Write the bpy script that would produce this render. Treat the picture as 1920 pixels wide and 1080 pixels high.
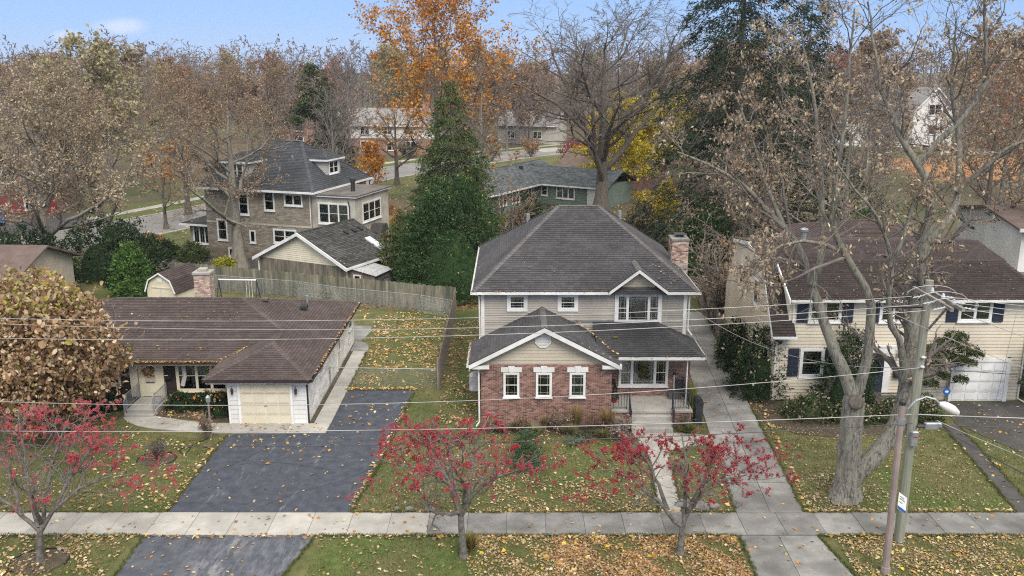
import bpy, math, random
import numpy as np
from mathutils import Vector, Matrix

R = math.radians
sc = bpy.context.scene
for o in list(bpy.data.objects):
    bpy.data.objects.remove(o)
col = sc.collection

# ------------------------------------------------------------------ camera, sky, sun, exposure
cam_d = bpy.data.cameras.new('camera')
cam = bpy.data.objects.new('camera', cam_d)
col.objects.link(cam)
cam.location = (0, 0, 17.5)
cam.rotation_euler = (R(90 - 14.19), 0, 0)
cam_d.sensor_width = 36
cam_d.lens = 36 * 1700 / 1920
cam_d.clip_start = .5
cam_d.clip_end = 20000
sc.camera = cam

SUN_EL, SUN_AZ = 48, 160      # degrees; azimuth clockwise from +Y (behind the camera, to the left)
world = bpy.data.worlds.new('World')
sc.world = world
world.use_nodes = True
wn, wl = world.node_tree.nodes, world.node_tree.links
wn.clear()
w_out = wn.new('ShaderNodeOutputWorld')
w_bg = wn.new('ShaderNodeBackground')
w_sky = wn.new('ShaderNodeTexSky')
w_sky.sky_type = 'NISHITA'
w_sky.sun_disc = False
w_sky.sun_elevation = R(SUN_EL)
w_sky.sun_rotation = R(SUN_AZ)
w_sky.altitude = 200
w_sky.air_density = .8
w_sky.dust_density = .1
w_sky.ozone_density = 1.5
w_bg.inputs['Strength'].default_value = .15
# thin small clouds low over the wood, fading upward
w_co = wn.new('ShaderNodeTexCoord')
def wnode(t, **k):
    n = wn.new(t)
    for a, b in k.items():
        setattr(n, a, b)
    return n
def cloud_patch(az, el, wa, we):
    """soft lump mask around a sky direction; az/el in degrees"""
    d = (math.sin(R(az)) * math.cos(R(el)), math.cos(R(az)) * math.cos(R(el)), math.sin(R(el)))
    right = (math.cos(R(az)), -math.sin(R(az)), 0)
    up = (0, 0, 1)
    outs = []
    for ax, wd in ((right, wa), (up, we)):
        dt = wnode('ShaderNodeVectorMath', operation='DOT_PRODUCT')
        wl.new(w_co.outputs['Generated'], dt.inputs[0])
        dt.inputs[1].default_value = ax
        sb = wnode('ShaderNodeMath', operation='SUBTRACT')
        wl.new(dt.outputs['Value'], sb.inputs[0])
        sb.inputs[1].default_value = sum(p * q for p, q in zip(d, ax))
        dv = wnode('ShaderNodeMath', operation='DIVIDE')
        wl.new(sb.outputs[0], dv.inputs[0])
        dv.inputs[1].default_value = math.sin(R(wd))
        pw = wnode('ShaderNodeMath', operation='MULTIPLY')
        wl.new(dv.outputs[0], pw.inputs[0]); wl.new(dv.outputs[0], pw.inputs[1])
        outs.append(pw)
    ad = wnode('ShaderNodeMath', operation='ADD')
    wl.new(outs[0].outputs[0], ad.inputs[0]); wl.new(outs[1].outputs[0], ad.inputs[1])
    dfw = wnode('ShaderNodeVectorMath', operation='DOT_PRODUCT')
    wl.new(w_co.outputs['Generated'], dfw.inputs[0]); dfw.inputs[1].default_value = d
    nz = wnode('ShaderNodeTexNoise')
    nz.inputs['Scale'].default_value = 38
    nz.inputs['Detail'].default_value = 4
    wl.new(w_co.outputs['Generated'], nz.inputs['Vector'])
    mm = wnode('ShaderNodeMath', operation='MULTIPLY_ADD')
    wl.new(nz.outputs['Fac'], mm.inputs[0]); mm.inputs[1].default_value = 1.6
    wl.new(ad.outputs[0], mm.inputs[2])
    mr = wnode('ShaderNodeMapRange', interpolation_type='SMOOTHSTEP')
    wl.new(mm.outputs[0], mr.inputs['Value'])
    mr.inputs['From Min'].default_value = .55
    mr.inputs['From Max'].default_value = 1.7
    mr.inputs['To Min'].default_value = .55
    mr.inputs['To Max'].default_value = 0
    gt = wnode('ShaderNodeMath', operation='GREATER_THAN')
    wl.new(dfw.outputs['Value'], gt.inputs[0]); gt.inputs[1].default_value = .5
    ml = wnode('ShaderNodeMath', operation='MULTIPLY')
    wl.new(mr.outputs[0], ml.inputs[0]); wl.new(gt.outputs[0], ml.inputs[1])
    return ml
cur = w_sky.outputs['Color']
# even blue tint of the clear band low round the whole horizon
veil = wnode('ShaderNodeMixRGB', blend_type='MIX')
veil.inputs['Fac'].default_value = .9
veil.inputs['Color2'].default_value = (1.2, 2.08, 3.9, 1)
wl.new(cur, veil.inputs['Color1'])
cur = veil.outputs['Color']
# broken cloud deck overhead: the soft, nearly shadowless light of the photograph
w_sep = wnode('ShaderNodeSeparateXYZ')
wl.new(w_co.outputs['Generated'], w_sep.inputs[0])
w_dz = wnode('ShaderNodeTexNoise')
w_dz.inputs['Scale'].default_value = 3.2; w_dz.inputs['Detail'].default_value = 6
wl.new(w_co.outputs['Generated'], w_dz.inputs['Vector'])
w_ma = wnode('ShaderNodeMath', operation='MULTIPLY_ADD')
wl.new(w_dz.outputs['Fac'], w_ma.inputs[0]); w_ma.inputs[1].default_value = .25
wl.new(w_sep.outputs['Z'], w_ma.inputs[2])
w_mr = wnode('ShaderNodeMapRange', interpolation_type='SMOOTHSTEP')
wl.new(w_ma.outputs[0], w_mr.inputs['Value'])
w_mr.inputs['From Min'].default_value = .26; w_mr.inputs['From Max'].default_value = .62
w_deck = wnode('ShaderNodeMixRGB', blend_type='MIX')
wl.new(w_mr.outputs[0], w_deck.inputs['Fac'])
wl.new(cur, w_deck.inputs['Color1'])
w_deck.inputs['Color2'].default_value = (6.9, 6.75, 6.5, 1)
cur = w_deck.outputs['Color']
for az, el, wa, we in ((-22.6, 1.75, 2.0, .6), (-25.2, 1.25, 1.1, .45), (52, 7, 4, 1.2), (-60, 8, 4, 1.2), (130, 8, 5, 1.3), (-150, 7, 4, 1.2)):
    m = cloud_patch(az, el, wa, we)
    mx = wnode('ShaderNodeMixRGB', blend_type='MIX')
    wl.new(m.outputs[0], mx.inputs['Fac'])
    wl.new(cur, mx.inputs['Color1'])
    mx.inputs['Color2'].default_value = (4.0, 4.1, 4.9, 1)
    cur = mx.outputs['Color']
wl.new(cur, w_bg.inputs['Color'])
wl.new(w_bg.outputs[0], w_out.inputs['Surface'])

sun_d = bpy.data.lights.new('sun', 'SUN')
sun_d.energy = 2.0
sun_d.angle = R(28)
sun_d.color = (1, .94, .86)
sun = bpy.data.objects.new('sun', sun_d)
col.objects.link(sun)
sv = Vector((math.sin(R(SUN_AZ)) * math.cos(R(SUN_EL)), math.cos(R(SUN_AZ)) * math.cos(R(SUN_EL)), math.sin(R(SUN_EL))))
sun.rotation_euler = sv.to_track_quat('Z', 'Y').to_euler()
sun.location = (0, -20, 60)

sc.view_settings.view_transform = 'Standard'
sc.view_settings.look = 'None'
sc.view_settings.exposure = .62
sc.view_settings.gamma = 1
sc.render.engine = 'CYCLES'
sc.cycles.max_bounces = 6
sc.cycles.transparent_max_bounces = 8
sc.cycles.use_denoising = False
sc.cycles.filter_width = 1.15
sc.cycles.caustics_reflective = False
sc.cycles.caustics_refractive = False

# ------------------------------------------------------------------ materials
MATS = {}
def mat(name, c1, c2=None, scale=2.0, rough=.85, bump=0, bscale=None, detail=5, rnd=0, attr=False, spec=.3,
        stretch=None, metal=0, trans=0, c3=None, scale3=.3, lo=.35, hi=.65, coat=0):
    """noise-mixed colour c1..c2 (+ broad patches of c3) on world position, optional per-face colour and per-object shift"""
    m = bpy.data.materials.new(name)
    m.use_nodes = True
    n, l = m.node_tree.nodes, m.node_tree.links
    b = n['Principled BSDF']
    out = n['Material Output']
    b.inputs['Roughness'].default_value = rough
    b.inputs['Metallic'].default_value = metal
    b.inputs['Specular IOR Level'].default_value = spec
    if coat:
        b.inputs['Coat Weight'].default_value = coat
    g = n.new('ShaderNodeNewGeometry')
    vec = g.outputs['Position']
    if stretch:
        mp = n.new('ShaderNodeMapping')
        mp.inputs['Scale'].default_value = stretch
        l.new(vec, mp.inputs['Vector'])
        vec = mp.outputs['Vector']
    c2 = c2 or tuple(min(1, x * 1.25) for x in c1)
    nz = n.new('ShaderNodeTexNoise')
    nz.inputs['Scale'].default_value = scale
    nz.inputs['Detail'].default_value = detail
    nz.inputs['Roughness'].default_value = .62
    l.new(vec, nz.inputs['Vector'])
    rp = n.new('ShaderNodeValToRGB')
    rp.color_ramp.elements[0].position = lo
    rp.color_ramp.elements[1].position = hi
    rp.color_ramp.elements[0].color = (*c1, 1)
    rp.color_ramp.elements[1].color = (*c2, 1)
    l.new(nz.outputs['Fac'], rp.inputs['Fac'])
    cur = rp.outputs['Color']
    def mixc(a, fac, bcol, mode):
        mx = n.new('ShaderNodeMixRGB')
        mx.blend_type = mode
        if isinstance(fac, float):
            mx.inputs['Fac'].default_value = fac
        else:
            l.new(fac, mx.inputs['Fac'])
        l.new(a, mx.inputs['Color1'])
        if isinstance(bcol, tuple):
            mx.inputs['Color2'].default_value = bcol
        else:
            l.new(bcol, mx.inputs['Color2'])
        return mx.outputs['Color']
    if c3:
        n3 = n.new('ShaderNodeTexNoise')
        n3.inputs['Scale'].default_value = scale3
        n3.inputs['Detail'].default_value = 4
        l.new(vec, n3.inputs['Vector'])
        r3 = n.new('ShaderNodeValToRGB')
        r3.color_ramp.elements[0].position = .45
        r3.color_ramp.elements[1].position = .68
        l.new(n3.outputs['Fac'], r3.inputs['Fac'])
        cur = mixc(cur, r3.outputs['Color'], (*c3, 1), 'MIX')
    if attr:
        at = n.new('ShaderNodeAttribute')
        at.attribute_name = 'Col'
        cur = mixc(cur, 1.0, at.outputs['Color'], 'MULTIPLY')
    if rnd:
        oi = n.new('ShaderNodeObjectInfo')
        mr = n.new('ShaderNodeMapRange')
        mr.inputs['To Min'].default_value = 1 - rnd
        mr.inputs['To Max'].default_value = 1 + rnd
        l.new(oi.outputs['Random'], mr.inputs['Value'])
        cb = n.new('ShaderNodeCombineColor')
        for i in range(3):
            l.new(mr.outputs[0], cb.inputs[i])
        cur = mixc(cur, 1.0, cb.outputs[0], 'MULTIPLY')
    l.new(cur, b.inputs['Base Color'])
    if bump:
        nb = n.new('ShaderNodeTexNoise')
        nb.inputs['Scale'].default_value = bscale or scale * 6
        nb.inputs['Detail'].default_value = 4
        l.new(vec, nb.inputs['Vector'])
        bp = n.new('ShaderNodeBump')
        bp.inputs['Strength'].default_value = bump
        bp.inputs['Distance'].default_value = .03
        l.new(nb.outputs['Fac'], bp.inputs['Height'])
        l.new(bp.outputs['Normal'], b.inputs['Normal'])
    if trans:
        tr = n.new('ShaderNodeBsdfTranslucent')
        l.new(cur, tr.inputs['Color'])
        ms = n.new('ShaderNodeMixShader')
        ms.inputs['Fac'].default_value = trans
        l.new(b.outputs[0], ms.inputs[1])
        l.new(tr.outputs[0], ms.inputs[2])
        l.new(ms.outputs[0], out.inputs['Surface'])
    MATS[name] = m
    return m
def glass_mat():
    m = bpy.data.materials.new('window_glass')
    m.use_nodes = True
    n, l = m.node_tree.nodes, m.node_tree.links
    n.remove(n['Principled BSDF'])
    t = n.new('ShaderNodeBsdfTransparent'); t.inputs['Color'].default_value = (.72, .77, .78, 1)
    gl = n.new('ShaderNodeBsdfGlossy'); gl.inputs['Roughness'].default_value = .03
    fr = n.new('ShaderNodeFresnel'); fr.inputs['IOR'].default_value = 1.6
    ad = n.new('ShaderNodeMath'); ad.operation = 'ADD'; ad.inputs[1].default_value = .05
    l.new(fr.outputs[0], ad.inputs[0])
    mx = n.new('ShaderNodeMixShader')
    l.new(ad.outputs[0], mx.inputs['Fac']); l.new(t.outputs[0], mx.inputs[1]); l.new(gl.outputs[0], mx.inputs[2])
    l.new(mx.outputs[0], n['Material Output'].inputs['Surface'])
    MATS['glass'] = m
glass_mat()
W1 = (1, 1, 1)
mat('white', (.70, .70, .69), (.79, .79, .78), 1.5, .55, rnd=.03, c3=(.60, .59, .565), scale3=.9)
mat('cream', (.60, .55, .42), (.68, .62, .49), 1.2, .6, rnd=.03)
mat('tan_siding', (.345, .313, .27), (.40, .365, .318), .8, .6, rnd=.06, c3=(.285, .265, .23), scale3=.5, stretch=(1.4, 1.4, .5))
mat('shake', (.42, .37, .30), (.50, .445, .36), 1.5, .7, rnd=.05)
mat('beige_siding', (.585, .52, .415), (.655, .59, .48), .7, .6, rnd=.05, c3=(.52, .46, .37), scale3=.45, stretch=(1.4, 1.4, .5))
mat('white_siding', (.68, .675, .67), (.76, .755, .75), .7, .6, rnd=.03, c3=(.60, .59, .57), scale3=.6, stretch=(1.3, 1.3, .6))
mat('grey_siding', (.42, .40, .37), (.50, .48, .44), 1, .65, rnd=.03)
mat('green_siding', (.135, .185, .15), (.175, .225, .185), 1, .65, rnd=.03)
mat('stucco', (.42, .395, .335), (.52, .495, .43), 1.2, .9, bump=.3, bscale=30, c3=(.30, .275, .225), scale3=.5)
mat('brick', W1, W1, 1, .85, attr=True, bump=.3, bscale=60)
mat('mortar', (.46, .38, .345), (.56, .48, .44), 3, .9, bump=.3)
mat('mortar_tan', (.27, .24, .195), (.33, .295, .245), 3, .9)
mat('shingle', (.85, .85, .85), (1.15, 1.15, 1.15), .55, .95, attr=True, bump=.5, bscale=70, spec=.12)
mat('deck', (.05, .048, .047), (.07, .066, .063), 2, .95)
mat('dark', (.012, .013, .015), (.02, .02, .022), 2, .6)
mat('painted_room_shade', (.012, .013, .016), (.035, .034, .033), 1.3, .8)  # near-black colour stands in for the shade of unlit rooms
mat('curtain', (.42, .41, .38), (.62, .60, .56), 7, .9, stretch=(6, 6, .4))
mat('blind', (.36, .40, .38), (.48, .52, .49), 3, .7)
mat('concrete', (.32, .305, .275), (.42, .40, .365), 1.1, .92, bump=.25, bscale=35, rnd=.09, c3=(.29, .28, .26), scale3=.9)
mat('concrete_old', (.175, .173, .166), (.265, .26, .25), 1.3, .93, bump=.3, bscale=30, rnd=.2, c3=(.12, .118, .112), scale3=.55)
mat('joint', (.10, .095, .085), (.16, .15, .13), 4, .95)
mat('asphalt', (.032, .036, .045), (.052, .057, .069), 1.3, .85, bump=.35, bscale=60, c3=(.072, .077, .086), scale3=1.6, stretch=(1.2, .5, 1))
mat('asphalt_worn', (.040, .044, .052), (.24, .24, .245), .95, .9, bump=.35, bscale=60, stretch=(1.5, .45, 1), lo=.47, hi=.80)
mat('asphalt_old', (.052, .050, .050), (.09, .086, .083), 1.1, .93, bump=.35, bscale=50, c3=(.065, .062, .06), scale3=.4)
mat('road', (.19, .185, .18), (.25, .245, .24), .5, .93, bump=.2, bscale=30, c3=(.16, .158, .155), scale3=.12)
mat('soil', (.055, .042, .032), (.10, .078, .058), 3, .97, bump=.6, bscale=25)
mat('wood_fence', (.145, .136, .10), (.27, .25, .19), 2.2, .92, rnd=.22, stretch=(3, 3, .5), c3=(.09, .10, .075), scale3=.6)
mat('wood_side', (.17, .145, .13), (.25, .215, .19), 2.2, .92, rnd=.15, stretch=(3, 3, .5))
mat('old_wood', (.11, .085, .065), (.27, .235, .195), 1.6, .95, rnd=.2, stretch=(2.5, 2.5, .35), c3=(.14, .15, .11), scale3=.7)
mat('galv', (.30, .32, .34), (.42, .44, .46), 3, .45, metal=.6)
mat('metal_dark', (.035, .036, .04), (.06, .06, .065), 3, .5, metal=.3)
mat('metal_grey', (.26, .28, .30), (.36, .38, .40), 3, .5, metal=.4)
mat('black_paint', (.012, .012, .014), (.022, .022, .024), 3, .45)
mat('navy', (.022, .028, .048), (.034, .04, .066), 3, .6)
mat('brown_paint', (.030, .018, .018), (.045, .028, .027), 2, .6, rnd=.05)
mat('pole_wood', (.20, .195, .155), (.33, .32, .27), 2.5, .9, stretch=(5, 5, .35), bump=.3, c3=(.17, .20, .135), scale3=.5)
mat('arm_wood', (.13, .115, .10), (.33, .31, .29), 2.5, .9, stretch=(3, .6, 3))
mat('lamp_post', (.235, .185, .17), (.31, .25, .23), 2, .75, c3=(.20, .16, .15))
mat('wire_pale', (.26, .26, .265), (.42, .42, .42), 1, .5, metal=.2)
mat('wire_dark', (.045, .045, .048), (.08, .08, .085), 1, .6)
mat('porcelain', (.42, .45, .50), (.55, .58, .63), 3, .2)
mat('bark', (.062, .056, .047), (.285, .268, .235), 4.5, .95, stretch=(3.2, 3.2, .8), bump=1.0, bscale=9, c3=(.24, .235, .19), scale3=1.4)
mat('bark_dark', (.085, .072, .06), (.165, .145, .122), 3, .95, stretch=(3, 3, .7), bump=.6, bscale=14)
mat('bark_pale', (.15, .138, .112), (.32, .30, .255), 5, .95, stretch=(3, 3, .6), bump=.7, bscale=12, c3=(.15, .13, .105), scale3=1.0)
mat('bark_crab', (.085, .076, .066), (.20, .185, .162), 7, .95, bump=.6)
mat('twig', (.125, .108, .098), (.205, .18, .162), 1, .95)
mat('twig_far', (.15, .128, .122), (.21, .183, .172), .1, .95)
mat('twig_pale', (.145, .13, .112), (.23, .21, .185), 1, .95)
mat('leaf', (.9, .9, .9), (1.1, 1.1, 1.1), .7, .75, attr=True, trans=.25, spec=.2)
mat('needle', (.85, .85, .85), (1.15, 1.15, 1.15), .9, .8, attr=True, trans=.12, spec=.2)
mat('berry', W1, W1, 1, .35, attr=True, spec=.4)
mat('litter', (.9, .9, .9), (1.1, 1.1, 1.1), 2, .85, attr=True, trans=.12, spec=.15)
mat('grass_blade', (.85, .85, .85), (1.15, 1.15, 1.15), .5, .85, attr=True, trans=.2, spec=.15)
mat('stone', (.13, .125, .12), (.26, .25, .24), 3, .92, bump=.5)
mat('red_plastic', (.35, .02, .02), (.42, .03, .03), 3, .4)
mat('blue_sign', (.02, .10, .35), (.03, .13, .42), 3, .4)
mat('blue_paint', (.02, .10, .32), (.03, .14, .40), 1, .25, coat=.6)
mat('car_dark', (.015, .016, .018), (.025, .026, .028), 1, .25, coat=.6)
mat('car_silver', (.40, .41, .43), (.46, .47, .49), 1, .3, coat=.6)
mat('rubber', (.012, .012, .012), (.022, .022, .022), 3, .8)
mat('tarp', (.35, .36, .38), (.55, .56, .58), 4, .35, bump=.8, bscale=8)
mat('skylight', (.55, .57, .58), (.65, .67, .68), 1, .3)
mat('moss', (.08, .085, .02), (.14, .13, .04), 6, .95)
mat('wreath', W1, W1, 1, .8, attr=True)
mat('red_siding', (.16, .022, .025), (.21, .035, .035), 1, .7)
mat('far_brick', (.24, .13, .105), (.36, .22, .185), 2.5, .9)
mat('far_roof', (.20, .19, .185), (.27, .26, .255), 1.2, .95)
mat('roof_brown', (.105, .075, .066), (.15, .112, .10), 1.2, .95)
mat('roof_slate', (.065, .075, .085), (.10, .112, .122), 1, .95)
mat('flat_roof', (.11, .10, .092), (.17, .155, .145), .8, .95, c3=(.085, .078, .072), scale3=.5)
mat('tin', (.33, .34, .35), (.50, .51, .52), 1.5, .5, stretch=(6, 1, 1), metal=.3)

def asphalt_mat(name, c1, c2, scuff, lo, hi, fac):
    """sealed blacktop with pale diagonal scuffs and fine grit"""
    m = mat(name, c1, c2, 2.2, .82, bump=.4, bscale=70, detail=7)
    n, l = m.node_tree.nodes, m.node_tree.links
    b = n['Principled BSDF']
    src = b.inputs['Base Color'].links[0].from_socket
    g = n.new('ShaderNodeNewGeometry')
    mp = n.new('ShaderNodeMapping'); mp.inputs['Rotation'].default_value = (0, 0, R(-28)); mp.inputs['Scale'].default_value = (2.6, .55, 1)
    l.new(g.outputs['Position'], mp.inputs['Vector'])
    nz = n.new('ShaderNodeTexNoise'); nz.inputs['Scale'].default_value = 1.0; nz.inputs['Detail'].default_value = 9; nz.inputs['Roughness'].default_value = .72
    l.new(mp.outputs[0], nz.inputs['Vector'])
    rp = n.new('ShaderNodeMapRange'); rp.inputs['From Min'].default_value = lo; rp.inputs['From Max'].default_value = hi; rp.inputs['To Max'].default_value = fac
    l.new(nz.outputs['Fac'], rp.inputs['Value'])
    nb_ = n.new('ShaderNodeTexNoise'); nb_.inputs['Scale'].default_value = .35; nb_.inputs['Detail'].default_value = 2
    l.new(g.outputs['Position'], nb_.inputs['Vector'])
    r2 = n.new('ShaderNodeMapRange'); r2.inputs['From Min'].default_value = .38; r2.inputs['From Max'].default_value = .6
    l.new(nb_.outputs['Fac'], r2.inputs['Value'])
    mu = n.new('ShaderNodeMath'); mu.operation = 'MULTIPLY'
    l.new(rp.outputs[0], mu.inputs[0]); l.new(r2.outputs[0], mu.inputs[1])
    mx = n.new('ShaderNodeMixRGB'); l.new(mu.outputs[0], mx.inputs['Fac']); l.new(src, mx.inputs['Color1']); mx.inputs['Color2'].default_value = (*scuff, 1)
    l.new(mx.outputs[0], b.inputs['Base Color'])
asphalt_mat('asphalt', (.038, .044, .058), (.068, .076, .096), (.30, .31, .33), .56, .78, .8)
asphalt_mat('asphalt_worn', (.055, .061, .076), (.095, .103, .122), (.36, .36, .37), .46, .72, .95)
# ------------------------------------------------------------------ object helpers
def link(o, parent=None):
    col.objects.link(o)
    if parent is not None:
        o.parent = parent
    return o
def tag(o, label=None, cat=None, group=None, kind=None):
    if label: o['label'] = label
    if cat: o['category'] = cat
    if group: o['group'] = group
    if kind: o['kind'] = kind
    return o
def thing(name, label, cat, loc=(0, 0, 0), rz=0, group=None):
    o = bpy.data.objects.new(name, None)
    o.empty_display_size = .3
    o.location = loc
    o.rotation_euler = (0, 0, rz)
    link(o)
    return tag(o, label, cat, group)
def np_mesh(name, V, Fs, m, colr=None, smooth=False):
    """V (n,3); Fs list of int arrays (m,k); colr (faces,3) per-face colour"""
    me = bpy.data.meshes.new(name)
    V = np.asarray(V, dtype=np.float32)
    Fs = [np.asarray(f, dtype=np.int32) for f in Fs if len(f)]
    nl = sum(f.size for f in Fs); nf = sum(len(f) for f in Fs)
    me.vertices.add(len(V)); me.loops.add(nl); me.polygons.add(nf)
    me.vertices.foreach_set('co', V.ravel())
    me.loops.foreach_set('vertex_index', np.concatenate([f.ravel() for f in Fs]))
    st = np.concatenate([np.full(len(f), f.shape[1], dtype=np.int32) for f in Fs])
    ls = np.zeros(nf, dtype=np.int32); ls[1:] = np.cumsum(st)[:-1]
    me.polygons.foreach_set('loop_start', ls)
    me.polygons.foreach_set('use_smooth', np.full(nf, bool(smooth)))
    me.update(calc_edges=True)
    if colr is not None:
        a = me.attributes.new('Col', 'FLOAT_COLOR', 'FACE')
        c4 = np.ones((nf, 4), dtype=np.float32)
        c4[:, :3] = colr
        a.data.foreach_set('color', c4.ravel())
    me.materials.append(MATS[m] if isinstance(m, str) else m)
    return me
def mobj(name, me, parent=None, loc=None, rz=None, scale=None):
    o = bpy.data.objects.new(name, me)
    if loc is not None: o.location = loc
    if rz is not None: o.rotation_euler = (0, 0, rz)
    if scale is not None: o.scale = scale
    return link(o, parent)
class MB:
    """collects shapes, then links them as one mesh object"""
    def __init__(s):
        s.V = []; s.F = []; s.C = []
    def _add(s, vs, fs, c=None):
        k = len(s.V)
        s.V += [tuple(v) for v in vs]
        s.F += [tuple(i + k for i in f) for f in fs]
        s.C += [c or (1, 1, 1)] * len(fs)
    def box(s, x0, x1, y0, y1, z0, z1, c=None):
        s._add([(x0, y0, z0), (x1, y0, z0), (x1, y1, z0), (x0, y1, z0), (x0, y0, z1), (x1, y0, z1), (x1, y1, z1), (x0, y1, z1)],
               [(0, 3, 2, 1), (4, 5, 6, 7), (0, 1, 5, 4), (1, 2, 6, 5), (2, 3, 7, 6), (3, 0, 4, 7)], c)
        return s
    def bbox(s, x0, x1, y0, y1, z0, z1, b=.02, c=None):
        """box with chamfered vertical and top edges"""
        p = [(x0 + b, y0), (x1 - b, y0), (x1, y0 + b), (x1, y1 - b), (x1 - b, y1), (x0 + b, y1), (x0, y1 - b), (x0, y0 + b)]
        cx, cy = (x0 + x1) / 2, (y0 + y1) / 2
        vs = [(x, y, z0) for x, y in p] + [(x, y, z1 - b) for x, y in p] + \
             [(x + (b if x < cx else -b), y + (b if y < cy else -b), z1) for x, y in p]
        fs = [tuple(range(7, -1, -1)), tuple(range(16, 24))]
        for k in (0, 8):
            fs += [(k + i, k + (i + 1) % 8, k + 8 + (i + 1) % 8, k + 8 + i) for i in range(8)]
        s._add(vs, fs, c)
        return s
    def poly(s, pts, c=None):
        s._add(pts, [tuple(range(len(pts)))], c); return s
    def prism(s, pts, z0, z1, c=None):
        n = len(pts)
        s._add([(x, y, z0) for x, y in pts] + [(x, y, z1) for x, y in pts],
               [tuple(range(n - 1, -1, -1)), tuple(range(n, 2 * n))] + [(i, (i + 1) % n, n + (i + 1) % n, n + i) for i in range(n)], c)
        return s
    def slab(s, pts3, t, c=None):
        """3-D polygon thickened downward by t (vertical)"""
        n = len(pts3)
        s._add([(x, y, z - t) for x, y, z in pts3] + list(pts3),
               [tuple(range(n - 1, -1, -1)), tuple(range(n, 2 * n))] + [(i, (i + 1) % n, n + (i + 1) % n, n + i) for i in range(n)], c)
        return s
    def xprism(s, prof, x0, x1, c=None):
        """profile in (y,z) extruded along x"""
        n = len(prof)
        s._add([(x0, y, z) for y, z in prof] + [(x1, y, z) for y, z in prof],
               [tuple(range(n)), tuple(range(2 * n - 1, n - 1, -1))] + [(i, n + i, n + (i + 1) % n, (i + 1) % n) for i in range(n)], c)
        return s
    def yprism(s, prof, y0, y1, c=None):
        n = len(prof)
        s._add([(x, y0, z) for x, z in prof] + [(x, y1, z) for x, z in prof],
               [tuple(range(n)), tuple(range(2 * n - 1, n - 1, -1))] + [(i, n + i, n + (i + 1) % n, (i + 1) % n) for i in range(n)], c)
        return s
    def tube(s, pts, r, n=6, c=None):
        pts = [Vector(p) for p in pts]
        rs = r if isinstance(r, (list, tuple)) else [r] * len(pts)
        vs = []
        for i, p in enumerate(pts):
            t = (pts[min(i + 1, len(pts) - 1)] - pts[max(i - 1, 0)]).normalized()
            a = Vector((0, 0, 1)) if abs(t.z) < .9 else Vector((1, 0, 0))
            u = t.cross(a).normalized(); w = t.cross(u)
            for k in range(n):
                an = 2 * math.pi * k / n
                vs.append(p + (u * math.cos(an) + w * math.sin(an)) * rs[i])
        fs = []
        for i in range(len(pts) - 1):
            for k in range(n):
                fs.append((i * n + k, i * n + (k + 1) % n, (i + 1) * n + (k + 1) % n, (i + 1) * n + k))
        fs += [tuple(range(n - 1, -1, -1)), tuple(range((len(pts) - 1) * n, len(pts) * n))]
        s._add(vs, fs, c)
        return s
    def lathe(s, prof, n=12, cx=0, cy=0, c=None):
        vs = [(cx + r * math.cos(2 * math.pi * k / n), cy + r * math.sin(2 * math.pi * k / n), z) for r, z in prof for k in range(n)]
        fs = [(i * n + k, i * n + (k + 1) % n, (i + 1) * n + (k + 1) % n, (i + 1) * n + k) for i in range(len(prof) - 1) for k in range(n)]
        fs += [tuple(range(n - 1, -1, -1)), tuple(range((len(prof) - 1) * n, len(prof) * n))]
        s._add(vs, fs, c)
        return s
    def mesh(s, name, m, smooth=False):
        me = bpy.data.meshes.new(name)
        me.from_pydata(s.V, [], s.F)
        if any(c != (1, 1, 1) for c in s.C):
            a = me.attributes.new('Col', 'FLOAT_COLOR', 'FACE')
            a.data.foreach_set('color', np.array([(*c, 1) for c in s.C], dtype=np.float32).ravel())
        if smooth:
            me.polygons.foreach_set('use_smooth', [True] * len(me.polygons))
        me.materials.append(MATS[m])
        return me
    def build(s, name, m, parent=None, loc=None, rz=None, smooth=False):
        return mobj(name, s.mesh(name, m, smooth), parent, loc, rz)
CUBES = {}
def box(name, m, parent, x0, x1, y0, y1, z0, z1):
    """one box object; alike boxes share a unit mesh"""
    if m not in CUBES:
        CUBES[m] = MB().box(0, 1, 0, 1, 0, 1).mesh('unit_box', m)
    return mobj(name, CUBES[m], parent, (x0, y0, z0), None, (x1 - x0, y1 - y0, z1 - z0))
WEDGE = {}
def wedge_mesh(m):
    """lap board: thick at the bottom edge, thin at the top, front towards -y"""
    if m not in WEDGE:
        WEDGE[m] = MB().xprism([(0, 0), (-1, 0), (-1, .06), (-.25, 1), (0, 1)], 0, 1).mesh('lap_board', m)
    return WEDGE[m]
class Face:
    """a wall plane: origin, turn about z; u runs along the wall, out is towards the viewer of that wall"""
    def __init__(s, P, ox, oy, rz=0):
        s.P, s.ox, s.oy, s.rz = P, ox, oy, rz
        s.c, s.s = math.cos(rz), math.sin(rz)
    def at(s, u, out, z):
        return (s.ox + s.c * u + s.s * out, s.oy + s.s * u - s.c * out, z)
def siding(wall, f, u0, u1, z0, z1, expo, m, thick=.032, shape=None, out=0, name='siding_board'):
    """lap boards one by one; shape(z) gives (u0,u1) on gables"""
    z = z0
    me = wedge_mesh(m)
    while z < z1 - .02:
        h = min(expo, z1 - z)
        a, b = shape(z + h * .5) if shape else (u0, u1)
        if b - a > .08:
            mobj(name, me, wall, f.at(a, out, z), f.rz, (b - a, thick, h * 1.04))
        z += expo
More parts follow.
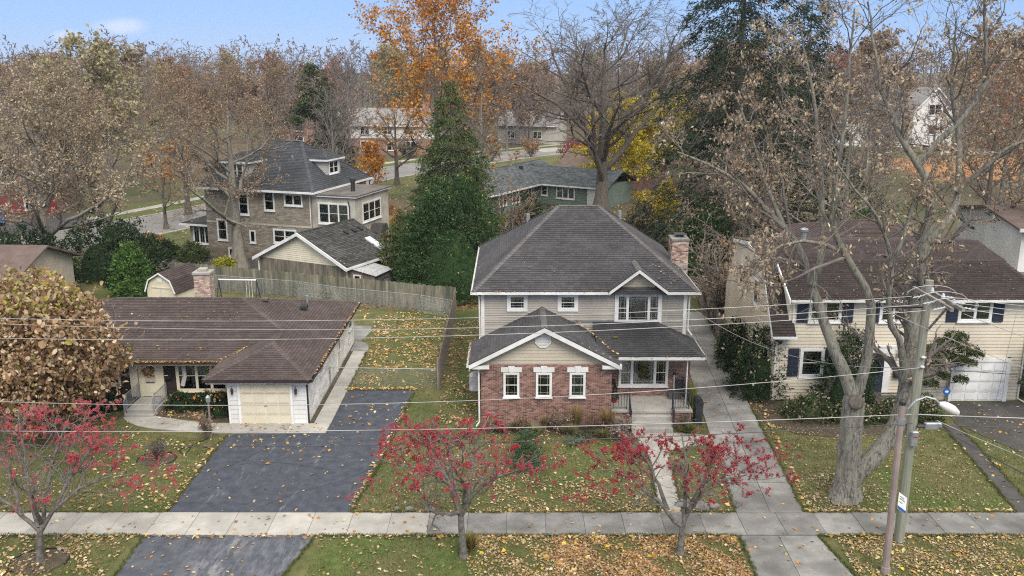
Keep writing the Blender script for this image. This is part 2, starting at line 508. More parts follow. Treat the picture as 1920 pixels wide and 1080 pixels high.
def window(f, u, z, w, h, units=None, cw=.1, kind='dh', prairie=False, curtain=None, trim='white', sill=True, muntin=0, out=0.024, name='window'):
    """window with casing, sashes, panes; u,z = lower left of the glass opening, units = relative widths"""
    P = f.P
    fr = MB()
    D = out + .055
    fr.box(-cw, 0, -D, -out, -cw, h + cw); fr.box(w, w + cw, -D, -out, -cw, h + cw)
    fr.box(0, w, -D, -out, h, h + cw); fr.box(0, w, -D, -out, -cw, 0)
    units = units or [1]
    tot = sum(units); x = 0; spans = []
    mull = .07 if len(units) > 1 else 0
    for i, q in enumerate(units):
        x1 = x + w * q / tot
        spans.append((x + (mull / 2 if i else 0), x1 - (mull / 2 if i < len(units) - 1 else 0)))
        if i < len(units) - 1:
            fr.box(x1 - mull / 2, x1 + mull / 2, -D, -out, 0, h)
        x = x1
    o = fr.build(name, trim, P, f.at(u, 0, z), f.rz)
    o.name = name
    if sill:
        MB().box(-cw - .04, w + cw + .04, -D - .05, -out - .001, -cw - .06, -cw + .0).build('sill', trim, o)
    for i, (a, b) in enumerate(spans):
        k = kind[i] if isinstance(kind, (list, tuple)) else kind
        box('painted_room_shade', 'painted_room_shade', o, a, b, -out - .004, -out - .001, 0, h)  # dark sheet on the wall face paints the room's shade behind the pane
        cu = curtain[i] if isinstance(curtain, (list, tuple)) else curtain
        if cu == 'full':
            box('curtain', 'curtain', o, a, b, -out - .012, -out - .006, 0, h)
        elif cu == 'blind':
            box('blind', 'blind', o, a, b, -out - .012, -out - .006, 0, h)
        elif cu == 'half':
            box('blind', 'blind', o, a, b, -out - .012, -out - .006, h * .45, h)
        elif cu == 'sides':
            box('curtain', 'curtain', o, a, a + (b - a) * .25, -out - .012, -out - .006, 0, h)
            box('curtain', 'curtain', o, b - (b - a) * .25, b, -out - .012, -out - .006, 0, h)
        sw = min(.034, (b - a) * .07)
        s = MB()
        y0, y1 = -out - .042, -out - .016
        s.box(a, a + sw, y0, y1, 0, h); s.box(b - sw, b, y0, y1, 0, h)
        s.box(a + sw, b - sw, y0, y1, 0, sw); s.box(a + sw, b - sw, y0, y1, h - sw, h)
        if k == 'dh':
            s.box(a + sw, b - sw, y0 - .004, y1, h * .5 - sw / 2, h * .5 + sw / 2)
            ps = [(sw, h * .5 - sw / 2), (h * .5 + sw / 2, h - sw)]
        else:
            ps = [(sw, h - sw)]
        s.build('sash', trim, o)
        for (q0, q1) in ps:
            box('pane', 'glass', o, a + sw, b - sw, -out - .026, -out - .022, q0, q1)
        if prairie or muntin:
            mm = MB(); t = .006
            for (q0, q1) in ps:
                ym0, ym1 = -out - .032, -out - .0265
                if prairie:
                    e = min(.11, (b - a) * .2)
                    up = q0 > .1 or len(ps) == 1
                    mm.box(a + sw + e - t, a + sw + e, ym0, ym1, q0, q1); mm.box(b - sw - e, b - sw - e + t, ym0, ym1, q0, q1)
                    if up: mm.box(a + sw, b - sw, ym0 - .001, ym1, q1 - e - t, q1 - e)
                    if not up or len(ps) == 1: mm.box(a + sw, b - sw, ym0 - .001, ym1, q0 + e, q0 + e + t)
                else:
                    for j in range(1, muntin):
                        xx = a + (b - a) * j / muntin
                        mm.box(xx - t, xx + t, ym0, ym1, q0, q1)
            mm.build('muntin', trim, o)
    return o
def clip(poly, cl):
    """clip 2-D polygon by convex ccw polygon"""
    out = poly
    for i in range(len(cl)):
        ax, ay = cl[i]; bx, by = cl[(i + 1) % len(cl)]
        ex, ey = bx - ax, by - ay
        inp, out = out, []
        if not inp: break
        def sd(p): return ex * (p[1] - ay) - ey * (p[0] - ax)
        for j in range(len(inp)):
            p, q = inp[j], inp[(j + 1) % len(inp)]
            a, b = sd(p), sd(q)
            if a >= 0: out.append(p)
            if (a >= 0) != (b >= 0):
                t = a / (a - b)
                out.append((p[0] + (q[0] - p[0]) * t, p[1] + (q[1] - p[1]) * t))
    return out
def shingle(mb, poly, base, rng, expo=.165, tab=.33, var=.16, hue=.05):
    """real tabs in rows on a convex roof face; poly[0]->poly[1] is the eave, counter-clockwise from above"""
    p0 = Vector(poly[0]); u = (Vector(poly[1]) - p0).normalized()
    nn = Vector((0, 0, 0))
    for i in range(1, len(poly) - 1):
        nn += (Vector(poly[i]) - p0).cross(Vector(poly[i + 1]) - p0)
    nn.normalize()
    v = nn.cross(u)
    uv = [((Vector(p) - p0).dot(u), (Vector(p) - p0).dot(v)) for p in poly]
    umin, umax = min(p[0] for p in uv), max(p[0] for p in uv)
    vmax = max(p[1] for p in uv)
    row = 0; vv = 0
    while vv < vmax - .01:
        x = umin - tab * (.5 * (row % 2) + .25 * rng.random())
        rowb = 1 + .06 * (rng.random() - .5)
        while x < umax:
            w = tab * (.9 + .2 * rng.random())
            c = clip([(x, vv), (x + w - .012, vv), (x + w - .012, vv + expo), (x, vv + expo)], uv)
            if len(c) >= 3:
                k = rowb * (1 + var * (rng.random() - .5) * 2)
                hh = hue * (rng.random() - .5)
                cc = (base[0] * k * (1 + hh), base[1] * k, base[2] * k * (1 - hh))
                pts = [p0 + u * a + v * b + nn * (.032 - .027 * (b - vv) / expo) for a, b in c]
                n = len(pts)
                vs = pts
                fs = [tuple(range(n))]
                lows = [i for i in range(n) if abs(c[i][1] - vv) < 1e-4 and abs(c[(i + 1) % n][1] - vv) < 1e-4]
                for i in lows:
                    j = (i + 1) % n
                    k0 = len(vs)
                    vs = vs + [p0 + u * c[i][0] + v * c[i][1], p0 + u * c[j][0] + v * c[j][1]]
                    fs.append((i, k0, k0 + 1, j))
                mb._add(vs, fs, cc)
            x += w
        vv += expo; row += 1
def caps(mb, p0, p1, base, rng, w=.15, drop=.05, step=.24):
    """overlapping ridge or hip cap pieces"""
    p0, p1 = Vector(p0), Vector(p1)
    d = p1 - p0; L = d.length; d.normalize()
    s = d.cross(Vector((0, 0, 1))).normalized()
    n = max(1, int(L / step))
    for i in range(n):
        a = p0 + d * (L * i / n); b = p0 + d * (L * (i + 1.08) / n)
        k = 1 + .3 * (rng.random() - .5)
        h0, h1 = .05, .032
        up = Vector((0, 0, 1))
        mb._add([a - s * w + up * (h0 - drop), a + up * h0, a + s * w + up * (h0 - drop),
                 b - s * w + up * (h1 - drop), b + up * h1, b + s * w + up * (h1 - drop)],
                [(0, 1, 4, 3), (1, 2, 5, 4), (0, 2, 1)], tuple(q * k for q in base))
def roof(P, faces, base, seed, cap_lines=(), capcol=None, expo=.165, tab=.33, var=.16, t=.14, drop=.05, name='roof'):
    rng = random.Random(seed)
    d = MB()
    for f in faces:
        d.slab(f, t)
    o = d.build(name, 'deck', P)
    s = MB()
    for f in faces:
        shingle(s, f, base, rng, expo, tab, var)
    so = s.build('shingles', 'shingle', o)
    tag(so, kind='stuff')
    if cap_lines:
        c = MB()
        for a, b in cap_lines:
            caps(c, a, b, capcol or base, rng, drop=drop)
        c.build('ridge_cap', 'shingle', o)
    return o
def bricks(mb, f, u0, u1, z0, z1, pal, rng, L=.225, Hc=.075, g=.014, proud=.012):
    row = 0; z = z0
    while z < z1 - .02:
        x = u0 - (L / 2 if row % 2 else 0)
        zz = min(z + Hc - g, z1)
        while x < u1:
            a, b = max(x, u0), min(x + L - g, u1)
            if b - a > .03:
                c = pal[rng.randrange(len(pal))]; k = .8 + .4 * rng.random()
                vs = [f.at(a, proud, z), f.at(b, proud, z), f.at(b, proud, zz), f.at(a, proud, zz),
                      f.at(a, 0, z), f.at(b, 0, z), f.at(b, 0, zz), f.at(a, 0, zz)]
                mb._add(vs, [(0, 1, 2, 3), (4, 5, 1, 0), (3, 2, 6, 7), (4, 0, 3, 7), (1, 5, 6, 2)], tuple(q * k for q in c))
            x += L
        z += Hc; row += 1
def rect_faces(P, x0, x1, y0, y1):
    """front, right, back, left wall planes of a box"""
    return (Face(P, x0, y0, 0), Face(P, x1, y0, R(90)), Face(P, x1, y1, R(180)), Face(P, x0, y1, R(-90)))
def gutter(P, p0, p1, m='white', s=.11, name='gutter'):
    """open trough along an eave"""
    p0, p1 = Vector(p0), Vector(p1)
    L = (p1 - p0).length
    g = MB()
    g.box(0, L, -s, 0, -s, -s + .012); g.box(0, L, -s, -s + .012, -s + .012, 0); g.box(0, L, -.012, 0, -s + .012, 0)
    o = g.build(name, m, P, p0)
    o.rotation_euler = (0, -math.asin((p1.z - p0.z) / L), math.atan2(p1.y - p0.y, p1.x - p0.x))
    return o
def downspout(P, pts, m='white', r=.045):
    return MB().tube(pts, r, 6).build('downspout', m, P)
BRICK_RED = [(.25, .128, .098), (.21, .105, .083), (.285, .158, .125), (.155, .085, .072), (.31, .185, .15), (.12, .074, .064), (.26, .138, .11)]
BRICK_PALE = [(.44, .33, .26), (.50, .40, .33), (.38, .27, .21), (.55, .46, .40), (.33, .22, .18)]
BRICK_TAN = [(.275, .24, .19), (.25, .215, .17), (.30, .265, .21), (.225, .195, .155), (.285, .25, .205)]

def rebase(P, loc):
    """move a thing's Empty to its base, keeping its parts where they stand"""
    loc = Vector(loc)
    P.location = loc
    for ch in P.children:
        ch.location = Vector(ch.location) - loc
# ================================================================== THE SETTING
def ground_mat():
    m = mat('lawn', (.078, .082, .026), (.150, .142, .062), 1.7, .95, bump=.9, bscale=28, c3=(.058, .082, .020), scale3=.22, detail=8)
    return m
ground_mat()
mat('lawn_lush', (.056, .086, .018), (.108, .135, .040), 2.2, .95, bump=.9, bscale=28, c3=(.115, .105, .045), scale3=.35, detail=8)
mat('far_ground', (.085, .066, .042), (.15, .115, .075), .25, .97, c3=(.07, .085, .03), scale3=.03)
def sheet(name, pts, z, m, kind='structure', parent=None):
    o = MB().poly([(x, y, z) for x, y in pts]).build(name, m, parent)
    if parent is None: tag(o, kind=kind)
    return o
def slab(name, pts, z0, z1, m, parent=None):
    o = MB().prism(pts, z0, z1).build(name, m, parent)
    if parent is None: tag(o, kind='structure')
    return o
sheet('ground', [(-900, -120), (900, -120), (900, 1200), (-900, 1200)], 0, 'far_ground')
sheet('lawn', [(-70, -5), (70, -5), (70, 79), (-70, 72)], .004, 'lawn')
# greener stretches of turf
sheet('lawn_patch', [(-7.3, 24), (-.6, 24), (-1.2, 30.85), (-7.2, 30.85)], .008, 'lawn_lush').name = 'lawn_strip'
sheet('lawn_strip', [(-3.2, 41), (-1.6, 41), (-1.6, 57), (-3.2, 57)], .008, 'lawn_lush')
sheet('lawn_strip', [(14.6, 32.8), (20, 32.8), (20.3, 36.2), (15.5, 36.4)], .008, 'lawn_lush')
sheet('lawn_strip', [(1.6, 35.2), (5.4, 35.6), (5.6, 39.4), (2, 39.2)], .008, 'lawn_lush')
# pavement: base with recessed joints, one slab object per panel
sw = slab('sidewalk', [(-40, 30.93), (40, 30.93), (40, 32.68), (-40, 32.68)], 0, .035, 'joint')
rs = random.Random(5)
x = -24.6
slots = []
while x < 25:
    x1 = x + 1.52 * (1 + .03 * (rs.random() - .5))
    slots.append((x, x1)); x = x1
for a, b in slots:
    m_ = 'concrete' if a < -4.6 else 'concrete_old'
    sk = .06 * (a - 1) / 10      # joints run slightly askew near the driveway
    MB().prism([(a + .009, 30.935), (b - .009, 30.935), (b - .009, 32.675), (a + .009, 32.675)], .02, .055 + rs.random() * .012).build('paving_slab', m_, sw)
# asphalt driveway of the ranch house
slab('asphalt_driveway', [(-13.72, 32.69), (-6.45, 32.69), (-6.1, 34.6), (-5.85, 37.2), (-5.55, 41), (-5.27, 45.9), (-5.5, 46.4), (-8.93, 46.4), (-8.93, 40.62), (-13.3, 40.5), (-13.62, 40.2)], 0, .03, 'asphalt')
slab('asphalt_apron', [(-13.95, 30.92), (-13.7, 27), (-14.2, 20), (-7.0, 20), (-8.2, 27.6), (-7.35, 30.92)], 0, .03, 'asphalt_worn')
# drive cracks sealed with tar
crk = MB()
for pts in ([(-10.3, 33.0), (-8.9, 34.4), (-7.3, 35.5), (-6.2, 36.6)], [(-12.6, 36.9), (-11.3, 37.4), (-9.9, 37.2), (-8.0, 36.6)], [(-12.9, 36.4), (-12.1, 37.5), (-11.2, 39.3)]):
    for (a, b), (c_, d) in zip(pts, pts[1:]):
        L = math.hypot(c_ - a, d - b); nx, ny = -(d - b) / L * .012, (c_ - a) / L * .012
        crk.poly([(a - nx, b - ny, .034), (c_ - nx, d - ny, .034), (c_ + nx, d + ny, .034), (a + nx, b + ny, .034)])
tag(crk.build('driveway_crack', 'dark'), kind='structure')
# pale concrete walk around the ranch house
rw = slab('ranch_walk', [(-14.6, 40.55), (-9.0, 40.6), (-9.0, 41.2), (-14.6, 41.2)], 0, .02, 'joint')
def cslab(parent, pts, m_, z=.05, name='walk_slab'):
    return MB().prism(pts, .005, z).build(name, m_, parent)
xs = [-14.55, -12.7, -10.9, -8.97]
for i in range(3):
    cslab(rw, [(xs[i] + .008, 40.6), (xs[i + 1] - .008, 40.6), (xs[i + 1] - .008, 41.78), (xs[i] + .008, 41.78)], 'concrete')
ys = [41.8, 43.7, 45.6, 47.5, 49.4, 51.3, 53.2]
for i in range(6):
    cslab(rw, [(-9.78, ys[i] + .008), (-8.95, ys[i] + .008), (-8.95, ys[i + 1] - .008), (-9.78, ys[i + 1] - .008)], 'concrete')
ap = [(-9.95, 53.25), (-8.9, 53.25)] + [(-8.9 - 1.0 * (1 - math.cos(R(a))), 53.4 + 1.8 * math.sin(R(a))) for a in range(10, 91, 16)] + [(-10.0, 55.3)]
cslab(rw, ap, 'concrete_old')
cslab(rw, [(-10.9, 55.36), (-9.6, 55.36), (-9.2, 58.0), (-9.6, 58.6), (-10.9, 58.7)], 'concrete_old')
outer = [(-19.55, 42.55), (-19.1, 42.0), (-18.4, 41.5), (-17.5, 41.15), (-16.4, 40.92), (-15.4, 40.75), (-14.57, 40.62)]
inner = [(-18.0, 42.75), (-17.6, 42.6), (-17.1, 42.45), (-16.5, 42.2), (-15.9, 42.05), (-15.2, 41.9), (-14.57, 41.75)]
for i in range(6):
    cslab(rw, [outer[i], outer[i + 1], inner[i + 1], inner[i]], 'concrete', .045 + .002 * (i % 2))
# concrete driveway of the brick house, panel by panel
dw = slab('concrete_driveway', [(8.9, 32.7), (11.6, 32.7), (13.4, 62), (11.1, 62)], 0, .02, 'joint')
def dl(y): return 8.87 + .078 * (y - 32.5)
def dr(y): return 11.6 + .064 * (y - 32.5)
yy = [32.72, 35.3, 38.3, 41.2, 44.2, 47.2, 50.2, 53.2, 56.2, 59.2, 62]
for a, b in zip(yy, yy[1:]):
    for s0, s1 in ((0, .5), (.5, 1)):
        q = lambda y, s: dl(y) + (dr(y) - dl(y)) * s
        e = .011
        cslab(dw, [(q(a, s0) + e, a + e), (q(a, s1) - e, a + e), (q(b, s1) - e, b - e), (q(b, s0) + e, b - e)], 'concrete_old', .045 + rs.random() * .014, 'driveway_slab')
slab('driveway_apron', [(8.5, 20), (12.9, 20), (12.3, 26), (11.55, 30.9), (8.6, 30.9), (8.45, 27)], 0, .02, 'joint')
apn = bpy.data.objects['driveway_apron']
for p in ([(8.62, 30.88), (8.47, 27.2), (10.0, 27.2), (10.05, 30.88)], [(10.07, 30.88), (10.02, 27.2), (12.0, 27.2), (11.5, 30.88)], [(8.46, 27.17), (8.5, 21), (10.1, 21), (10.0, 27.17)], [(10.02, 27.17), (10.12, 21), (12.9, 21), (12.02, 27.17)]):
    cslab(apn, list(reversed(p)), 'concrete_old', .05, 'driveway_slab')
# front walk from pavement to the porch steps
fw = slab('front_walk', [(5.88, 32.7), (6.72, 32.7), (7.05, 38), (6.2, 38)], 0, .02, 'joint')
L_ = [(5.86, 32.7), (5.98, 34.3), (6.08, 36.0), (6.18, 38.0), (6.0, 39.3), (5.78, 40.62)]
R_ = [(6.75, 32.7), (6.86, 34.3), (6.98, 36.0), (7.12, 38.0), (7.2, 38.6), (7.8, 40.62)]
for i in range(5):
    cslab(fw, [L_[i], R_[i], R_[i + 1], L_[i + 1]], 'concrete', .046 + .003 * (i % 2))
cslab(fw, [(7.24, 38.64), (8.3, 39.1), (9.3, 39.35), (9.42, 40.4), (7.82, 40.6)], 'concrete', .045)
# right-hand neighbour's driveway and narrow walk
slab('neighbour_driveway', [(22.6, 44.7), (21.9, 41.8), (23.4, 38.2), (27.5, 31), (33, 31), (31, 38), (27.1, 44.7)], 0, .03, 'asphalt_old')
nw = slab('neighbour_walk', [(20.05, 32.7), (20.9, 32.7), (21.9, 41.5), (21.2, 41.5)], 0, .015, 'joint')
for i in range(8):
    t0, t1 = i / 8 + .002, (i + 1) / 8 - .002
    f0 = lambda t: (20.07 + 1.1 * t, 32.72 + 8.78 * t); f1 = lambda t: (20.83 + 1.02 * t, 32.72 + 8.78 * t)
    cslab(nw, [f0(t0), f1(t0), f1(t1), f0(t1)], 'asphalt_old', .04 + .003 * (i % 2))
# back street: curving carriageway with kerbs and footpath
far = [(-95, 45), (-75, 63), (-50.7, 88), (-42.0, 102), (-35, 118), (-26.5, 141), (-12.3, 162), (5.6, 182), (40, 205), (110, 232)]
def smooth(pts, n=6):
    out = []
    P_ = [pts[0]] + pts + [pts[-1]]
    for i in range(1, len(P_) - 2):
        p0, p1, p2, p3 = (np.array(P_[i + k - 1]) for k in range(4))
        for k in range(n):
            t = k / n
            out.append(tuple(.5 * ((2 * p1) + (-p0 + p2) * t + (2 * p0 - 5 * p1 + 4 * p2 - p3) * t * t + (-p0 + 3 * p1 - 3 * p2 + p3) * t ** 3)))
    out.append(tuple(pts[-1]))
    return out
far = smooth(far)
def offset(pts, d):
    out = []
    for i, p in enumerate(pts):
        a = np.array(pts[max(i - 1, 0)]); b = np.array(pts[min(i + 1, len(pts) - 1)])
        t = (b - a) / np.linalg.norm(b - a)
        out.append((p[0] + t[1] * d, p[1] - t[0] * d))
    return out
def strip(name, d0, d1, z0, z1, m):
    a, b = offset(far, d0), offset(far, d1)
    mb = MB()
    for i in range(len(a) - 1):
        mb.prism([a[i], b[i], b[i + 1], a[i + 1]], z0, z1)
    return tag(mb.build(name, m), kind='structure')
strip('verge', -7.5, -.25, 0, .05, 'lawn_lush')
strip('footpath', -5.2, -3.6, 0, .07, 'concrete')
strip('kerb', -.25, 0, 0, .13, 'concrete')
strip('back_street', 0, 10, .0, .02, 'road')
strip('kerb', 10, 10.25, 0, .13, 'concrete')
strip('verge', 10.25, 19, 0, .05, 'lawn')
slab('side_driveway', [(-52.6, 88.4), (-44.6, 97.5), (-51, 104), (-64, 98)], 0, .09, 'asphalt_old')
slab('side_driveway', [(-33, 77), (-14, 72.5), (-13, 78), (-22, 79.6), (-34, 82.5)], 0, .03, 'asphalt_old')
slab('side_driveway', [(6, 176), (26, 186), (24, 192), (2, 181)], 0, .09, 'concrete')
# garden beds of bare soil
slab('garden_bed', [(-18.0, 42.85), (-17.2, 42.55), (-14.0, 41.95), (-14.0, 44.9), (-18.0, 44.9)], 0, .03, 'soil')
slab('garden_bed', [(-1.5, 40.6), (4.6, 40.3), (5.7, 39.2), (5.9, 40.6), (5.7, 41.6), (-1.5, 41.7)], 0, .03, 'soil')
slab('garden_bed', [(12.1, 44.5), (12.5, 42.0), (13.6, 40.6), (15.4, 40.1), (18.8, 40.6), (21.0, 41.6), (22.2, 44.95), (13.6, 45)], 0, .03, 'soil')
slab('mulch_ring', [(-16.95 + .95 * math.cos(R(a)), 29.1 + .85 * math.sin(R(a))) for a in range(0, 360, 20)], 0, .03, 'soil')
tag(MB().tube([(-16.95 + 1.0 * math.cos(R(a)), 29.1 + .9 * math.sin(R(a)), .03) for a in range(-10, 240, 10)], .03, 5).build('bed_edging', 'rubber'), 'black plastic edging round the left crabapple trunk', 'edging')
slab('mulch_ring', [(-16.0 + .8 * math.cos(R(a)), 37.7 + .7 * math.sin(R(a))) for a in range(0, 360, 20)], 0, .03, 'soil')
tag(MB().tube([(-16.0 + .85 * math.cos(R(a)), 37.7 + .75 * math.sin(R(a)), .03) for a in range(-40, 220, 10)], .03, 5).build('bed_edging', 'rubber'), 'black plastic edging round the small bed in the ranch lawn', 'edging')
slab('garden_bed', [(-9.98, 41.85), (-9.8, 41.85), (-9.8, 53.2), (-9.98, 53.2)], 0, .03, 'soil')

# ================================================================== BRICK AND SIDING HOUSE (middle)
H = thing('brick_house', 'two-storey house with red brick ground floor, grey-beige siding above and dark hip roof', 'house')
rb = random.Random(3)
# lower front block
wall = MB().box(-1.5, 4.85, 41.7, 45, 0, 3.16).box(4.85, 9.0, 43.5, 56, 0, 3.4).box(-1.5, 4.85, 45, 56, 0, 3.2).build('wall', 'mortar', H)
bm = MB()
bricks(bm, Face(None, -1.5, 41.7), 0, 6.35, .02, 3.14, BRICK_RED, rb)
bricks(bm, Face(None, 4.85, 41.7, R(90)), 0, 1.8, .02, 3.14, BRICK_RED, rb)
bricks(bm, Face(None, 4.86, 43.5), 0, 4.14, .8, 3.38, BRICK_RED, rb)
bricks(bm, Face(None, 9.0, 43.5, R(90)), 0, 12.4, .02, 3.3, BRICK_RED, rb)
bricks(bm, Face(None, -1.5, 47, R(-90)), 0, 5.3, .02, 3.14, BRICK_RED, rb)
tag(bm.build('bricks', 'brick', wall), kind='stuff')
# front gable
ga = MB().yprism([(-1.5, 3.16), (4.85, 3.16), (4.85, 3.4), (1.6, 4.98), (-1.5, 3.4)], 41.74, 41.82).build('gable', 'shake', H)
fg = Face(H, -1.5, 41.74)
siding(ga, fg, 0, 6.35, 3.17, 5.0, .17, 'shake', .03, lambda z: (max(.0, (z - 3.4) / .505), min(6.35, 6.35 - (z - 3.4) / .49)), name='shake_course')
for s in (-1, 1):
    MB().yprism([(1.55 + s * 3.62, 3.22), (1.55, 5.09), (1.55, 4.86), (1.55 + s * 3.62, 2.99 + .02)], 41.28, 41.36).build('rake_board', 'white', H)
    xa = -2.05 if s < 0 else 4.35
    MB().box(xa, xa + .95, 41.36, 41.72, 3.0, 3.16).build('eave_return', 'white', H)
v = MB()
v.yprism([(1.5 + .42 * math.cos(R(22.5 + 45 * k)), 4.38 + .42 * math.sin(R(22.5 + 45 * k))) for k in range(8)], 41.66, 41.71)
vo = v.build('gable_vent', 'white', H)
for k in range(7):
    zz = 4.12 + k * .08
    hw = .28 if 1 <= k <= 5 else .2
    box('louvre', 'white', vo, 1.5 - hw, 1.5 + hw, 41.63, 41.655, zz, zz + .045)
# three front windows with keystone lintels
f0 = Face(H, 0, 41.7)
for i, (u, cu) in enumerate(((-.34, None), (1.24, None), (2.88, 'blind'))):
    w = window(f0, u, 1.55, .62, 1.1, None, .08, 'dh', True, cu, out=.03)
    MB().box(u - .2, u + .82, 41.63, 41.69, 2.76, 3.0).build('lintel', 'white', H)
    MB().yprism([(u + .21, 2.75), (u + .41, 2.75), (u + .47, 3.07), (u + .15, 3.07)], 41.6, 41.66).build('keystone', 'white', H)
# recessed porch wall with picture window
f1 = Face(H, 4.85, 43.5)
window(f1, .65, 1.47, 2.3, 1.28, [1, 2.05, 1], .1, ['dh', 'fixed', 'dh'], True, [None, 'sides', None], out=.03)
MB().box(4.86, 9.3, 42.2, 43.48, 3.2, 3.22).build('porch_soffit', 'white', H)
MB().box(4.95, 9.38, 42.02, 42.1, 3.2, 3.42).build('porch_fascia', 'white', H)
# porch floor, side walls and steps
pw = MB().box(4.86, 8.75, 41.5, 43.48, 0, .74).build('porch_base', 'mortar', H)
bm = MB()
bricks(bm, Face(None, 4.9, 41.5), 0, .84, .02, .72, BRICK_RED, rb)
bricks(bm, Face(None, 7.78, 41.5), 0, .95, .02, .72, BRICK_RED, rb)
tag(bm.build('bricks', 'brick', pw), kind='stuff')
MB().bbox(4.87, 8.82, 41.42, 43.47, .742, .86, .015).build('porch_floor', 'concrete', H)
so = MB().bbox(5.76, 7.77, 41.2, 41.5, 0, .64, .012).build('steps', 'concrete', H)
for k, (y0, z1) in enumerate(((40.92, .43), (40.64, .22))):
    MB().bbox(5.76 + .004 * k, 7.77 - .004 * k, y0, y0 + .285, 0, z1, .012).build('step', 'concrete', so)
# wrought railings
def railing(P, pts, h=.85, gap=.13, m='metal_dark', post=True):
    r = MB()
    for (a, b) in zip(pts, pts[1:]):
        a, b = Vector(a), Vector(b)
        up = Vector((0, 0, h))
        r.tube([a + up, b + up], .022, 5)
        r.tube([a + Vector((0, 0, .1)), b + Vector((0, 0, .1))], .016, 5)
        n = max(2, int((b - a).length / gap))
        for i in range(1, n):
            q = a + (b - a) * (i / n)
            r.tube([q + Vector((0, 0, .1)), q + up], .011, 4)
    for p in pts:
        p = Vector(p)
        r.tube([p, p + Vector((0, 0, h + .05))], .024, 5)
    return r.build('railing', m, P)
railing(H, [(4.95, 41.6, .86), (5.62, 41.6, .86)])
railing(H, [(5.72, 41.46, .86), (5.72, 41.0, .43), (5.74, 40.72, .2)], .9, .5)
railing(H, [(7.86, 41.6, .86), (8.66, 41.6, .86), (8.66, 43.3, .86)])
railing(H, [(7.81, 41.46, .86), (7.81, 41.0, .43), (7.8, 40.72, .2)], .9, .5)
MB().tube([(8.62, 42.25, .86), (8.62, 42.25, 3.2)], .035, 6).build('porch_post', 'white', H)
# wall mailbox
mbx = MB().bbox(4.9, 5.2, 43.3, 43.46, 1.55, 1.85, .02).build('mailbox', 'black_paint', H)
MB().box(4.88, 5.22, 43.28, 43.46, 1.85, 1.88).build('lid', 'metal_grey', mbx)
# upper storey
uw = MB().box(-1.55, 8.95, 45.0, 56, 3.2, 6.0).build('upper_wall', 'tan_siding', H)
f2 = Face(H, -1.55, 45.0)
siding(uw, f2, .1, 10.4, 3.3, 5.98, .125, 'tan_siding', .036)
for a, b in ((-1.6, -1.42), (8.82, 9.0)):
    MB().box(a, b, 44.96, 45.1, 3.25, 5.98).build('corner_board', 'white', H)
window(f2, 1.46, 5.06, .72, .62, None, .17, 'dh', True, None, sill=False)
window(f2, 4.06, 5.06, .72, .62, None, .17, 'dh', True, None, sill=False)
window(f2, 7.0, 4.42, 2.08, 1.3, [1, 2.25, 1], .17, ['dh', 'fixed', 'dh'], True, ['blind', None, None], sill=False)
# small gable over the wide window
MB().yprism([(5.25, 6.0), (7.62, 6.0), (6.43, 6.98)], 44.9, 44.98).build('dormer_gable', 'shake', H)
fd = Face(H, 5.2, 44.9)
siding(bpy.data.objects['dormer_gable'], fd, 0, 2.4, 6.0, 6.9, .17, 'shake', .025, lambda z: ((z - 5.95) / .83, 2.46 - (z - 5.95) / .83), name='shake_course')
for s in (-1, 1):
    MB().yprism([(6.43 + s * 1.5, 6.05), (6.43, 7.2), (6.43, 7.02), (6.43 + s * 1.5, 5.88)], 44.44, 44.52).build('rake_board', 'white', H)
GR = (.076, .074, .078); GRC = (.125, .118, .114)
A0, A1, A2, A3 = (-2.0, 44.6, 6.02), (9.5, 44.6, 6.02), (9.5, 56.4, 6.02), (-2.0, 56.4, 6.02)
B0, B1 = (2.6, 50.5, 9.5), (4.9, 50.5, 9.5)
roof(H, [[A0, A1, B1, B0], [A1, A2, B1], [A2, A3, B0, B1], [A3, A0, B0]], GR, 11,
     [(A0, B0), (A1, B1), (A2, B1), (A3, B0), (B0, B1)], GRC, drop=.06)
roof(H, [[(4.93, 46.7, 6.07), (4.93, 44.45, 6.07), (6.43, 44.45, 7.2), (6.43, 46.7, 7.2)],
         [(7.93, 44.45, 6.07), (7.93, 46.7, 6.07), (6.43, 46.7, 7.2), (6.43, 44.45, 7.2)]], GR, 12, [((6.43, 46.6, 7.2), (6.43, 44.45, 7.2))], GRC, t=.1, drop=.09, name='dormer_roof')
roof(H, [[(-2.08, 45.0, 3.24), (-2.08, 41.3, 3.24), (1.55, 41.3, 5.1), (1.55, 45.0, 5.1)],
         [(5.18, 41.3, 3.24), (5.18, 45.0, 3.24), (1.55, 45.0, 5.1), (1.55, 41.3, 5.1)]], GR, 13, [((1.55, 45, 5.1), (1.55, 41.3, 5.1))], GRC, t=.1, drop=.07, name='front_roof')
roof(H, [[(4.2, 42.0, 3.42), (9.38, 42.0, 3.42), (7.4, 45.0, 4.36), (4.2, 45.0, 4.36)],
         [(9.38, 42.0, 3.42), (9.38, 45.0, 3.42), (7.4, 45.0, 4.36)]], (.060, .059, .062), 14, [((9.38, 42.0, 3.42), (7.4, 45.0, 4.36))], (.07, .068, .068), t=.1, name='porch_roof')
gutter(H, (-2.0, 44.6, 6.0), (4.9, 44.6, 6.0)); gutter(H, (7.95, 44.6, 6.0), (9.5, 44.6, 6.0))
gutter(H, (-2.0, 56.4, 6.0), (-2.0, 44.5, 6.0)); gutter(H, (9.5, 44.5, 6.0), (9.5, 50, 6.0))
gutter(H, (5.2, 42.0, 3.4), (9.4, 42.0, 3.4)); gutter(H, (9.38, 42, 3.4), (9.38, 45, 3.4)); gutter(H, (-2.08, 45, 3.22), (-2.08, 41.3, 3.22))
MB().box(-1.95, 4.95, 44.62, 44.98, 5.9, 5.96).box(7.95, 9.45, 44.62, 44.98, 5.9, 5.96).build('soffit', 'white', H)
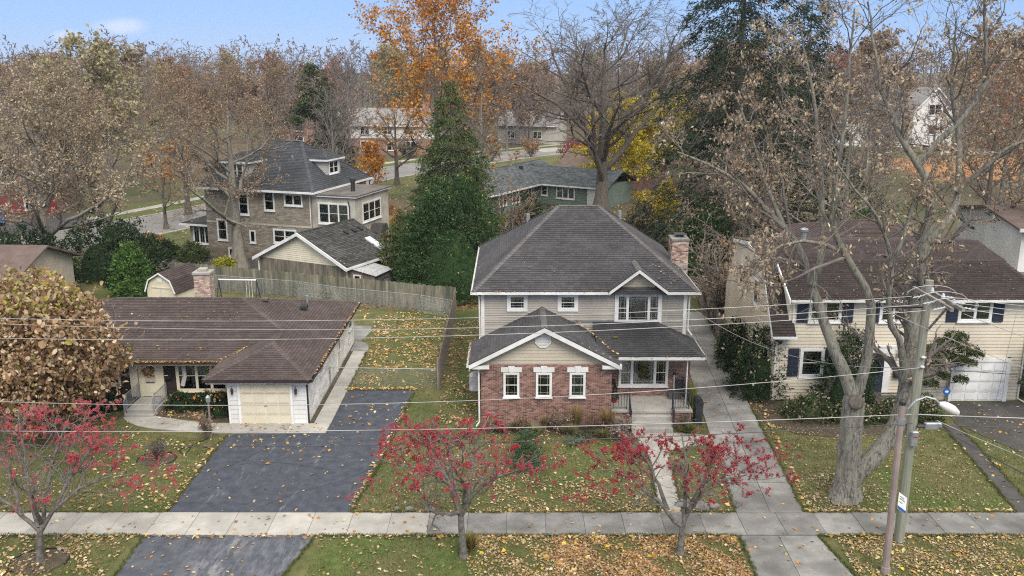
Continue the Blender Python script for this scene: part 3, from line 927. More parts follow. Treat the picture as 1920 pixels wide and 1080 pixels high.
MB().box(3.05, 7.2, 44.93, 44.975, 4.34, 4.44).build('flashing', 'galv', H)
downspout(H, [(-1.9, 44.55, 5.9), (-1.68, 44.9, 5.7), (-1.66, 44.92, 3.5), (-1.7, 44.7, 3.3), (-2.0, 44.5, 3.25)])
downspout(H, [(9.4, 44.55, 5.9), (9.1, 44.9, 5.7), (9.08, 44.92, 3.95), (9.25, 44.6, 3.7)])
downspout(H, [(-2.0, 41.6, 3.1), (-1.62, 41.66, 2.9), (-1.6, 41.62, .2), (-1.75, 41.3, .08)])
# chimney on the driveway side
cw_ = MB().box(9.02, 9.92, 50.0, 51.1, 0, 7.6).build('chimney', 'mortar', H)
bm = MB()
for f_, L in ((Face(None, 9.02, 50.0), .90), (Face(None, 9.92, 50.0, R(90)), 1.1), (Face(None, 9.02, 51.1, R(-90)), 1.1)):
    bricks(bm, f_, 0, L, .05, 7.59, BRICK_PALE + BRICK_PALE + BRICK_RED[:3], rb)
tag(bm.build('bricks', 'brick', cw_), kind='stuff')
MB().bbox(8.96, 9.98, 49.94, 51.16, 7.6, 7.72, .03).build('crown', 'concrete_old', cw_)
MB().box(9.3, 9.7, 50.35, 50.8, 7.72, 7.84).box(9.2, 9.8, 50.25, 50.9, 7.86, 7.9).build('flue_cap', 'metal_dark', cw_)
MB().box(8.93, 9.0, 49.9, 50.0, 6.0, 7.0).box(8.9, 9.9, 49.9, 49.985, 6.0, 6.12).build('flashing', 'galv', cw_)
for p in ((.95, 52.5, 8.25), (6.25, 52.1, 8.5)):
    MB().tube([(p[0], p[1], p[2] - .3), (p[0], p[1], p[2] + .45)], .11, 8).build('vent_pipe', 'galv', H)
MB().box(-.9, -.78, 41.64, 41.69, .95, 1.02).build('outlet', 'galv', H).location.x += 2.7
MB().box(5.1, 5.35, 41.44, 41.47, .42, .52).build('house_tag', 'white', H)
rebase(H, (3.7, 43, 0))
# items on and beside the house
tr = thing('potted_tree', 'tiny christmas tree in a red pot on the porch beside the brick wall', 'potted plant', (5.12, 42.5, .86))
MB().lathe([(.09, 0), (.13, .2), (.14, .22)], 10).build('pot', 'red_plastic', tr)
sh = thing('snow_shovel', 'black-bladed shovel with white handle upright on the porch', 'shovel', (8.2, 42.95, .86))
MB().tube([(0, .3, .25), (0, .42, 1.15)], .025, 6).build('handle', 'white', sh)
MB().xprism([(-.05, 0), (.02, 0), (.28, .3), (.3, .36), (.22, .34)], -.3, .3).build('blade', 'black_paint', sh)
MB().box(-.07, .07, .4, .46, 1.13, 1.25).build('grip', 'black_paint', sh)
fc = thing('folding_chair', 'black folded chair leaning in the porch corner by the white post', 'chair', (8.5, 43.2, .86))
MB().tube([(-.2, -.1, 0), (-.2, .2, 1.0), (.2, .2, 1.0), (.2, -.1, 0)], .025, 5).build('frame', 'black_paint', fc)
MB().slab([(-.18, .0, .35), (.18, .0, .35), (.18, .17, .92), (-.18, .17, .92)], .03).build('seat', 'black_paint', fc)
ac = thing('covered_air_unit', 'silver tarp-wrapped window unit sticking out at the brick house corner', 'air conditioner', (-1.85, 42.9, 1.45))
bmc = MB().bbox(-.28, .28, -.35, .35, 0, .85, .12).build('cover', 'tarp', ac)
MB().tube([(-.29, -.3, .3), (-.29, .3, .3)], .015, 5).build('strap', 'metal_dark', ac)
bn = thing('wheeled_bin', 'narrow dark grey bin with rounded lid between brick house porch and driveway', 'bin', (9.18, 41.9, 0))
MB().yprism([(-.16, 0), (.16, 0), (.19, 1.15), (.16, 1.3), (.06, 1.38), (-.08, 1.36), (-.17, 1.28), (-.19, 1.15)], -.3, .3).build('body', 'metal_dark', bn)
MB().box(-.21, .21, -.32, .32, 1.1, 1.16).build('rim', 'metal_dark', bn)
for s in (-1, 1):
    MB().xprism([(.28 + .1 * math.cos(R(a)), .1 + .1 * math.sin(R(a))) for a in range(0, 360, 30)], s * .22 - .03, s * .22 + .03).build('wheel', 'rubber', bn)

# ================================================================== RANCH HOUSE (left)
Q = thing('ranch_house', 'low white and dark brown ranch house with brown hip roof and one-car garage', 'house')
ez = 2.45
MB().box(-13.9, -10.05, 41.8, 55.2, 0, 2.46).build('garage_wall', 'white_siding', Q)
MB().box(-27.3, -13.92, 44.9, 55.2, 0, 2.5).build('wall', 'brown_paint', Q)
fr0 = Face(Q, -13.9, 41.8)
gw = bpy.data.objects['garage_wall']
siding(gw, fr0, .06, .56, .05, 2.3, .24, 'white_siding', .03); siding(gw, fr0, 3.12, 3.78, .05, 2.3, .24, 'white_siding', .03)
# white painted brick side wall
bm = MB()
bricks(bm, Face(None, -10.05, 41.82, R(90)), 0, 13.3, .03, 2.4, [(.74, .73, .71), (.77, .76, .74), (.71, .70, .68)], rb, L=.4, Hc=.2, g=.012, proud=.006)
tag(bm.build('blocks', 'brick', gw), kind='stuff')
for a in (-13.93, -10.12):
    MB().box(a, a + .09, 41.74, 41.84, 0, 2.35).build('corner_board', 'white', Q)
# garage door
gd = MB().box(-13.3, -10.86, 41.72, 41.77, .02, 2.16).build('garage_door', 'cream', Q)
for r in range(4):
    for c_ in range(4):
        x0 = -13.3 + .61 * c_ + .07; z0 = .02 + .535 * r + .07
        MB().bbox(x0, x0 + .47, 41.7, 41.725, z0, z0 + .4, .01).build('panel', 'cream', gd)
for r in range(1, 4):
    box('section_gap', 'joint', gd, -13.3, -10.86, 41.714, 41.721, .02 + .535 * r - .006, .02 + .535 * r + .006)
MB().box(-12.16, -12.0, 41.68, 41.7, .98, 1.03).build('door_handle', 'metal_grey', gd)
MB().box(-13.42, -13.3, 41.68, 41.77, 0, 2.3).box(-10.86, -10.74, 41.68, 41.77, 0, 2.3).box(-13.42, -10.74, 41.675, 41.77, 2.17, 2.32).build('door_frame', 'white', Q)
def lantern(P, x, y, z, m='metal_dark', rz=0):
    o = MB().tube([(0, 0, .02), (0, -.12, .06), (0, -.14, 0)], .015, 5).lathe([(.03, -.02), (.075, -.06), (.06, -.3), (.03, -.34)], 6, 0, -.14).build('wall_lamp', m, P, (x, y, z), rz)
    MB().lathe([(.045, -.1), (.05, -.26)], 6, 0, -.14).build('glass', 'glass', o)
    return o
lantern(Q, -13.66, 41.75, 1.95); lantern(Q, -10.55, 41.75, 1.95)
# front wall: door, wreath, wide window
fr1 = Face(Q, 0, 44.9)
brd = bpy.data.objects['wall']
brd2 = [o for o in Q.children if o.name.startswith('wall')][0]
siding(brd2, Face(Q, -27.3, 44.9), 0, 13.3, .1, 2.4, .2, 'brown_paint', .02)
door = MB().box(-19.36, -18.45, 44.8, 44.86, .32, 2.3).build('front_door', 'cream', Q)
MB().bbox(-19.18, -18.63, 44.78, 44.81, .5, 1.0, .01).build('panel', 'cream', door)
MB().bbox(-19.18, -18.63, 44.78, 44.81, 1.1, 2.1, .01).build('panel', 'shake', door)
MB().box(-19.15, -18.7, 44.75, 44.78, 1.08, 1.11).build('door_handle', 'metal_dark', door)
MB().box(-19.5, -19.36, 44.78, 44.88, .3, 2.42).box(-18.45, -18.2, 44.78, 44.88, .3, 2.42).box(-19.36, -18.45, 44.78, 44.88, 2.3, 2.42).build('door_frame', 'cream', Q)
lantern(Q, -18.0, 44.87, 2.15)
m2 = MB().bbox(-18.15, -17.75, 44.74, 44.87, 1.25, 1.55, .02).build('mailbox', 'black_paint', Q)
MB().box(-18.13, -17.95, 44.73, 44.75, 1.46, 1.49).build('flap', 'white', m2)
window(fr1, -17.45, .68, 2.75, 1.5, [1.25, 1, 1, .35], .12, ['dh', 'dh', 'dh', 'dh'], False, ['sides', 'half', None, None], trim='cream', out=.022)
MB().tube([(-17.25, 44.82, .9), (-17.1, 44.83, 1.4), (-17.12, 44.83, 2.1)], .12, 6).build('drape', 'curtain', Q)
MB().box(-19.95, -19.55, 44.75, 44.88, .3, 2.4).build('side_panel', 'cream', Q)
window(fr1, -22.8, 1.0, 2.2, 1.2, [1, 1], .1, 'dh', False, 'sides', trim='cream', out=.022)
# side windows and door facing the walk
frs = Face(Q, -10.05, 41.8, R(90))
window(frs, 3.0, 1.55, .75, .45, [1, 1], .06, 'fixed', trim='white', out=.01)
window(frs, 11.6, 1.35, .9, .75, None, .06, 'dh', trim='white', out=.01)
sdr = MB().box(0, .86, -.06, -.012, .1, 2.15).build('side_door', 'cream', Q, frs.at(7.6, 0, 0), R(90))
window(Face(sdr, 0, -.05), .2, 1.2, .46, .75, None, .04, 'fixed', trim='white', out=.012, sill=False)
MB().box(-.08, 0, -.07, -.012, .05, 2.25).box(.86, .94, -.07, -.012, .05, 2.25).box(0, .86, -.07, -.012, 2.16, 2.25).build('door_frame', 'white', sdr)
BR = (.088, .070, .066); BRC = (.098, .080, .074)
s_ = .327
Ap, Hh, Ee, E2 = (-12.35, 44.6, 3.3), (-12.35, 46.84, 3.3), (-15.35, 50, 4.28), (-22.5, 50, 4.28)
roof(Q, [[(-14.95, 41.35, ez), (-9.75, 41.35, ez), Ap],
         [(-9.75, 41.35, ez), (-9.75, 46.84, ez), Hh, Ap],
         [(-9.75, 46.84, ez), (-9.75, 55.9, ez), Ee, Hh],
         [(-14.95, 44.1, ez), (-14.95, 41.35, ez), Ap, Hh],
         [(-28.2, 44.1, ez), (-14.95, 44.1, ez), Hh, Ee, E2],
         [(-9.75, 55.9, ez), (-28.2, 55.9, ez), E2, Ee],
         [(-28.2, 55.9, ez), (-28.2, 44.1, ez), E2]], BR, 21,
     [((-14.95, 41.35, ez), Ap), ((-9.75, 41.35, ez), Ap), (Ap, Hh), (Hh, Ee), (Ee, E2), ((-9.75, 55.9, ez), Ee)], BRC, drop=.045)
gutter(Q, (-14.95, 41.35, ez), (-9.75, 41.35, ez), 'brown_paint'); gutter(Q, (-28.2, 44.1, ez), (-14.95, 44.1, ez), 'brown_paint')
gutter(Q, (-9.75, 41.3, ez), (-9.75, 55.9, ez), 'brown_paint')
MB().box(-14.85, -9.85, 41.4, 41.5, 2.22, 2.33).build('fascia', 'white', Q)
MB().box(-27.9, -14.85, 44.15, 44.25, 2.22, 2.33).build('fascia', 'cream', Q)
MB().box(-14.85, -9.85, 41.5, 55.8, 2.28, 2.31).build('soffit', 'white', Q)
downspout(Q, [(-9.85, 41.4, 2.3), (-10.0, 41.7, 2.1), (-10.0, 41.72, .1)], 'brown_paint')
ch = MB().box(-19.4, -18.45, 53.7, 54.5, 2.5, 4.75).build('chimney', 'mortar', Q)
bm = MB()
for f_, L in ((Face(None, -19.4, 53.7), .95), (Face(None, -18.45, 53.7, R(90)), .8)):
    bricks(bm, f_, 0, L, 2.5, 4.74, BRICK_PALE, rb)
tag(bm.build('bricks', 'brick', ch), kind='stuff')
MB().bbox(-19.48, -18.37, 53.62, 54.58, 4.75, 4.9, .03).build('crown', 'concrete', ch)
MB().bbox(-19.2, -18.65, 53.85, 54.35, 4.9, 5.08, .03).build('flue_tile', 'concrete', ch)
MB().box(-14.4, -14.05, 50.3, 50.65, 4.0, 4.14).build('roof_vent', 'roof_brown', Q)
MB().xprism([(50.9, 3.35), (51.3, 3.4), (51.3, 3.58), (50.95, 3.5)], -12.35, -11.95).build('roof_vent', 'dark', Q)
MB().tube([(-12.3, 52.6, 3.2), (-12.3, 52.6, 3.75)], .08, 8).build('vent_pipe', 'galv', Q)
# stoop
sp = MB().bbox(-19.5, -18.0, 42.95, 44.78, 0, .3, .015).build('stoop', 'concrete', Q)
MB().bbox(-19.5, -18.02, 42.6, 42.94, 0, .15, .015).build('step', 'concrete', sp)
railing(Q, [(-19.48, 44.6, .3), (-19.48, 43.0, .3), (-19.48, 42.65, .0)], .8, .11, 'metal_grey')
railing(Q, [(-18.06, 44.6, .3), (-18.06, 43.0, .3), (-18.06, 42.75, .15)], .8, .11, 'metal_grey')
rebase(Q, (-18, 48, 0))
rng_ = np.random.default_rng(9)
wr = thing('door_wreath', 'autumn wreath of orange leaves hanging on the cream front door', 'wreath', (-18.95, 44.72, 1.78))
wv = MB()
for k in range(150):
    a = rng_.random() * 6.283; rr = .25 + .07 * rng_.normal()
    p = Vector((rr * math.cos(a), .05 * rng_.normal() - .03, rr * math.sin(a)))
    d = Vector(rng_.normal(size=3)).normalized() * .07; e = d.orthogonal().normalized() * .04
    cpal = [(.42, .10, .03), (.5, .2, .04), (.2, .05, .03), (.3, .22, .08), (.1, .1, .04)][int(rng_.integers(5))]
    wv._add([p - d, p + e, p + d, p - e], [(0, 1, 2, 3)], cpal)
wv.build('leaves', 'wreath', wr)
MB().tube([(.25 * math.cos(R(a)), 0, .25 * math.sin(R(a))) for a in range(0, 361, 30)], .03, 5).build('ring', 'bark_dark', wr)
lp = thing('yard_lamp_post', 'thin weathered lamp post with dead vine by the ranch walk', 'lamp post', (-14.35, 40.2, 0))
MB().tube([(0, 0, 0), (0, 0, 1.75)], .05, 7).build('post', 'lamp_post', lp)
MB().lathe([(.06, 1.75), (.11, 1.8), (.12, 2.02), (.04, 2.12)], 6).build('lantern', 'galv', lp)
hs = tag(MB().tube([(-14.6 + .7 * math.cos(R(a)) * (1 + .08 * math.sin(3 * R(a))), 38.6 + .45 * math.sin(R(a)), .035) for a in range(-40, 250, 12)] + [(-14.9, 39.3, .035), (-14.6, 39.7, .035), (-14.4, 40.0, .035)], .02, 5).build('garden_hose', 'rubber'),
     'black garden hose lying looped on the ranch house lawn', 'hose')

# ================================================================== CREAM HOUSE (right)
N = thing('cream_house', 'cream sided two-storey house with navy shutters and dark brown roof', 'house')
prof = [(45, 0), (45, 3.65), (47.3, 6.9), (50.5, 7.38), (53.7, 6.9), (56, 3.65), (56, 0)]
MB().xprism(prof, 13.66, 14.5).build('end_wall', 'beige_siding', N)
ew = [o for o in N.children if o.name.startswith('end_wall')][0]
MB().box(14.5, 26.7, 45.0, 56, 0, 5.6).build('wall', 'beige_siding', N)
nwall = [o for o in N.children if o.name.startswith('wall')][0]
fn = Face(N, 13.66, 45.0)
siding(nwall, fn, 0, 13.0, .1, 5.58, .178, 'beige_siding', .04, lambda z: (0 if z < 3.5 else .8, 13.0))
fl = Face(N, 13.66, 56, R(-90))
def endw(z):
    if z < 3.65: return (0, 11)
    d = (z - 3.65) / 3.25 * 2.3 if z < 6.9 else 2.3 + (z - 6.9) / .48 * 3.2
    return (d, 11 - d)
siding(ew, fl, 0, 11, .1, 7.3, .178, 'beige_siding', .04, endw)
NB = (.052, .042, .040); NBC = (.062, .051, .048)
roof(N, [[(13.4, 44.4, 3.72), (14.55, 44.4, 3.72), (14.55, 47.3, 7.0), (13.4, 47.3, 7.0)]], NB, 31, name='side_roof')
roof(N, [[(14.2, 44.5, 5.64), (27.5, 44.5, 5.64), (26.2, 47.45, 7.06), (14.2, 47.45, 7.06)],
         [(27.5, 44.5, 5.64), (27.5, 53, 5.64), (26.2, 50.5, 7.06), (26.2, 47.45, 7.06)]], NB, 32, [((27.5, 44.5, 5.64), (26.2, 47.45, 7.06))], NBC, name='front_roof')
roof(N, [[(13.4, 47.3, 7.02), (26.4, 47.3, 7.02), (26.4, 50.5, 7.5), (13.4, 50.5, 7.5)],
         [(26.4, 53.8, 7.02), (13.4, 53.8, 7.02), (13.4, 50.5, 7.5), (26.4, 50.5, 7.5)]], (.078, .062, .059), 33, [((13.4, 50.5, 7.5), (26.4, 50.5, 7.5))], NBC, name='upper_roof')  # paler shingle colour paints in the sky's reflection on the top slopes
MB().box(18.2, 27, 54.0, 61.5, 0, 6.4).build('rear_wing', 'beige_siding', N)
c0 = (22.6, 57.0, 7.6)
q4 = [(17.8, 53.2, 6.3), (27.4, 53.2, 6.3), (27.4, 61.8, 6.3), (17.8, 61.8, 6.3)]
roof(N, [[q4[i], q4[(i + 1) % 4], c0] for i in range(4)], (.080, .063, .060), 34, [(q4[i], c0) for i in range(4)], (.11, .08, .075), name='rear_roof')
for a, b in (((45 - .45, 3.62), (47.25, 6.98)), ((47.25, 6.98), (50.5, 7.46)), ((50.5, 7.46), (53.8, 6.98))):
    MB().xprism([a, b, (b[0], b[1] - .2), (a[0], a[1] - .2)], 13.36, 13.42).build('rake_board', 'white', N)
MB().xprism([(44.5, 5.62), (47.4, 7.04), (47.4, 6.84), (44.5, 5.42)], 14.12, 14.18).build('rake_board', 'white', N)
MB().xprism([(45.0, 3.8), (45.0, 5.45), (47.2, 6.8)], 14.3, 14.5).build('cheek_wall', 'beige_siding', N)
gutter(N, (14.2, 44.5, 5.62), (27.5, 44.5, 5.62)); gutter(N, (13.38, 44.4, 3.7), (14.6, 44.4, 3.7))
MB().box(14.3, 27.3, 44.52, 44.95, 5.5, 5.54).build('soffit', 'white', N)
downspout(N, [(14.35, 44.45, 5.5), (14.5, 44.9, 5.3), (14.5, 44.92, 4.0), (14.4, 44.6, 3.85)])
downspout(N, [(13.8, 44.45, 3.6), (13.72, 44.9, 3.4), (13.72, 44.92, .2)])
downspout(N, [(26.9, 44.45, 5.5), (26.65, 44.9, 5.3), (26.65, 44.92, .15), (26.8, 44.5, .08)])
fx = Face(N, 0, 45.0)
def shutter(x0, x1, z0, z1):
    o = MB().bbox(x0, x1, 44.9, 44.965, z0, z1, .012).build('shutter', 'navy', N)
    n = int((z1 - z0 - .16) / .07)
    for k in range(n):
        box('slat', 'navy', o, x0 + .05, x1 - .05, 44.885, 44.902, z0 + .08 + k * .07, z0 + .08 + k * .07 + .045)
for (a, b, z0, z1, un, cu) in ((15.3, 16.95, 4.36, 5.42, [1, 1], ['blind', None]), (18.95, 20.35, 4.36, 5.42, [1, 1], 'half'), (23.0, 24.7, 4.4, 5.44, [1, 1], None)):
    window(fx, a + .1, z0 + .06, b - a - .2, z1 - z0 - .12, un, .12, 'dh', False, cu, out=.03)
    shutter(a - .62, a - .06, z0 - .06, z1 + .06); shutter(b + .06, b + .62, z0 - .06, z1 + .06)
window(fx, 15.15, 1.45, 1.0, 1.32, None, .13, 'dh', False, 'sides', out=.03)
shutter(14.4, 14.96, 1.38, 2.9); shutter(16.32, 16.9, 1.38, 2.9)
# front door with white surround
dn = MB().box(18.55, 19.4, 44.88, 44.96, .4, 2.65).build('front_door', 'navy', N)
MB().bbox(18.66, 19.28, 44.86, 44.89, .6, 1.3, .01).build('panel', 'navy', dn)
MB().bbox(18.66, 19.28, 44.86, 44.89, 1.45, 2.5, .01).build('storm_glass', 'glass', dn)
MB().box(19.2, 19.26, 44.83, 44.86, 1.4, 1.5).build('door_handle', 'metal_grey', dn)
MB().box(18.2, 18.55, 44.84, 44.97, .3, 2.95).box(19.4, 19.75, 44.84, 44.97, .3, 2.95).box(18.1, 19.85, 44.8, 44.97, 2.66, 3.0).box(18.0, 19.95, 44.76, 44.97, 3.0, 3.1).build('door_frame', 'white', N)
MB().bbox(17.8, 20.2, 43.6, 44.95, 0, .32, .02).build('stoop', 'concrete_old', N)
lantern(N, 20.1, 44.95, 2.75)
m3 = MB().bbox(19.95, 20.4, 44.72, 44.96, 1.35, 1.75, .03).build('mailbox', 'black_paint', N)
MB().box(20.02, 20.33, 44.70, 44.72, 1.62, 1.66).build('flap', 'metal_grey', m3)
# garage door
g2 = MB().box(23.05, 25.8, 44.86, 44.93, .03, 2.2).build('garage_door', 'white', N)
for r in range(4):
    for c_ in range(4):
        x0 = 23.05 + .6875 * c_ + .07; z0 = .03 + .5425 * r + .08
        MB().bbox(x0, x0 + .55, 44.84, 44.865, z0, z0 + .38, .012).build('panel', 'white', g2)
for r in range(1, 4):
    box('section_gap', 'joint', g2, 23.05, 25.8, 44.854, 44.861, .03 + .5425 * r - .007, .03 + .5425 * r + .007)
MB().box(22.85, 23.05, 44.82, 44.95, 0, 2.4).box(25.8, 26.0, 44.82, 44.95, 0, 2.4).box(22.85, 26.0, 44.815, 44.95, 2.2, 2.4).build('door_frame', 'white', N)
# windows in the end wall
for (y, z, w, h) in ((52.6, 4.4, .75, 1.2), (49.3, 4.3, .75, 1.25), (49.0, 1.5, .8, 1.3), (46.6, 1.3, .7, 1.2)):
    window(fl, 56 - y, z, w, h, None, .1, 'dh', False, 'sides', out=.03)
MB().box(20.1, 20.5, 47.7, 48.1, 7.05, 7.22).build('roof_vent', 'metal_dark', N)
MB().box(20.9, 21.25, 46.0, 46.3, 6.42, 6.6).build('roof_vent', 'metal_dark', N)
MB().tube([(16.6, 50.7, 7.4), (16.6, 50.7, 8.0)], .14, 8).lathe([(.22, 8.0), (.24, 8.12), (.1, 8.2)], 8, 16.6, 50.7).build('vent_pipe', 'galv', N)
rebase(N, (20, 48, 0))
be = thing('garden_bench', 'dark brown wooden bench in front of the navy front door', 'bench', (19.2, 43.35, 0))
for i in range(4):
    box('seat_slat', 'bark_dark', be, -.75, .75, -.25 + i * .12, -.16 + i * .12, .44, .47)
for i in range(3):
    box('back_slat', 'bark_dark', be, -.75, .75, .24, .27, .58 + i * .14, .68 + i * .14)
for sx in (-.7, .64):
    for sy, h in ((-.24, .44), (.22, .98)):
        box('leg', 'bark_dark', be, sx, sx + .06, sy, sy + .06, 0, h)
    box('armrest', 'bark_dark', be, sx, sx + .06, -.26, .22, .62, .67)
sg = thing('security_sign', 'small round blue sign on a stake at the garage corner', 'sign', (22.3, 43.8, 0))
MB().tube([(0, 0, 0), (0, 0, .8)], .015, 5).build('stake', 'metal_grey', sg)
MB().yprism([(.2 * math.cos(R(a)), .95 + .2 * math.sin(R(a))) for a in range(0, 360, 30)], -.02, 0).build('plate', 'blue_sign', sg)
MB().yprism([(.1 * math.cos(R(a)), .95 + .06 * math.sin(R(a))) for a in range(0, 360, 30)], -.026, -.021).build('mark', 'white', sg)

# ================================================================== TAN BRICK HOUSE behind the fence
T = thing('tan_house', 'three-level tan brick house with slate-grey hip roof, dormers and cream sun room', 'house', (-27.7, 81.3, 0), R(-18))
tw = MB().box(0, 10.8, 0, 10, 0, 6.4).build('wall', 'mortar_tan', T)
bm = MB()
bricks(bm, Face(None, 0, 0), 0, 10.8, .9, 6.3, BRICK_TAN, rb, L=.42, Hc=.14, g=.02)
bricks(bm, Face(None, 0, 0), 0, 10.8, .05, .85, [(.19, .155, .12), (.23, .19, .15)], rb, L=.6, Hc=.28, g=.02)
tag(bm.build('bricks', 'brick', tw), kind='stuff')
MB().box(0, 10.8, -.05, -.013, 3.15, 3.3).build('belt_course', 'stucco', T)
TS = (.062, .067, .074); TSC = (.075, .08, .088)
q = [(-.6, -.6, 6.4), (11.4, -.6, 6.4), (11.4, 10.6, 6.4), (-.6, 10.6, 6.4)]
r1, r2 = (3.9, 5, 10.2), (7.2, 5, 10.2)
roof(T, [[q[0], q[1], r2, r1], [q[1], q[2], r2], [q[2], q[3], r1, r2], [q[3], q[0], r1]], TS, 41, [(q[0], r1), (q[1], r2), (q[2], r2), (q[3], r1), (r1, r2)], TSC, expo=.2, tab=.4)
for a, b in ((0, 1), (1, 2)):
    gutter(T, q[a], q[b], s=.16)
MB().box(-.55, 11.35, -.55, 0, 6.2, 6.26).box(10.8, 11.35, 0, 10.5, 6.2, 6.26).build('soffit', 'white', T)
# front dormer (window to the front) and side dormer (window to the right)
def dormer(P, cx, cy, rz, w, d, z0, h, seed):
    """origin at the middle of the dormer's front foot, facing local -y"""
    o = MB().box(-w / 2, w / 2, 0, d, z0 - .8, z0 + h).build('dormer', 'grey_siding', P, (cx, cy, 0), rz)
    siding(o, Face(o, -w / 2, 0), 0, w, z0, z0 + h, .15, 'grey_siding', .025)
    siding(o, Face(o, w / 2, 0, R(90)), 0, d, z0, z0 + h, .15, 'grey_siding', .025)
    siding(o, Face(o, -w / 2, d, R(-90)), 0, d, z0, z0 + h, .15, 'grey_siding', .025)
    e = .35; zt = z0 + h
    c = [(-w / 2 - e, -e, zt), (w / 2 + e, -e, zt), (w / 2 + e, d, zt), (-w / 2 - e, d, zt)]
    a, b = (0, w * .35, zt + .75), (0, d + .3, zt + .75)
    rr_ = random.Random(seed)
    dk = MB(); sg_ = MB()
    for f in ([c[0], c[1], a], [c[1], c[2], b, a], [c[3], c[0], a, b]):
        dk.slab(f, .16); shingle(sg_, f, TS, rr_, .2, .4)
    dk.build('dormer_roof', 'white', o)
    tag(sg_.build('shingles', 'shingle', o), kind='stuff')
    return o
d1 = dormer(T, 3.1, .75, 0, 2.3, 3.2, 6.9, 1.75, 42)
wq = window(Face(T, 3.1, .75), -.55, 7.25, 1.1, 1.1, [1, 1], .1, 'dh', out=.03)
d2 = dormer(T, 10.35, 5.0, R(90), 2.6, 3.0, 7.0, 1.75, 43)
wq = window(Face(T, 10.35, 5.0, R(90)), -.75, 7.45, 1.5, 1.0, [1, 1], .1, 'dh', out=.03)
ft = Face(T, 0, 0)
for (u, z, w, h, un, k, cu) in ((3.6, 4.1, .85, 1.75, None, 'dh', None), (6.25, 4.6, .85, 1.55, None, 'dh', None), (8.3, 5.15, 1.6, .85, [1, 1], 'fixed', None),
                                (1.2, 1.65, .85, 1.75, None, 'dh', 'sides'), (4.55, 1.6, .4, .95, None, 'fixed', None), (7.0, 1.75, 2.1, 1.05, [1, 1], 'dh', 'half'), (2.2, .15, .8, .65, None, 'fixed', None)):
    window(ft, u, z, w, h, un, .12, k, False, cu, out=.03)
# cream sun-room block
MB().box(10.82, 15.0, .1, 6.6, 0, 6.0).build('sun_room', 'stucco', T)
MB().box(10.7, 15.25, -.15, 6.8, 6.0, 6.12).build('room_fascia', 'white', T)
MB().box(10.65, 15.3, -.2, 6.85, 6.12, 6.2).build('flat_roof', 'flat_roof', T)
fs, fe = Face(T, 10.82, .1), Face(T, 15.0, .1, R(90))
window(fs, .75, 3.75, 2.75, 1.6, [1, 1, 1], .14, 'dh', False, 'full', out=.012)
window(fe, 1.4, 3.75, 3.3, 1.5, [1, 1, 1], .14, 'dh', False, [None, None, 'full'], out=.012)
MB().tube([(13.6, 2.5, 6.2), (13.6, 2.5, 7.0)], .2, 8).lathe([(.26, 7.0), (.26, 7.35), (.1, 7.42)], 8, 13.6, 2.5).build('flue', 'metal_dark', T)
MB().xprism([(2.6, 2.6), (4.4, 2.6), (3.9, 3.25), (3.1, 3.25)], 15.0, 16.1).build('door_hood', 'deck', T)
window(fe, 2.7, 1.3, 1.1, 1.2, None, .14, 'fixed', out=.012)
MB().box(15.01, 15.1, 4.9, 5.8, .9, 2.7).build('side_door', 'red_siding', T)
downspout(T, [(10.75, .0, 5.95), (10.7, .02, 5.7), (10.7, .04, .2)], r=.06)
downspout(T, [(14.4, .0, 5.7), (14.5, .02, 5.2), (14.5, .02, 2.6)], 'metal_dark', r=.05)
# left sun porch
MB().box(-2.6, -.01, .9, 6.5, 0, 2.75).build('sun_porch', 'mortar_tan', T)
roof(T, [[(-3.2, .3, 2.8), (.0, .3, 2.8), (.0, 2.8, 3.6), (-.6, 3.4, 3.6)], [(-3.2, 7, 2.8), (-3.2, .3, 2.8), (-.6, 3.4, 3.6), (-.6, 4.4, 3.6)]], TS, 44, expo=.2, tab=.4, name='porch_roof')
gutter(T, (-3.2, .3, 2.8), (.0, .3, 2.8), s=.15)
window(Face(T, -2.6, .9), .45, .95, 1.75, 1.55, [1, 1, 1], .12, 'fixed', False, 'full', muntin=2, out=.012)
for p in ((6.9, 1.6, 7.55), (7.4, 3.0, 8.5), (5.6, .9, 7.1)):
    MB().tube([(p[0], p[1], p[2]), (p[0], p[1], p[2] + .6)], .1, 7).build('vent_pipe', 'galv', T)

# garage behind the fence
Gg = thing('garage', 'weathered wooden garage with cream gable and mossy dark shingle roof', 'garage', (-20.0, 70.3, 0), R(-27))
gwl = MB().yprism([(0, 0), (8.4, 0), (8.4, 2.5), (4.2, 4.45), (0, 2.5)], 0, 6.5).build('wall', 'cream', Gg)
rg = random.Random(8)
x = 0
while x < 8.35:
    w = .19 + .03 * rg.random()
    MB().box(x, min(x + w - .012, 8.4), -.03 - .01 * rg.random(), -.002, .02, 2.28 + .02 * rg.random()).build('plank', 'old_wood', gwl)
    x += w
siding(gwl, Face(Gg, 0, 0), 0, 8.4, 2.3, 4.4, .155, 'cream', .03, lambda z: (max(0, (z - 2.5) / .464), min(8.4, 8.4 - (z - 2.5) / .464)))
e0, pk = 2.42, 4.62
roof(Gg, [[(-.35, 6.8, e0 - .1), (-.35, -.35, e0 - .1), (4.2, -.35, pk), (4.2, 6.8, pk)], [(8.75, -.35, e0 - .1), (8.75, 6.8, e0 - .1), (4.2, 6.8, pk), (4.2, -.35, pk)]], (.070, .070, .068), 45, [((4.2, -.35, pk), (4.2, 6.8, pk))], (.06, .06, .055), expo=.18, tab=.38, var=.35)
for s in (-1, 1):
    MB().yprism([(4.2 + s * 4.6, e0 - .1), (4.2, pk + .02), (4.2, pk - .24), (4.2 + s * 4.6, e0 - .36)], -.44, -.36).build('rake_board', 'white', Gg)
gutter(Gg, (8.75, -.35, e0 - .1), (8.75, 6.8, e0 - .1), s=.16)
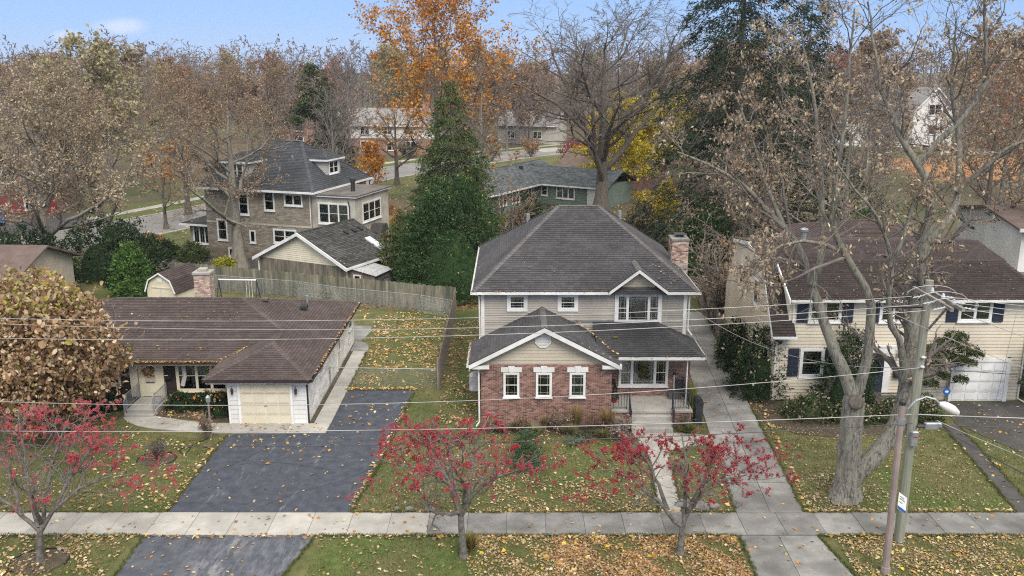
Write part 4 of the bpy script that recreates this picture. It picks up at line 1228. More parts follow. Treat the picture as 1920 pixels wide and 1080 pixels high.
downspout(Gg, [(-.3, -.3, e0 - .3), (-.05, -.1, 2.0), (-.05, -.08, .2)], r=.055)
for (x0, y0, w, d, m_) in ((5.3, 4.9, .4, .3, 'dark'), (5.3, 3.9, .4, .3, 'dark'), (5.3, 5.8, .4, .3, 'dark'), (6.6, 5.0, 1.5, .7, 'skylight')):
    zf = lambda xx: pk - (xx - 4.2) / 4.55 * (pk - e0 + .1)
    MB().slab([(x0, y0, zf(x0) + .14), (x0 + w, y0, zf(x0 + w) + .14), (x0 + w, y0 + d, zf(x0 + w) + .14), (x0, y0 + d, zf(x0) + .14)], .14).build('skylight' if m_ == 'skylight' else 'roof_vent', m_, Gg)
lt = thing('lean_to', 'small lean-to shed of grey boards with tin roof beside the garage', 'shed', (-12.45, 66.8, 0), R(-20))
lw = MB().yprism([(0, 0), (2.3, 0), (2.3, 1.75), (0, 2.2)], 0, 2.4).build('wall', 'old_wood', lt)
for k in range(12):
    box('board', 'old_wood', lw, .02 + k * .19, .195 + k * .19, -.03, -.002, .02, 2.1 - k * .036)
for k in range(12):
    box('board', 'old_wood', lw, 2.302, 2.33, .02 + k * .198, .205 + k * .198, .02, 1.72)
for k in range(5):
    MB().slab([(-.15 + k * .54, -.2, 2.28 - k * .1), (.37 + k * .54, -.2, 2.18 - k * .1), (.37 + k * .54, 2.6, 2.18 - k * .1), (-.15 + k * .54, 2.6, 2.28 - k * .1)], .03).build('roof_sheet', 'tin', lt)
window(Face(lt, 0, 0), .6, .7, .5, .95, None, .07, 'dh', out=.035)
bb = tag(MB().lathe([(.42, 0), (.48, .2), (.5, 1.15), (.44, 1.3), (.3, 1.34)], 14).build('rain_barrel', 'metal_dark', None, (-9.6, 67.3, 0), smooth=False), 'black barrel standing beside the tin-roofed lean-to', 'barrel')
# shed
S = thing('garden_shed', 'cream barn-shaped garden shed with brown roof and double doors', 'shed', (-25.75, 62.0, 0), R(-16))
pr = [(0, 0), (2.3, 0), (2.3, 1.75), (1.95, 2.5), (1.15, 2.95), (.35, 2.5), (0, 1.75)]
MB().yprism(pr, 0, 3.3).build('wall', 'cream', S)
pts = [(-.12, 1.6), (.27, 2.5), (1.15, 3.02), (2.03, 2.5), (2.42, 1.6)]
fcs = []
for (a, b) in zip(pts, pts[1:]):
    fcs.append([(b[0], -.15, b[1]), (b[0], 3.45, b[1]), (a[0], 3.45, a[1]), (a[0], -.15, a[1])] if a[1] > b[1] else [(a[0], 3.45, a[1]), (a[0], -.15, a[1]), (b[0], -.15, b[1]), (b[0], 3.45, b[1])])
roof(S, fcs, (.072, .056, .054), 51, expo=.17, tab=.36, t=.05)
for s in (0, 1):
    d_ = MB().box(.42 + s * .74, 1.14 + s * .74, -.05, -.005, .15, 1.95).build('shed_door', 'cream', S)
    for z in (.18, 1.0, 1.87):
        box('door_rail', 'shake', d_, .42 + s * .74, 1.14 + s * .74, -.07, -.051, z, z + .07)
    MB().tube([(1.06 + s * .16, -.09, 1.1), (1.06 + s * .16, -.09, 1.3)], .012, 5).build('door_handle', 'metal_dark', d_)
MB().yprism([(.95, 2.3), (1.35, 2.3), (1.35, 2.55), (.95, 2.55)], -.04, -.002).build('gable_vent', 'white', S)
for s in (-1, 1):
    MB().yprism([(1.15 + s * 1.27, 1.6), (1.15 + s * .9, 2.5), (1.15, 3.02), (1.15, 2.92), (1.15 + s * .85, 2.42), (1.15 + s * 1.17, 1.6)], -.19, -.14).build('rake_board', 'white', S)
# swing set
W = thing('swing_set', 'metal swing set frame with white top bar in front of the plank fence', 'swing set', (-19.65, 63.2, 0))
MB().tube([(-1.4, 0, 2.15), (1.3, 0, 2.1)], .05, 7).build('top_bar', 'white', W)
for sx in (-1.4, 1.3):
    for sy in (-.8, .8):
        MB().tube([(sx, 0, 2.12), (sx + .08 * (1 if sx > 0 else -1), sy, 0)], .035, 6).build('leg', 'navy', W)
    MB().tube([(sx, -.45, .95), (sx, .45, .95)], .025, 5).build('brace', 'navy', W)
for sx in (.55, .75, .95):
    MB().tube([(sx, 0, 2.1), (sx, .02, .5)], .016, 5).build('hanger', 'white', W)
box('glider_seat', 'white', W, .4, 1.2, -.15, .15, .45, .5)

# ================================================================== FENCES
def plank_fence(name, label, p0, p1, h, m, seed, bw=.145):
    p0, p1 = Vector((*p0, 0)), Vector((*p1, 0))
    L = (p1 - p0).length; a = math.atan2(p1.y - p0.y, p1.x - p0.x)
    P = thing(name, label, 'fence', p0, a)
    rr = random.Random(seed)
    me = [MB().xprism([(0, 0), (.02, 0), (.02, h + dz), (0, h + dz)], 0, bw - .008).mesh('plank', m) for dz in (0, .02, -.02, .04)]
    n = int(L / bw)
    for i in range(n):
        mobj('plank', me[rr.randrange(4)], P, (i * bw, .012 * (rr.random() - .5), .03), None)
    for z in (.35, h - .35):
        box('rail', m, P, 0, L, .035, .075, z, z + .09)
    x = 0
    while x <= L:
        box('post', m, P, x, x + .1, .036, .13, 0, h + .06)
        x += 2.4
    return P
plank_fence('plank_fence', 'grey weathered plank fence along the back of the ranch yard', (-27.0, 70.3), (-3.9, 61.95), 1.82, 'wood_fence', 61)
plank_fence('plank_fence', 'brownish plank fence running between ranch yard and brick house', (-3.95, 46.6), (-3.95, 61.7), 1.75, 'wood_side', 62)
plank_fence('plank_fence', 'short plank fence beside the concrete driveway behind the chimney', (13.25, 54.8), (13.9, 66), 1.7, 'wood_side', 63)
def chain_fence(label, pts, h, mesh=True):
    P = thing('chain_link_fence', label, 'fence', (*pts[0], 0))
    o = Vector((*pts[0], 0))
    wm = MB()
    for (a, b) in zip(pts, pts[1:]):
        a, b = Vector((*a, 0)) - o, Vector((*b, 0)) - o
        MB().tube([a + Vector((0, 0, h)), b + Vector((0, 0, h))], .022, 6).build('top_rail', 'galv', P)
        L = (b - a).length; n = max(1, round(L / 2.9))
        for i in range(n + 1):
            if i == n and b != Vector((*pts[-1], 0)) - o: continue
            q = a + (b - a) * (i / n)
            MB().tube([q, q + Vector((0, 0, h + .03))], .035, 6).build('post', 'galv', P)
        if mesh:
            d = (b - a).normalized(); st = .11
            k = -int(h / st)
            while k * st < L:
                for s in (0, 1):
                    x0, x1 = k * st, k * st + h
                    z0, z1 = (0.03, h) if s == 0 else (h, .03)
                    t0, t1 = max(0, -x0 / h), min(1, (L - x0) / h)
                    if t1 > t0:
                        wm.tube([a + d * (x0 + h * t0) + Vector((0, 0, z0 + (z1 - z0) * t0)), a + d * (x0 + h * t1) + Vector((0, 0, z0 + (z1 - z0) * t1))], .0035, 3)
                k += 1
    if mesh:
        tag(wm.build('wire_mesh', 'galv', P), kind='stuff')
    return P
chain_fence('galvanised chain-link fence with long top rail before the back plank fence', [(-24.6, 68.6), (-16.15, 66.1), (-12.53, 64.2), (-6.63, 62.1), (-4.2, 60.6)], 1.3)
chain_fence('low chain-link fence across the lawn from ranch side wall to brown fence', [(-9.98, 47.05), (-4.02, 46.75)], 1.12)

# ================================================================== UTILITY POLE, LAMP, WIRES
U = thing('utility_pole', 'greenish wooden utility pole with crossarms and insulators', 'utility pole', (14.46, 30.56, 0))
MB().tube([(0, 0, 0), (0, 0, 5), (.03, 0, 10.05)], [.19, .165, .135], 12).build('pole', 'pole_wood', U)
for dx in (-.19, .17):
    MB().box(dx - .055, dx + .055, -2.25, .65, 9.55, 9.67).build('crossarm', 'arm_wood', U)
MB().tube([(.2, -1.3, 9.55), (.12, -.12, 8.3)], .045, 5).build('brace', 'arm_wood', U)
MB().tube([(-1.55, .0, 9.1), (-.1, .0, 9.1)], .05, 5).build('side_arm', 'metal_dark', U)
def insulator(P, p, q, n=4):
    p, q = Vector(p), Vector(q)
    pts = []; rs_ = []
    for i in range(n * 3 + 1):
        pts.append(p + (q - p) * (i / (n * 3))); rs_.append(.042 if i % 3 == 1 else .018)
    return MB().tube(pts, rs_, 8).build('insulator', 'porcelain', P)
for y in (-.35, -1.15, -1.9):
    MB().lathe([(.02, 9.67), (.06, 9.71), (.068, 9.77), (.04, 9.82), (.05, 9.85), (.02, 9.88)], 8, 0, y).build('insulator', 'porcelain', U)
    insulator(U, (-.25, y, 9.6), (-.65, y - .02, 9.52))
    insulator(U, (.25, y, 9.6), (.75, y - .05, 9.52))
for z in (7.3, 6.95):
    MB().lathe([(.05, -.04), (.09, 0), (.05, .05)], 8).build('spool', 'porcelain', U, (.03, -.2, z))
mbx2 = MB().bbox(-.13, .13, -.36, -.2, 4.0, 4.55, .03).build('meter_box', 'galv', U)
MB().box(-.08, .08, -.363, -.359, 4.32, 4.36).build('red_mark', 'red_plastic', mbx2)
MB().bbox(.35, .95, -.3, -.12, 4.62, 4.85, .03).build('splice_case', 'galv', U)
MB().tube([(.1, -.2, 4.7), (.45, -.22, 4.72), (.9, -.22, 4.65)], .06, 6).build('cable_bundle', 'wire_dark', U)
MB().tube([(.0 - .5 + .22 * math.cos(R(a)), -.2, 4.55 + .3 * math.sin(R(a))) for a in range(0, 390, 25)], .014, 5).build('cable_loop', 'wire_dark', U)
LP = thing('street_lamp', 'pinkish brown street lamp post with curved arm and white cobra head', 'street lamp', (13.1, 28.4, 0))
MB().tube([(0, 0, 0), (0, 0, .25), (0, 0, .26), (-.06, 0, 6.3)], [.17, .15, .125, .1], 10).build('post', 'lamp_post', LP)
MB().lathe([(.11, 6.3), (.12, 6.42), (.05, 6.5)], 10, -.06, 0).build('cap', 'metal_dark', LP)
MB().lathe([(.14, 5.62), (.14, 5.82)], 10, -.05, 0).build('clamp', 'galv', LP)
MB().tube([(0, 0, 5.8), (.14, 0, 6.15), (.38, 0, 6.45), (.7, 0, 6.58), (1.0, -.02, 6.5), (1.22, -.04, 6.3)], .038, 7).build('arm', 'galv', LP)
hd = MB().tube([(1.15, -.04, 6.36), (1.22, -.04, 6.33), (1.38, -.05, 6.26), (1.6, -.06, 6.14), (1.78, -.07, 6.02), (1.83, -.07, 5.98)], [.06, .1, .15, .16, .1, .03], 10).build('lamp_head', 'white', LP, smooth=True)
MB().bbox(1.22, 1.38, -.09, .01, 6.36, 6.43, .02).build('photocell', 'galv', hd)
# notice fixed to the lamp post
ns = thing('pole_notice', 'white paper notice with blue lower band fixed on the lamp post', 'sign', (13.2, 28.24, 2.45), R(12))
MB().slab([(-.02, -.0, .75), (.3, -.02, .5), (.3, -.01, -.1), (-.02, .0, .15)], .012).build('board', 'white', ns)
bd = MB(); bd._add([(-.02, -.012, .75), (.3, -.032, .5), (.3, -.03, -.08), (-.02, -.012, .17)], [(0, 3, 2, 1)]); bd.build('sheet', 'white', ns)
b2 = MB(); b2._add([(-.02, -.016, .26), (.3, -.036, .01), (.3, -.034, -.09), (-.02, -.016, .16)], [(0, 3, 2, 1)]); b2.build('blue_band', 'blue_sign', ns)
for k, (z, w) in enumerate(((.62, .7), (.54, .85), (.42, .5))):
    b3 = MB(); b3._add([(.02, -.02, z + .0), (.02 + .25 * w, -.02 - .016 * w, z - .195 * w), (.02 + .25 * w, -.02 - .016 * w, z - .035 - .195 * w), (.02, -.02, z - .035)], [(0, 3, 2, 1)]); b3.build('text_line', 'metal_grey', ns)
def wire(label, fn, x0, x1, r, m='wire_pale', n=30, name='power_line', group=None):
    pts = [fn(x0 + (x1 - x0) * i / n) for i in range(n + 1)]
    return tag(MB().tube(pts, r, 5).build(name, m, None), label, 'wire', group)
def quad(a, b, c_, y0, ys=0): return lambda x: (x, y0 + ys * x, a * x * x + b * x + c_)
wire('uppermost pale wire crossing in front of the brick house roofline', quad(.00156, .0313, 8.78, 30.4), -34, 13.85, .011)
wire('second pale wire from the top crossing before the upper windows', quad(.00202, .02907, 8.59, 29.8), -34, 13.85, .011)
wire('third pale wire from the top crossing before the front gable', quad(.00162, .03669, 8.52, 29.2), -34, 13.85, .011)
wire('single grey wire crossing in front of the ground-floor windows', quad(.00232, .04793, 5.75, 30.35), -34, 14.4, .012, 'wire_pale')
wire('pale messenger cable crossing below the house fronts', quad(.00089, .02347, 4.67, 30.3), -34, 14.3, .014)
wire('black cable, lowest line across the picture', quad(.0013, .03056, 4.17, 30.2), -34, 14.3, .015, 'wire_dark')
def seg(p, q_, sag): return lambda t: tuple(p[i] + (q_[i] - p[i]) * t - (sag * 4 * t * (1 - t) if i == 2 else 0) for i in range(3))
for lb, p, q_, sag, r, m_ in (
        ('topmost wire leaving the pole to the right over the cream house', (15.2, 30.2, 9.52), (40, 30.4, 9.4), .8, .011, 'wire_pale'),
        ('middle pale wire leaving the pole crossarm to the right', (15.2, 29.35, 9.52), (40, 29.8, 9.3), .8, .011, 'wire_pale'),
        ('third pale wire leaving the crossarm to the right', (15.2, 28.6, 9.5), (40, 29.0, 9.2), .9, .011, 'wire_pale'),
        ('pale wire slanting from the side arm down to the right foreground', (12.93, 30.5, 9.05), (22, 20, 7.6), .5, .011, 'wire_pale'),
        ('pale wire slanting from the crossarm tip towards the right foreground', (14.8, 28.6, 9.4), (24, 20, 8.0), .4, .012, 'wire_pale'),
        ('grey wire leaving the pole level with the cream house doors', (14.5, 30.35, 6.92), (40, 30.8, 6.6), .5, .014, 'wire_dark'),
        ('pale messenger cable right of the pole', (14.5, 30.3, 5.18), (40, 30.6, 5.1), .3, .019, 'wire_pale'),
        ('black cable right of the pole beneath the messenger', (15.3, 30.3, 4.78), (40, 30.5, 4.8), .3, .019, 'wire_dark'),
        ('black service drop sloping down from the splice case to the right', (15.3, 30.3, 4.7), (21, 20, 3.9), .3, .022, 'wire_dark'),
        ('thin pale service wire sloping down beside the black one', (15.2, 30.3, 4.95), (22.5, 20.5, 4.6), .3, .013, 'wire_pale'),
        ('twisted service wire running from the pole to the brick house corner', (14.4, 30.5, 6.9), (9.1, 44.9, 5.2), 1.0, .011, 'wire_pale'),
        ('thin dark guy wire in front of the white garage door', (25.6, 44.3, 5.0), (22.9, 40.4, 1.0), .05, .008, 'wire_dark')):
    fn = seg(p, q_, sag)
    wire(lb, fn, 0, 1, r, m_, 20)
for y, h in ((30.2, .34), (29.4, .32), (28.65, .3)):
    pts = [(14.46 + .85 * math.cos(R(a)) - .02, y, 9.62 + h * math.sin(R(a))) for a in range(180, -1, -15)]
    tag(MB().tube(pts, .014, 5).build('jumper_wire', 'wire_pale'), {30.2: 'farthest of three jumper wires arched over the pole crossarm', 29.4: 'middle one of three jumper wires arched over the crossarm', 28.65: 'nearest of three jumper wires arched over the crossarm'}[y], 'wire')

# ================================================================== FARTHER HOUSES
def far_house(name, label, loc, rz, w, d, h, rise, wallm, roofm, wins=(), chimney=None, gable_front=False, lower=None, ov=.5):
    """body with pitched roof; ridge along local x, or along y when gable_front"""
    P = thing(name, label, 'house', loc, rz)
    if gable_front:
        MB().yprism([(0, 0), (w, 0), (w, h), (w / 2, h + rise), (0, h)], 0, d).build('wall', wallm, P)
        sl = rise / (w / 2)
        fcs = [[(-ov, d + ov, h - ov * sl), (-ov, -ov, h - ov * sl), (w / 2, -ov, h + rise + .05), (w / 2, d + ov, h + rise + .05)],
               [(w + ov, -ov, h - ov * sl), (w + ov, d + ov, h - ov * sl), (w / 2, d + ov, h + rise + .05), (w / 2, -ov, h + rise + .05)]]
        for s in (-1, 1):
            MB().yprism([(w / 2 + s * (w / 2 + ov), h - ov * sl), (w / 2, h + rise + .06), (w / 2, h + rise - .24), (w / 2 + s * (w / 2 + ov), h - ov * sl - .3)], -ov - .08, -ov - .005).build('rake_board', 'white', P)
    else:
        MB().xprism([(0, 0), (0, h), (d / 2, h + rise), (d, h), (d, 0)], 0, w).build('wall', wallm, P)
        sl = rise / (d / 2)
        fcs = [[(-ov, -ov, h - ov * sl), (w + ov, -ov, h - ov * sl), (w + ov, d / 2, h + rise + .05), (-ov, d / 2, h + rise + .05)],
               [(w + ov, d + ov, h - ov * sl), (-ov, d + ov, h - ov * sl), (-ov, d / 2, h + rise + .05), (w + ov, d / 2, h + rise + .05)]]
        MB().box(-ov, w + ov, -ov - .1, -ov - .005, h - ov * sl - .22, h - ov * sl).build('fascia', 'white', P)
    rf = MB()
    for f in fcs:
        rf.slab(f, .14)
    rf.build('roof', roofm, P)
    if lower:
        MB().box(-.03, w + .03, -.06, -.002, 0, lower[0]).build('lower_wall', lower[1], P)
    for (u, z, ww, hh, un) in wins:
        window(Face(P, 0, 0), u, z, ww, hh, un, .12, 'dh', out=.07)
    if chimney:
        c_ = MB().box(chimney[0], chimney[0] + .9, chimney[1], chimney[1] + .9, h - 1, h + rise + 1.1).build('chimney', 'far_brick', P)
        MB().box(chimney[0] - .06, chimney[0] + .96, chimney[1] - .06, chimney[1] + .96, h + rise + 1.1, h + rise + 1.25).build('crown', 'concrete', c_)
    return P
# green L-shaped house
K = thing('green_house', 'low green sided house with grey L-shaped roof behind the brick house', 'house', (3.3, 112, 0), R(-30))
MB().box(0, 9, 0, 8, 0, 2.7).build('wall', 'green_siding', K)
MB().box(-9, 0, -13, 8, 0, 2.7).build('wing_wall', 'green_siding', K)
kw = [o for o in K.children if o.name.startswith('wall')][0]
kv = [o for o in K.children if o.name.startswith('wing')][0]
siding(kw, Face(K, 0, 0), 0, 9, .1, 2.6, .2, 'green_siding', .03)
siding(kv, Face(K, 0, -13, R(90)), 0, 13, .1, 2.6, .2, 'green_siding', .03)
siding(kv, Face(K, -9, -13), 0, 9, .1, 2.6, .2, 'green_siding', .03)
KS = (.12, .135, .142)
roof(K, [[(-9.6, 8.5, 2.6), (-9.6, -13.6, 2.6), (-4.5, -13.6, 4.5), (-4.5, 8.5, 4.5)], [(.6, -13.6, 2.6), (.6, 8.5, 2.6), (-4.5, 8.5, 4.5), (-4.5, -13.6, 4.5)]], KS, 71, [((-4.5, -13.6, 4.5), (-4.5, 8.5, 4.5))], (.10, .108, .112), expo=.24, tab=.5, var=.3)
roof(K, [[(-4, -.6, 2.62), (9.6, -.6, 2.62), (9.6, 4, 4.25), (-4, 4, 4.25)], [(9.6, 8.6, 2.62), (-4, 8.6, 2.62), (-4, 4, 4.25), (9.6, 4, 4.25)]], KS, 72, [((-4, 4, 4.25), (9.6, 4, 4.25))], (.10, .108, .112), expo=.24, tab=.5, var=.3, name='wing_roof')
gutter(K, (.62, -.6, 2.6), (9.6, -.6, 2.6), s=.16); gutter(K, (.6, -13.6, 2.6), (.6, -.6, 2.6), s=.16)
window(Face(K, 0, 0), 2.6, 1.0, 2.3, 1.3, [1, 1, 1], .13, 'fixed', False, 'full', out=.03)
window(Face(K, 0, 0), .5, 1.2, .7, 1.1, None, .12, 'dh', out=.03)
kd = MB().box(6.7, 7.9, -.1, -.03, .1, 2.4).build('back_door', 'white', K)
MB().box(7.7, 7.78, -.13, -.1, 1.2, 1.3).build('door_handle', 'metal_dark', kd)
for v_ in (3.5, 6.5, 9.5):
    window(Face(K, 0, -13, R(90)), v_, 1.0, 1.5, 1.25, [1, 1], .12, 'dh', out=.03)
for (x0, y0) in ((-3.4, 4), (-3.4, 1)):
    MB().box(x0, x0 + .4, y0, y0 + .4, 3.9, 4.4).build('roof_vent', 'metal_dark', K)
bh = far_house('brown_house', 'small orange brick house with brown roof half hidden behind the yellow tree', (7, 130, 0), R(-25), 13, 9, 2.8, 1.9, 'far_brick', 'roof_brown', [(3, 1.0, 1.6, 1.2, [1, 1]), (8.5, 1.0, 1.6, 1.2, [1, 1])])
far_house('street_house', 'white and red brick two-storey house across the back street', (-31.5, 172, 0), R(-6), 17, 9, 5.8, 2.6, 'white', 'far_roof', [(3.2, 3.8, 1.6, 1.5, [1, 1]), (7.5, 3.8, 1.6, 1.5, [1, 1]), (11.5, 3.8, 1.6, 1.5, [1, 1]), (3.2, .9, 2.0, 1.6, [1, 1]), (8.2, .9, 1.8, 1.6, [1, 1]), (11.8, .9, 1.8, 1.6, [1, 1])], (14.6, 3), lower=(3.1, 'far_brick'))
far_house('red_house', 'red house with white-edged front gable at the left picture edge', (-61.5, 101.5, 0), R(14), 9.5, 12, 3.4, 3.6, 'far_brick', 'roof_brown', [(1.2, .8, 1.4, 1.5, [1, 1]), (6.0, .8, 1.8, 1.5, [1, 1]), (4.0, 4.0, 1.2, 1.3, None)], None, True, (2.9, 'red_siding'))
far_house('brick_gable_house', 'brick house with white gable glimpsed among brown trees at upper left', (-46, 186, 0), R(-10), 13, 10, 5.0, 3.2, 'far_brick', 'far_roof', [(2.5, 3.4, 1.3, 1.4, None), (8.0, 3.4, 1.3, 1.4, None), (2.5, .8, 1.3, 1.4, None), (8.0, .8, 1.3, 1.4, None)], None, True)
far_house('hedge_house', 'small grey house behind shrubs beyond the street bend', (-3, 196, 0), R(-20), 13, 9, 4.2, 2.4, 'grey_siding', 'far_roof', [(2, 1.2, 1.8, 1.4, [1, 1]), (8, 1.2, 1.8, 1.4, [1, 1])])
far_house('slate_roof_house', 'white house with dark slate roof among trees at upper right', (63, 190, 0), R(-14), 17, 11, 7.2, 4.6, 'white', 'roof_slate', [(2, 4.4, 1.3, 1.6, None), (6, 4.4, 1.3, 1.6, None), (11, 4.4, 1.3, 1.6, None), (2, 1, 1.3, 1.6, None), (6, 1, 1.3, 1.6, None), (11, 1, 1.3, 1.6, None)], (12, 4))
far_house('white_gable_house', 'white gabled house with dark porch opening right of the slate roof', (82, 188, 0), R(8), 9, 12, 7.4, 4.4, 'white', 'far_roof', [(3.2, 6.4, 2.6, 2.0, [1, 1]), (3.6, 2.5, 1.4, 1.6, None)], None, True)
far_house('pale_house', 'cream wall and eave of a house at the right picture edge', (34.6, 60.5, 0), R(0), 10, 9, 6.5, .7, 'white_siding', 'roof_brown', [(1.5, 3.6, .9, 1.4, None)])
far_house('edge_house', 'house with brown eave beyond the white garage, right picture edge', (27.6, 44.4, 0), 0, 8, 9, 3.8, 2.2, 'beige_siding', 'roof_brown', [(1.2, 1.1, 1.2, 1.3, None)])
far_house('corner_house', 'brown-roofed building with tan wall at the left edge behind the big-leaf tree', (-47, 60, 0), R(-3), 13.2, 8, 3.2, 1.4, 'shake', 'roof_brown', [(9.5, 1.1, 1.2, 1.1, None)], ov=.6)

# ================================================================== CARS on the far street
def car(label, loc, rz, m, tall=False):
    C_ = thing('parked_car', label, 'car', loc, rz, 'cars parked beyond the back gardens')
    roofz = 1.75 if tall else 1.42
    side = [(-2.2, .35), (2.2, .35), (2.25, .75), (2.1, .92), (1.1, 1.0), (-2.0, 1.02), (-2.25, .9), (-2.28, .6)]
    MB().yprism(side, -.88, .88).build('body', m, C_)
    cab = [(1.15, 1.0), (.45, roofz), (-1.5, roofz), (-2.0, 1.02)]
    MB().yprism(cab, -.76, .76).build('cabin', 'dark', C_)
    MB().box(-1.45, .4, -.74, .74, roofz, roofz + .05).build('roof', m, C_)
    for x in (-1.4, 1.4):
        for s in (-1, 1):
            w = MB().yprism([(x + .33 * math.cos(R(a)), .33 + .33 * math.sin(R(a))) for a in range(0, 360, 24)], s * .8 - .1, s * .8 + .1).build('wheel', 'rubber', C_)
            MB().yprism([(x + .19 * math.cos(R(a)), .33 + .19 * math.sin(R(a))) for a in range(0, 360, 30)], s * .91 - .005, s * .91 + .005).build('rim', 'galv', w)
    for s in (-1, 1):
        MB().box(2.18, 2.27, s * .6 - .18, s * .6 + .18, .68, .82).build('headlight', 'porcelain', C_)
        MB().box(-2.3, -2.22, s * .62 - .14, s * .62 + .14, .7, .88).build('tail_light', 'red_plastic', C_)
    return C_
car('bright blue car on the driveway of the red house at left edge', (-56.3, 97.5, .09), R(-60), 'blue_paint')
car('dark van parked on the far side street behind brown trees', (-47.5, 146, .02), R(70), 'car_dark', True)
car('silver car in front of the white and brick street house', (-33.5, 164, .05), R(50), 'car_silver')

# ================================================================== VEGETATION TOOLS
def unit(a):
    return a / np.maximum(np.linalg.norm(a, axis=-1, keepdims=True), 1e-9)
def tubes(P, Rr, S):
    """P (N,K,3) polylines, Rr (N,K) radii -> verts, quads"""
    N, K, _ = P.shape
    T = np.gradient(P, axis=1); T = unit(T)
    ref = np.where(np.abs(T[:, :1, 2:3]) < .9, np.array([[[0, 0, 1.]]]), np.array([[[1., 0, 0]]]))
    Uv = unit(np.cross(T, np.broadcast_to(ref, T.shape))); Wv = np.cross(T, Uv)
    an = np.arange(S) * 2 * np.pi / S
    V = P[:, :, None, :] + Rr[:, :, None, None] * (np.cos(an)[None, None, :, None] * Uv[:, :, None, :] + np.sin(an)[None, None, :, None] * Wv[:, :, None, :])
    idx = np.arange(N * K * S).reshape(N, K, S)
    a, b = idx[:, :-1, :], idx[:, 1:, :]
    F_ = np.stack([a, np.roll(a, -1, 2), np.roll(b, -1, 2), b], -1).reshape(-1, 4)
    return V.reshape(-1, 3), F_
def sample(P, Rr, t):
    """points, tangents, radii on polylines at t (N,n)"""
    N, K, _ = P.shape
    x = t * (K - 1); i = np.clip(x.astype(int), 0, K - 2); f = (x - i)
    r = np.arange(N)[:, None]
    p = P[r, i] * (1 - f[..., None]) + P[r, i + 1] * f[..., None]
    tg = unit(P[r, i + 1] - P[r, i])
    rad = Rr[r, i] * (1 - f) + Rr[r, i + 1] * f
    return p, tg, rad
def grow(rng, P, Rr, n, t0, t1, ang, angsd, ratio, K, up=.1, wig=.15, rr=.6, rend=.3, taper=.5, flat=0, lmin=0, rmin=.004, absL=None):
    """one generation of side branches, all at once"""
    N = len(P)
    t = np.clip(np.linspace(t0, t1, n)[None, :] + rng.normal(0, .5 * (t1 - t0) / max(n, 1), (N, n)), .02, .99)
    p, tg, rad = sample(P, Rr, t)
    L0 = np.linalg.norm(np.diff(P, axis=1), axis=2).sum(1)[:, None]
    L = (absL if absL is not None else L0 * ratio) * (1 - taper * t) * rng.uniform(.65, 1.25, t.shape)
    L = np.maximum(L, lmin)
    p, tg, rad, L = p.reshape(-1, 3), tg.reshape(-1, 3), rad.reshape(-1), L.reshape(-1)
    M = len(p)
    az = (np.arange(n)[None, :] * 2.4 + rng.uniform(0, 6.28, (N, 1))).repeat(1, 0).reshape(-1) + rng.normal(0, .5, M)
    ref = np.where(np.abs(tg[:, 2:3]) < .9, np.array([[0, 0, 1.]]), np.array([[1., 0, 0]]))
    a = unit(np.cross(tg, ref)); b = np.cross(tg, a)
    side = np.cos(az)[:, None] * a + np.sin(az)[:, None] * b
    th = np.radians(ang + rng.normal(0, angsd, M))[:, None]
    d = unit(np.cos(th) * tg + np.sin(th) * side)
    if flat: d[:, 2] *= (1 - flat); d = unit(d)
    pts = [p]
    for k in range(K - 1):
        d = unit(d + np.array([0, 0, up]) + rng.normal(0, wig, (M, 3)))
        pts.append(pts[-1] + d * (L / (K - 1))[:, None])
    Pn = np.stack(pts, 1)
    r0 = np.maximum(rad * rr, rmin)
    Rn = r0[:, None] * np.linspace(1, rend, K)[None, :]
    return Pn, np.maximum(Rn, rmin * .7)
def merge(parts):
    Vs, Fs, k = [], [], 0
    for V, F_ in parts:
        Vs.append(V); Fs.append(F_ + k); k += len(V)
    return np.concatenate(Vs), np.concatenate(Fs)
def leaves(rng, C, size, pal, asp=.55, sizesd=.25, droop=0, out=None, fold=.25, bright=.3, w=None):
    """diamond leaf cards at points C; returns V, F, colours"""
    n = len(C)
    a = rng.normal(size=(n, 3))
    if out is not None: a = a * .6 + out
    a[:, 2] -= droop
    a = unit(a)
    b = unit(np.cross(a, rng.normal(size=(n, 3)))); c = np.cross(a, b)
    s = size * np.clip(rng.normal(1, sizesd, n), .4, 1.9)[:, None]
    V = np.stack([C - a * s * .5, C + b * s * asp * .5 + c * s * fold * .3, C + a * s * .5, C - b * s * asp * .5 + c * s * fold * .3], 1).reshape(-1, 3)
    F_ = np.arange(n * 4).reshape(n, 4)
    pal = np.array(pal)
    cc = pal[rng.choice(len(pal), n, p=w)] * rng.uniform(1 - bright, 1 + bright, (n, 1))
    return V, F_, cc
def big_leaves(rng, C, size, pal, out, bright=.3, curl=.5):
    """broad folded leaves of two curled halves; returns V (n,6,3), F, colours"""
    n = len(C)
    a = unit(rng.normal(size=(n, 3)) * .8 + out * .5 + np.array([0, 0, -.7]))
    b = unit(np.cross(a, rng.normal(size=(n, 3)) + out)); c = np.cross(a, b)
    s = size * np.clip(rng.normal(1, .25, n), .5, 1.7)[:, None]
    w = rng.uniform(.24, .40, n)[:, None] * s; k = rng.uniform(.1, 1, n)[:, None] * curl
    tip = C + a * s * .5 - c * s * .35 * k
    V = np.stack([C - a * s * .5, C - a * s * .22 + b * w + c * s * .28 * k, C + a * s * .18 + b * w * .9 + c * s * .22 * k, tip, C + a * s * .18 - b * w * .9 + c * s * .22 * k, C - a * s * .22 - b * w + c * s * .28 * k], 1)
    pal = np.array(pal)
    cc = pal[rng.integers(0, len(pal), n)] * rng.uniform(1 - bright, 1 + bright, (n, 1))
    return V, cc
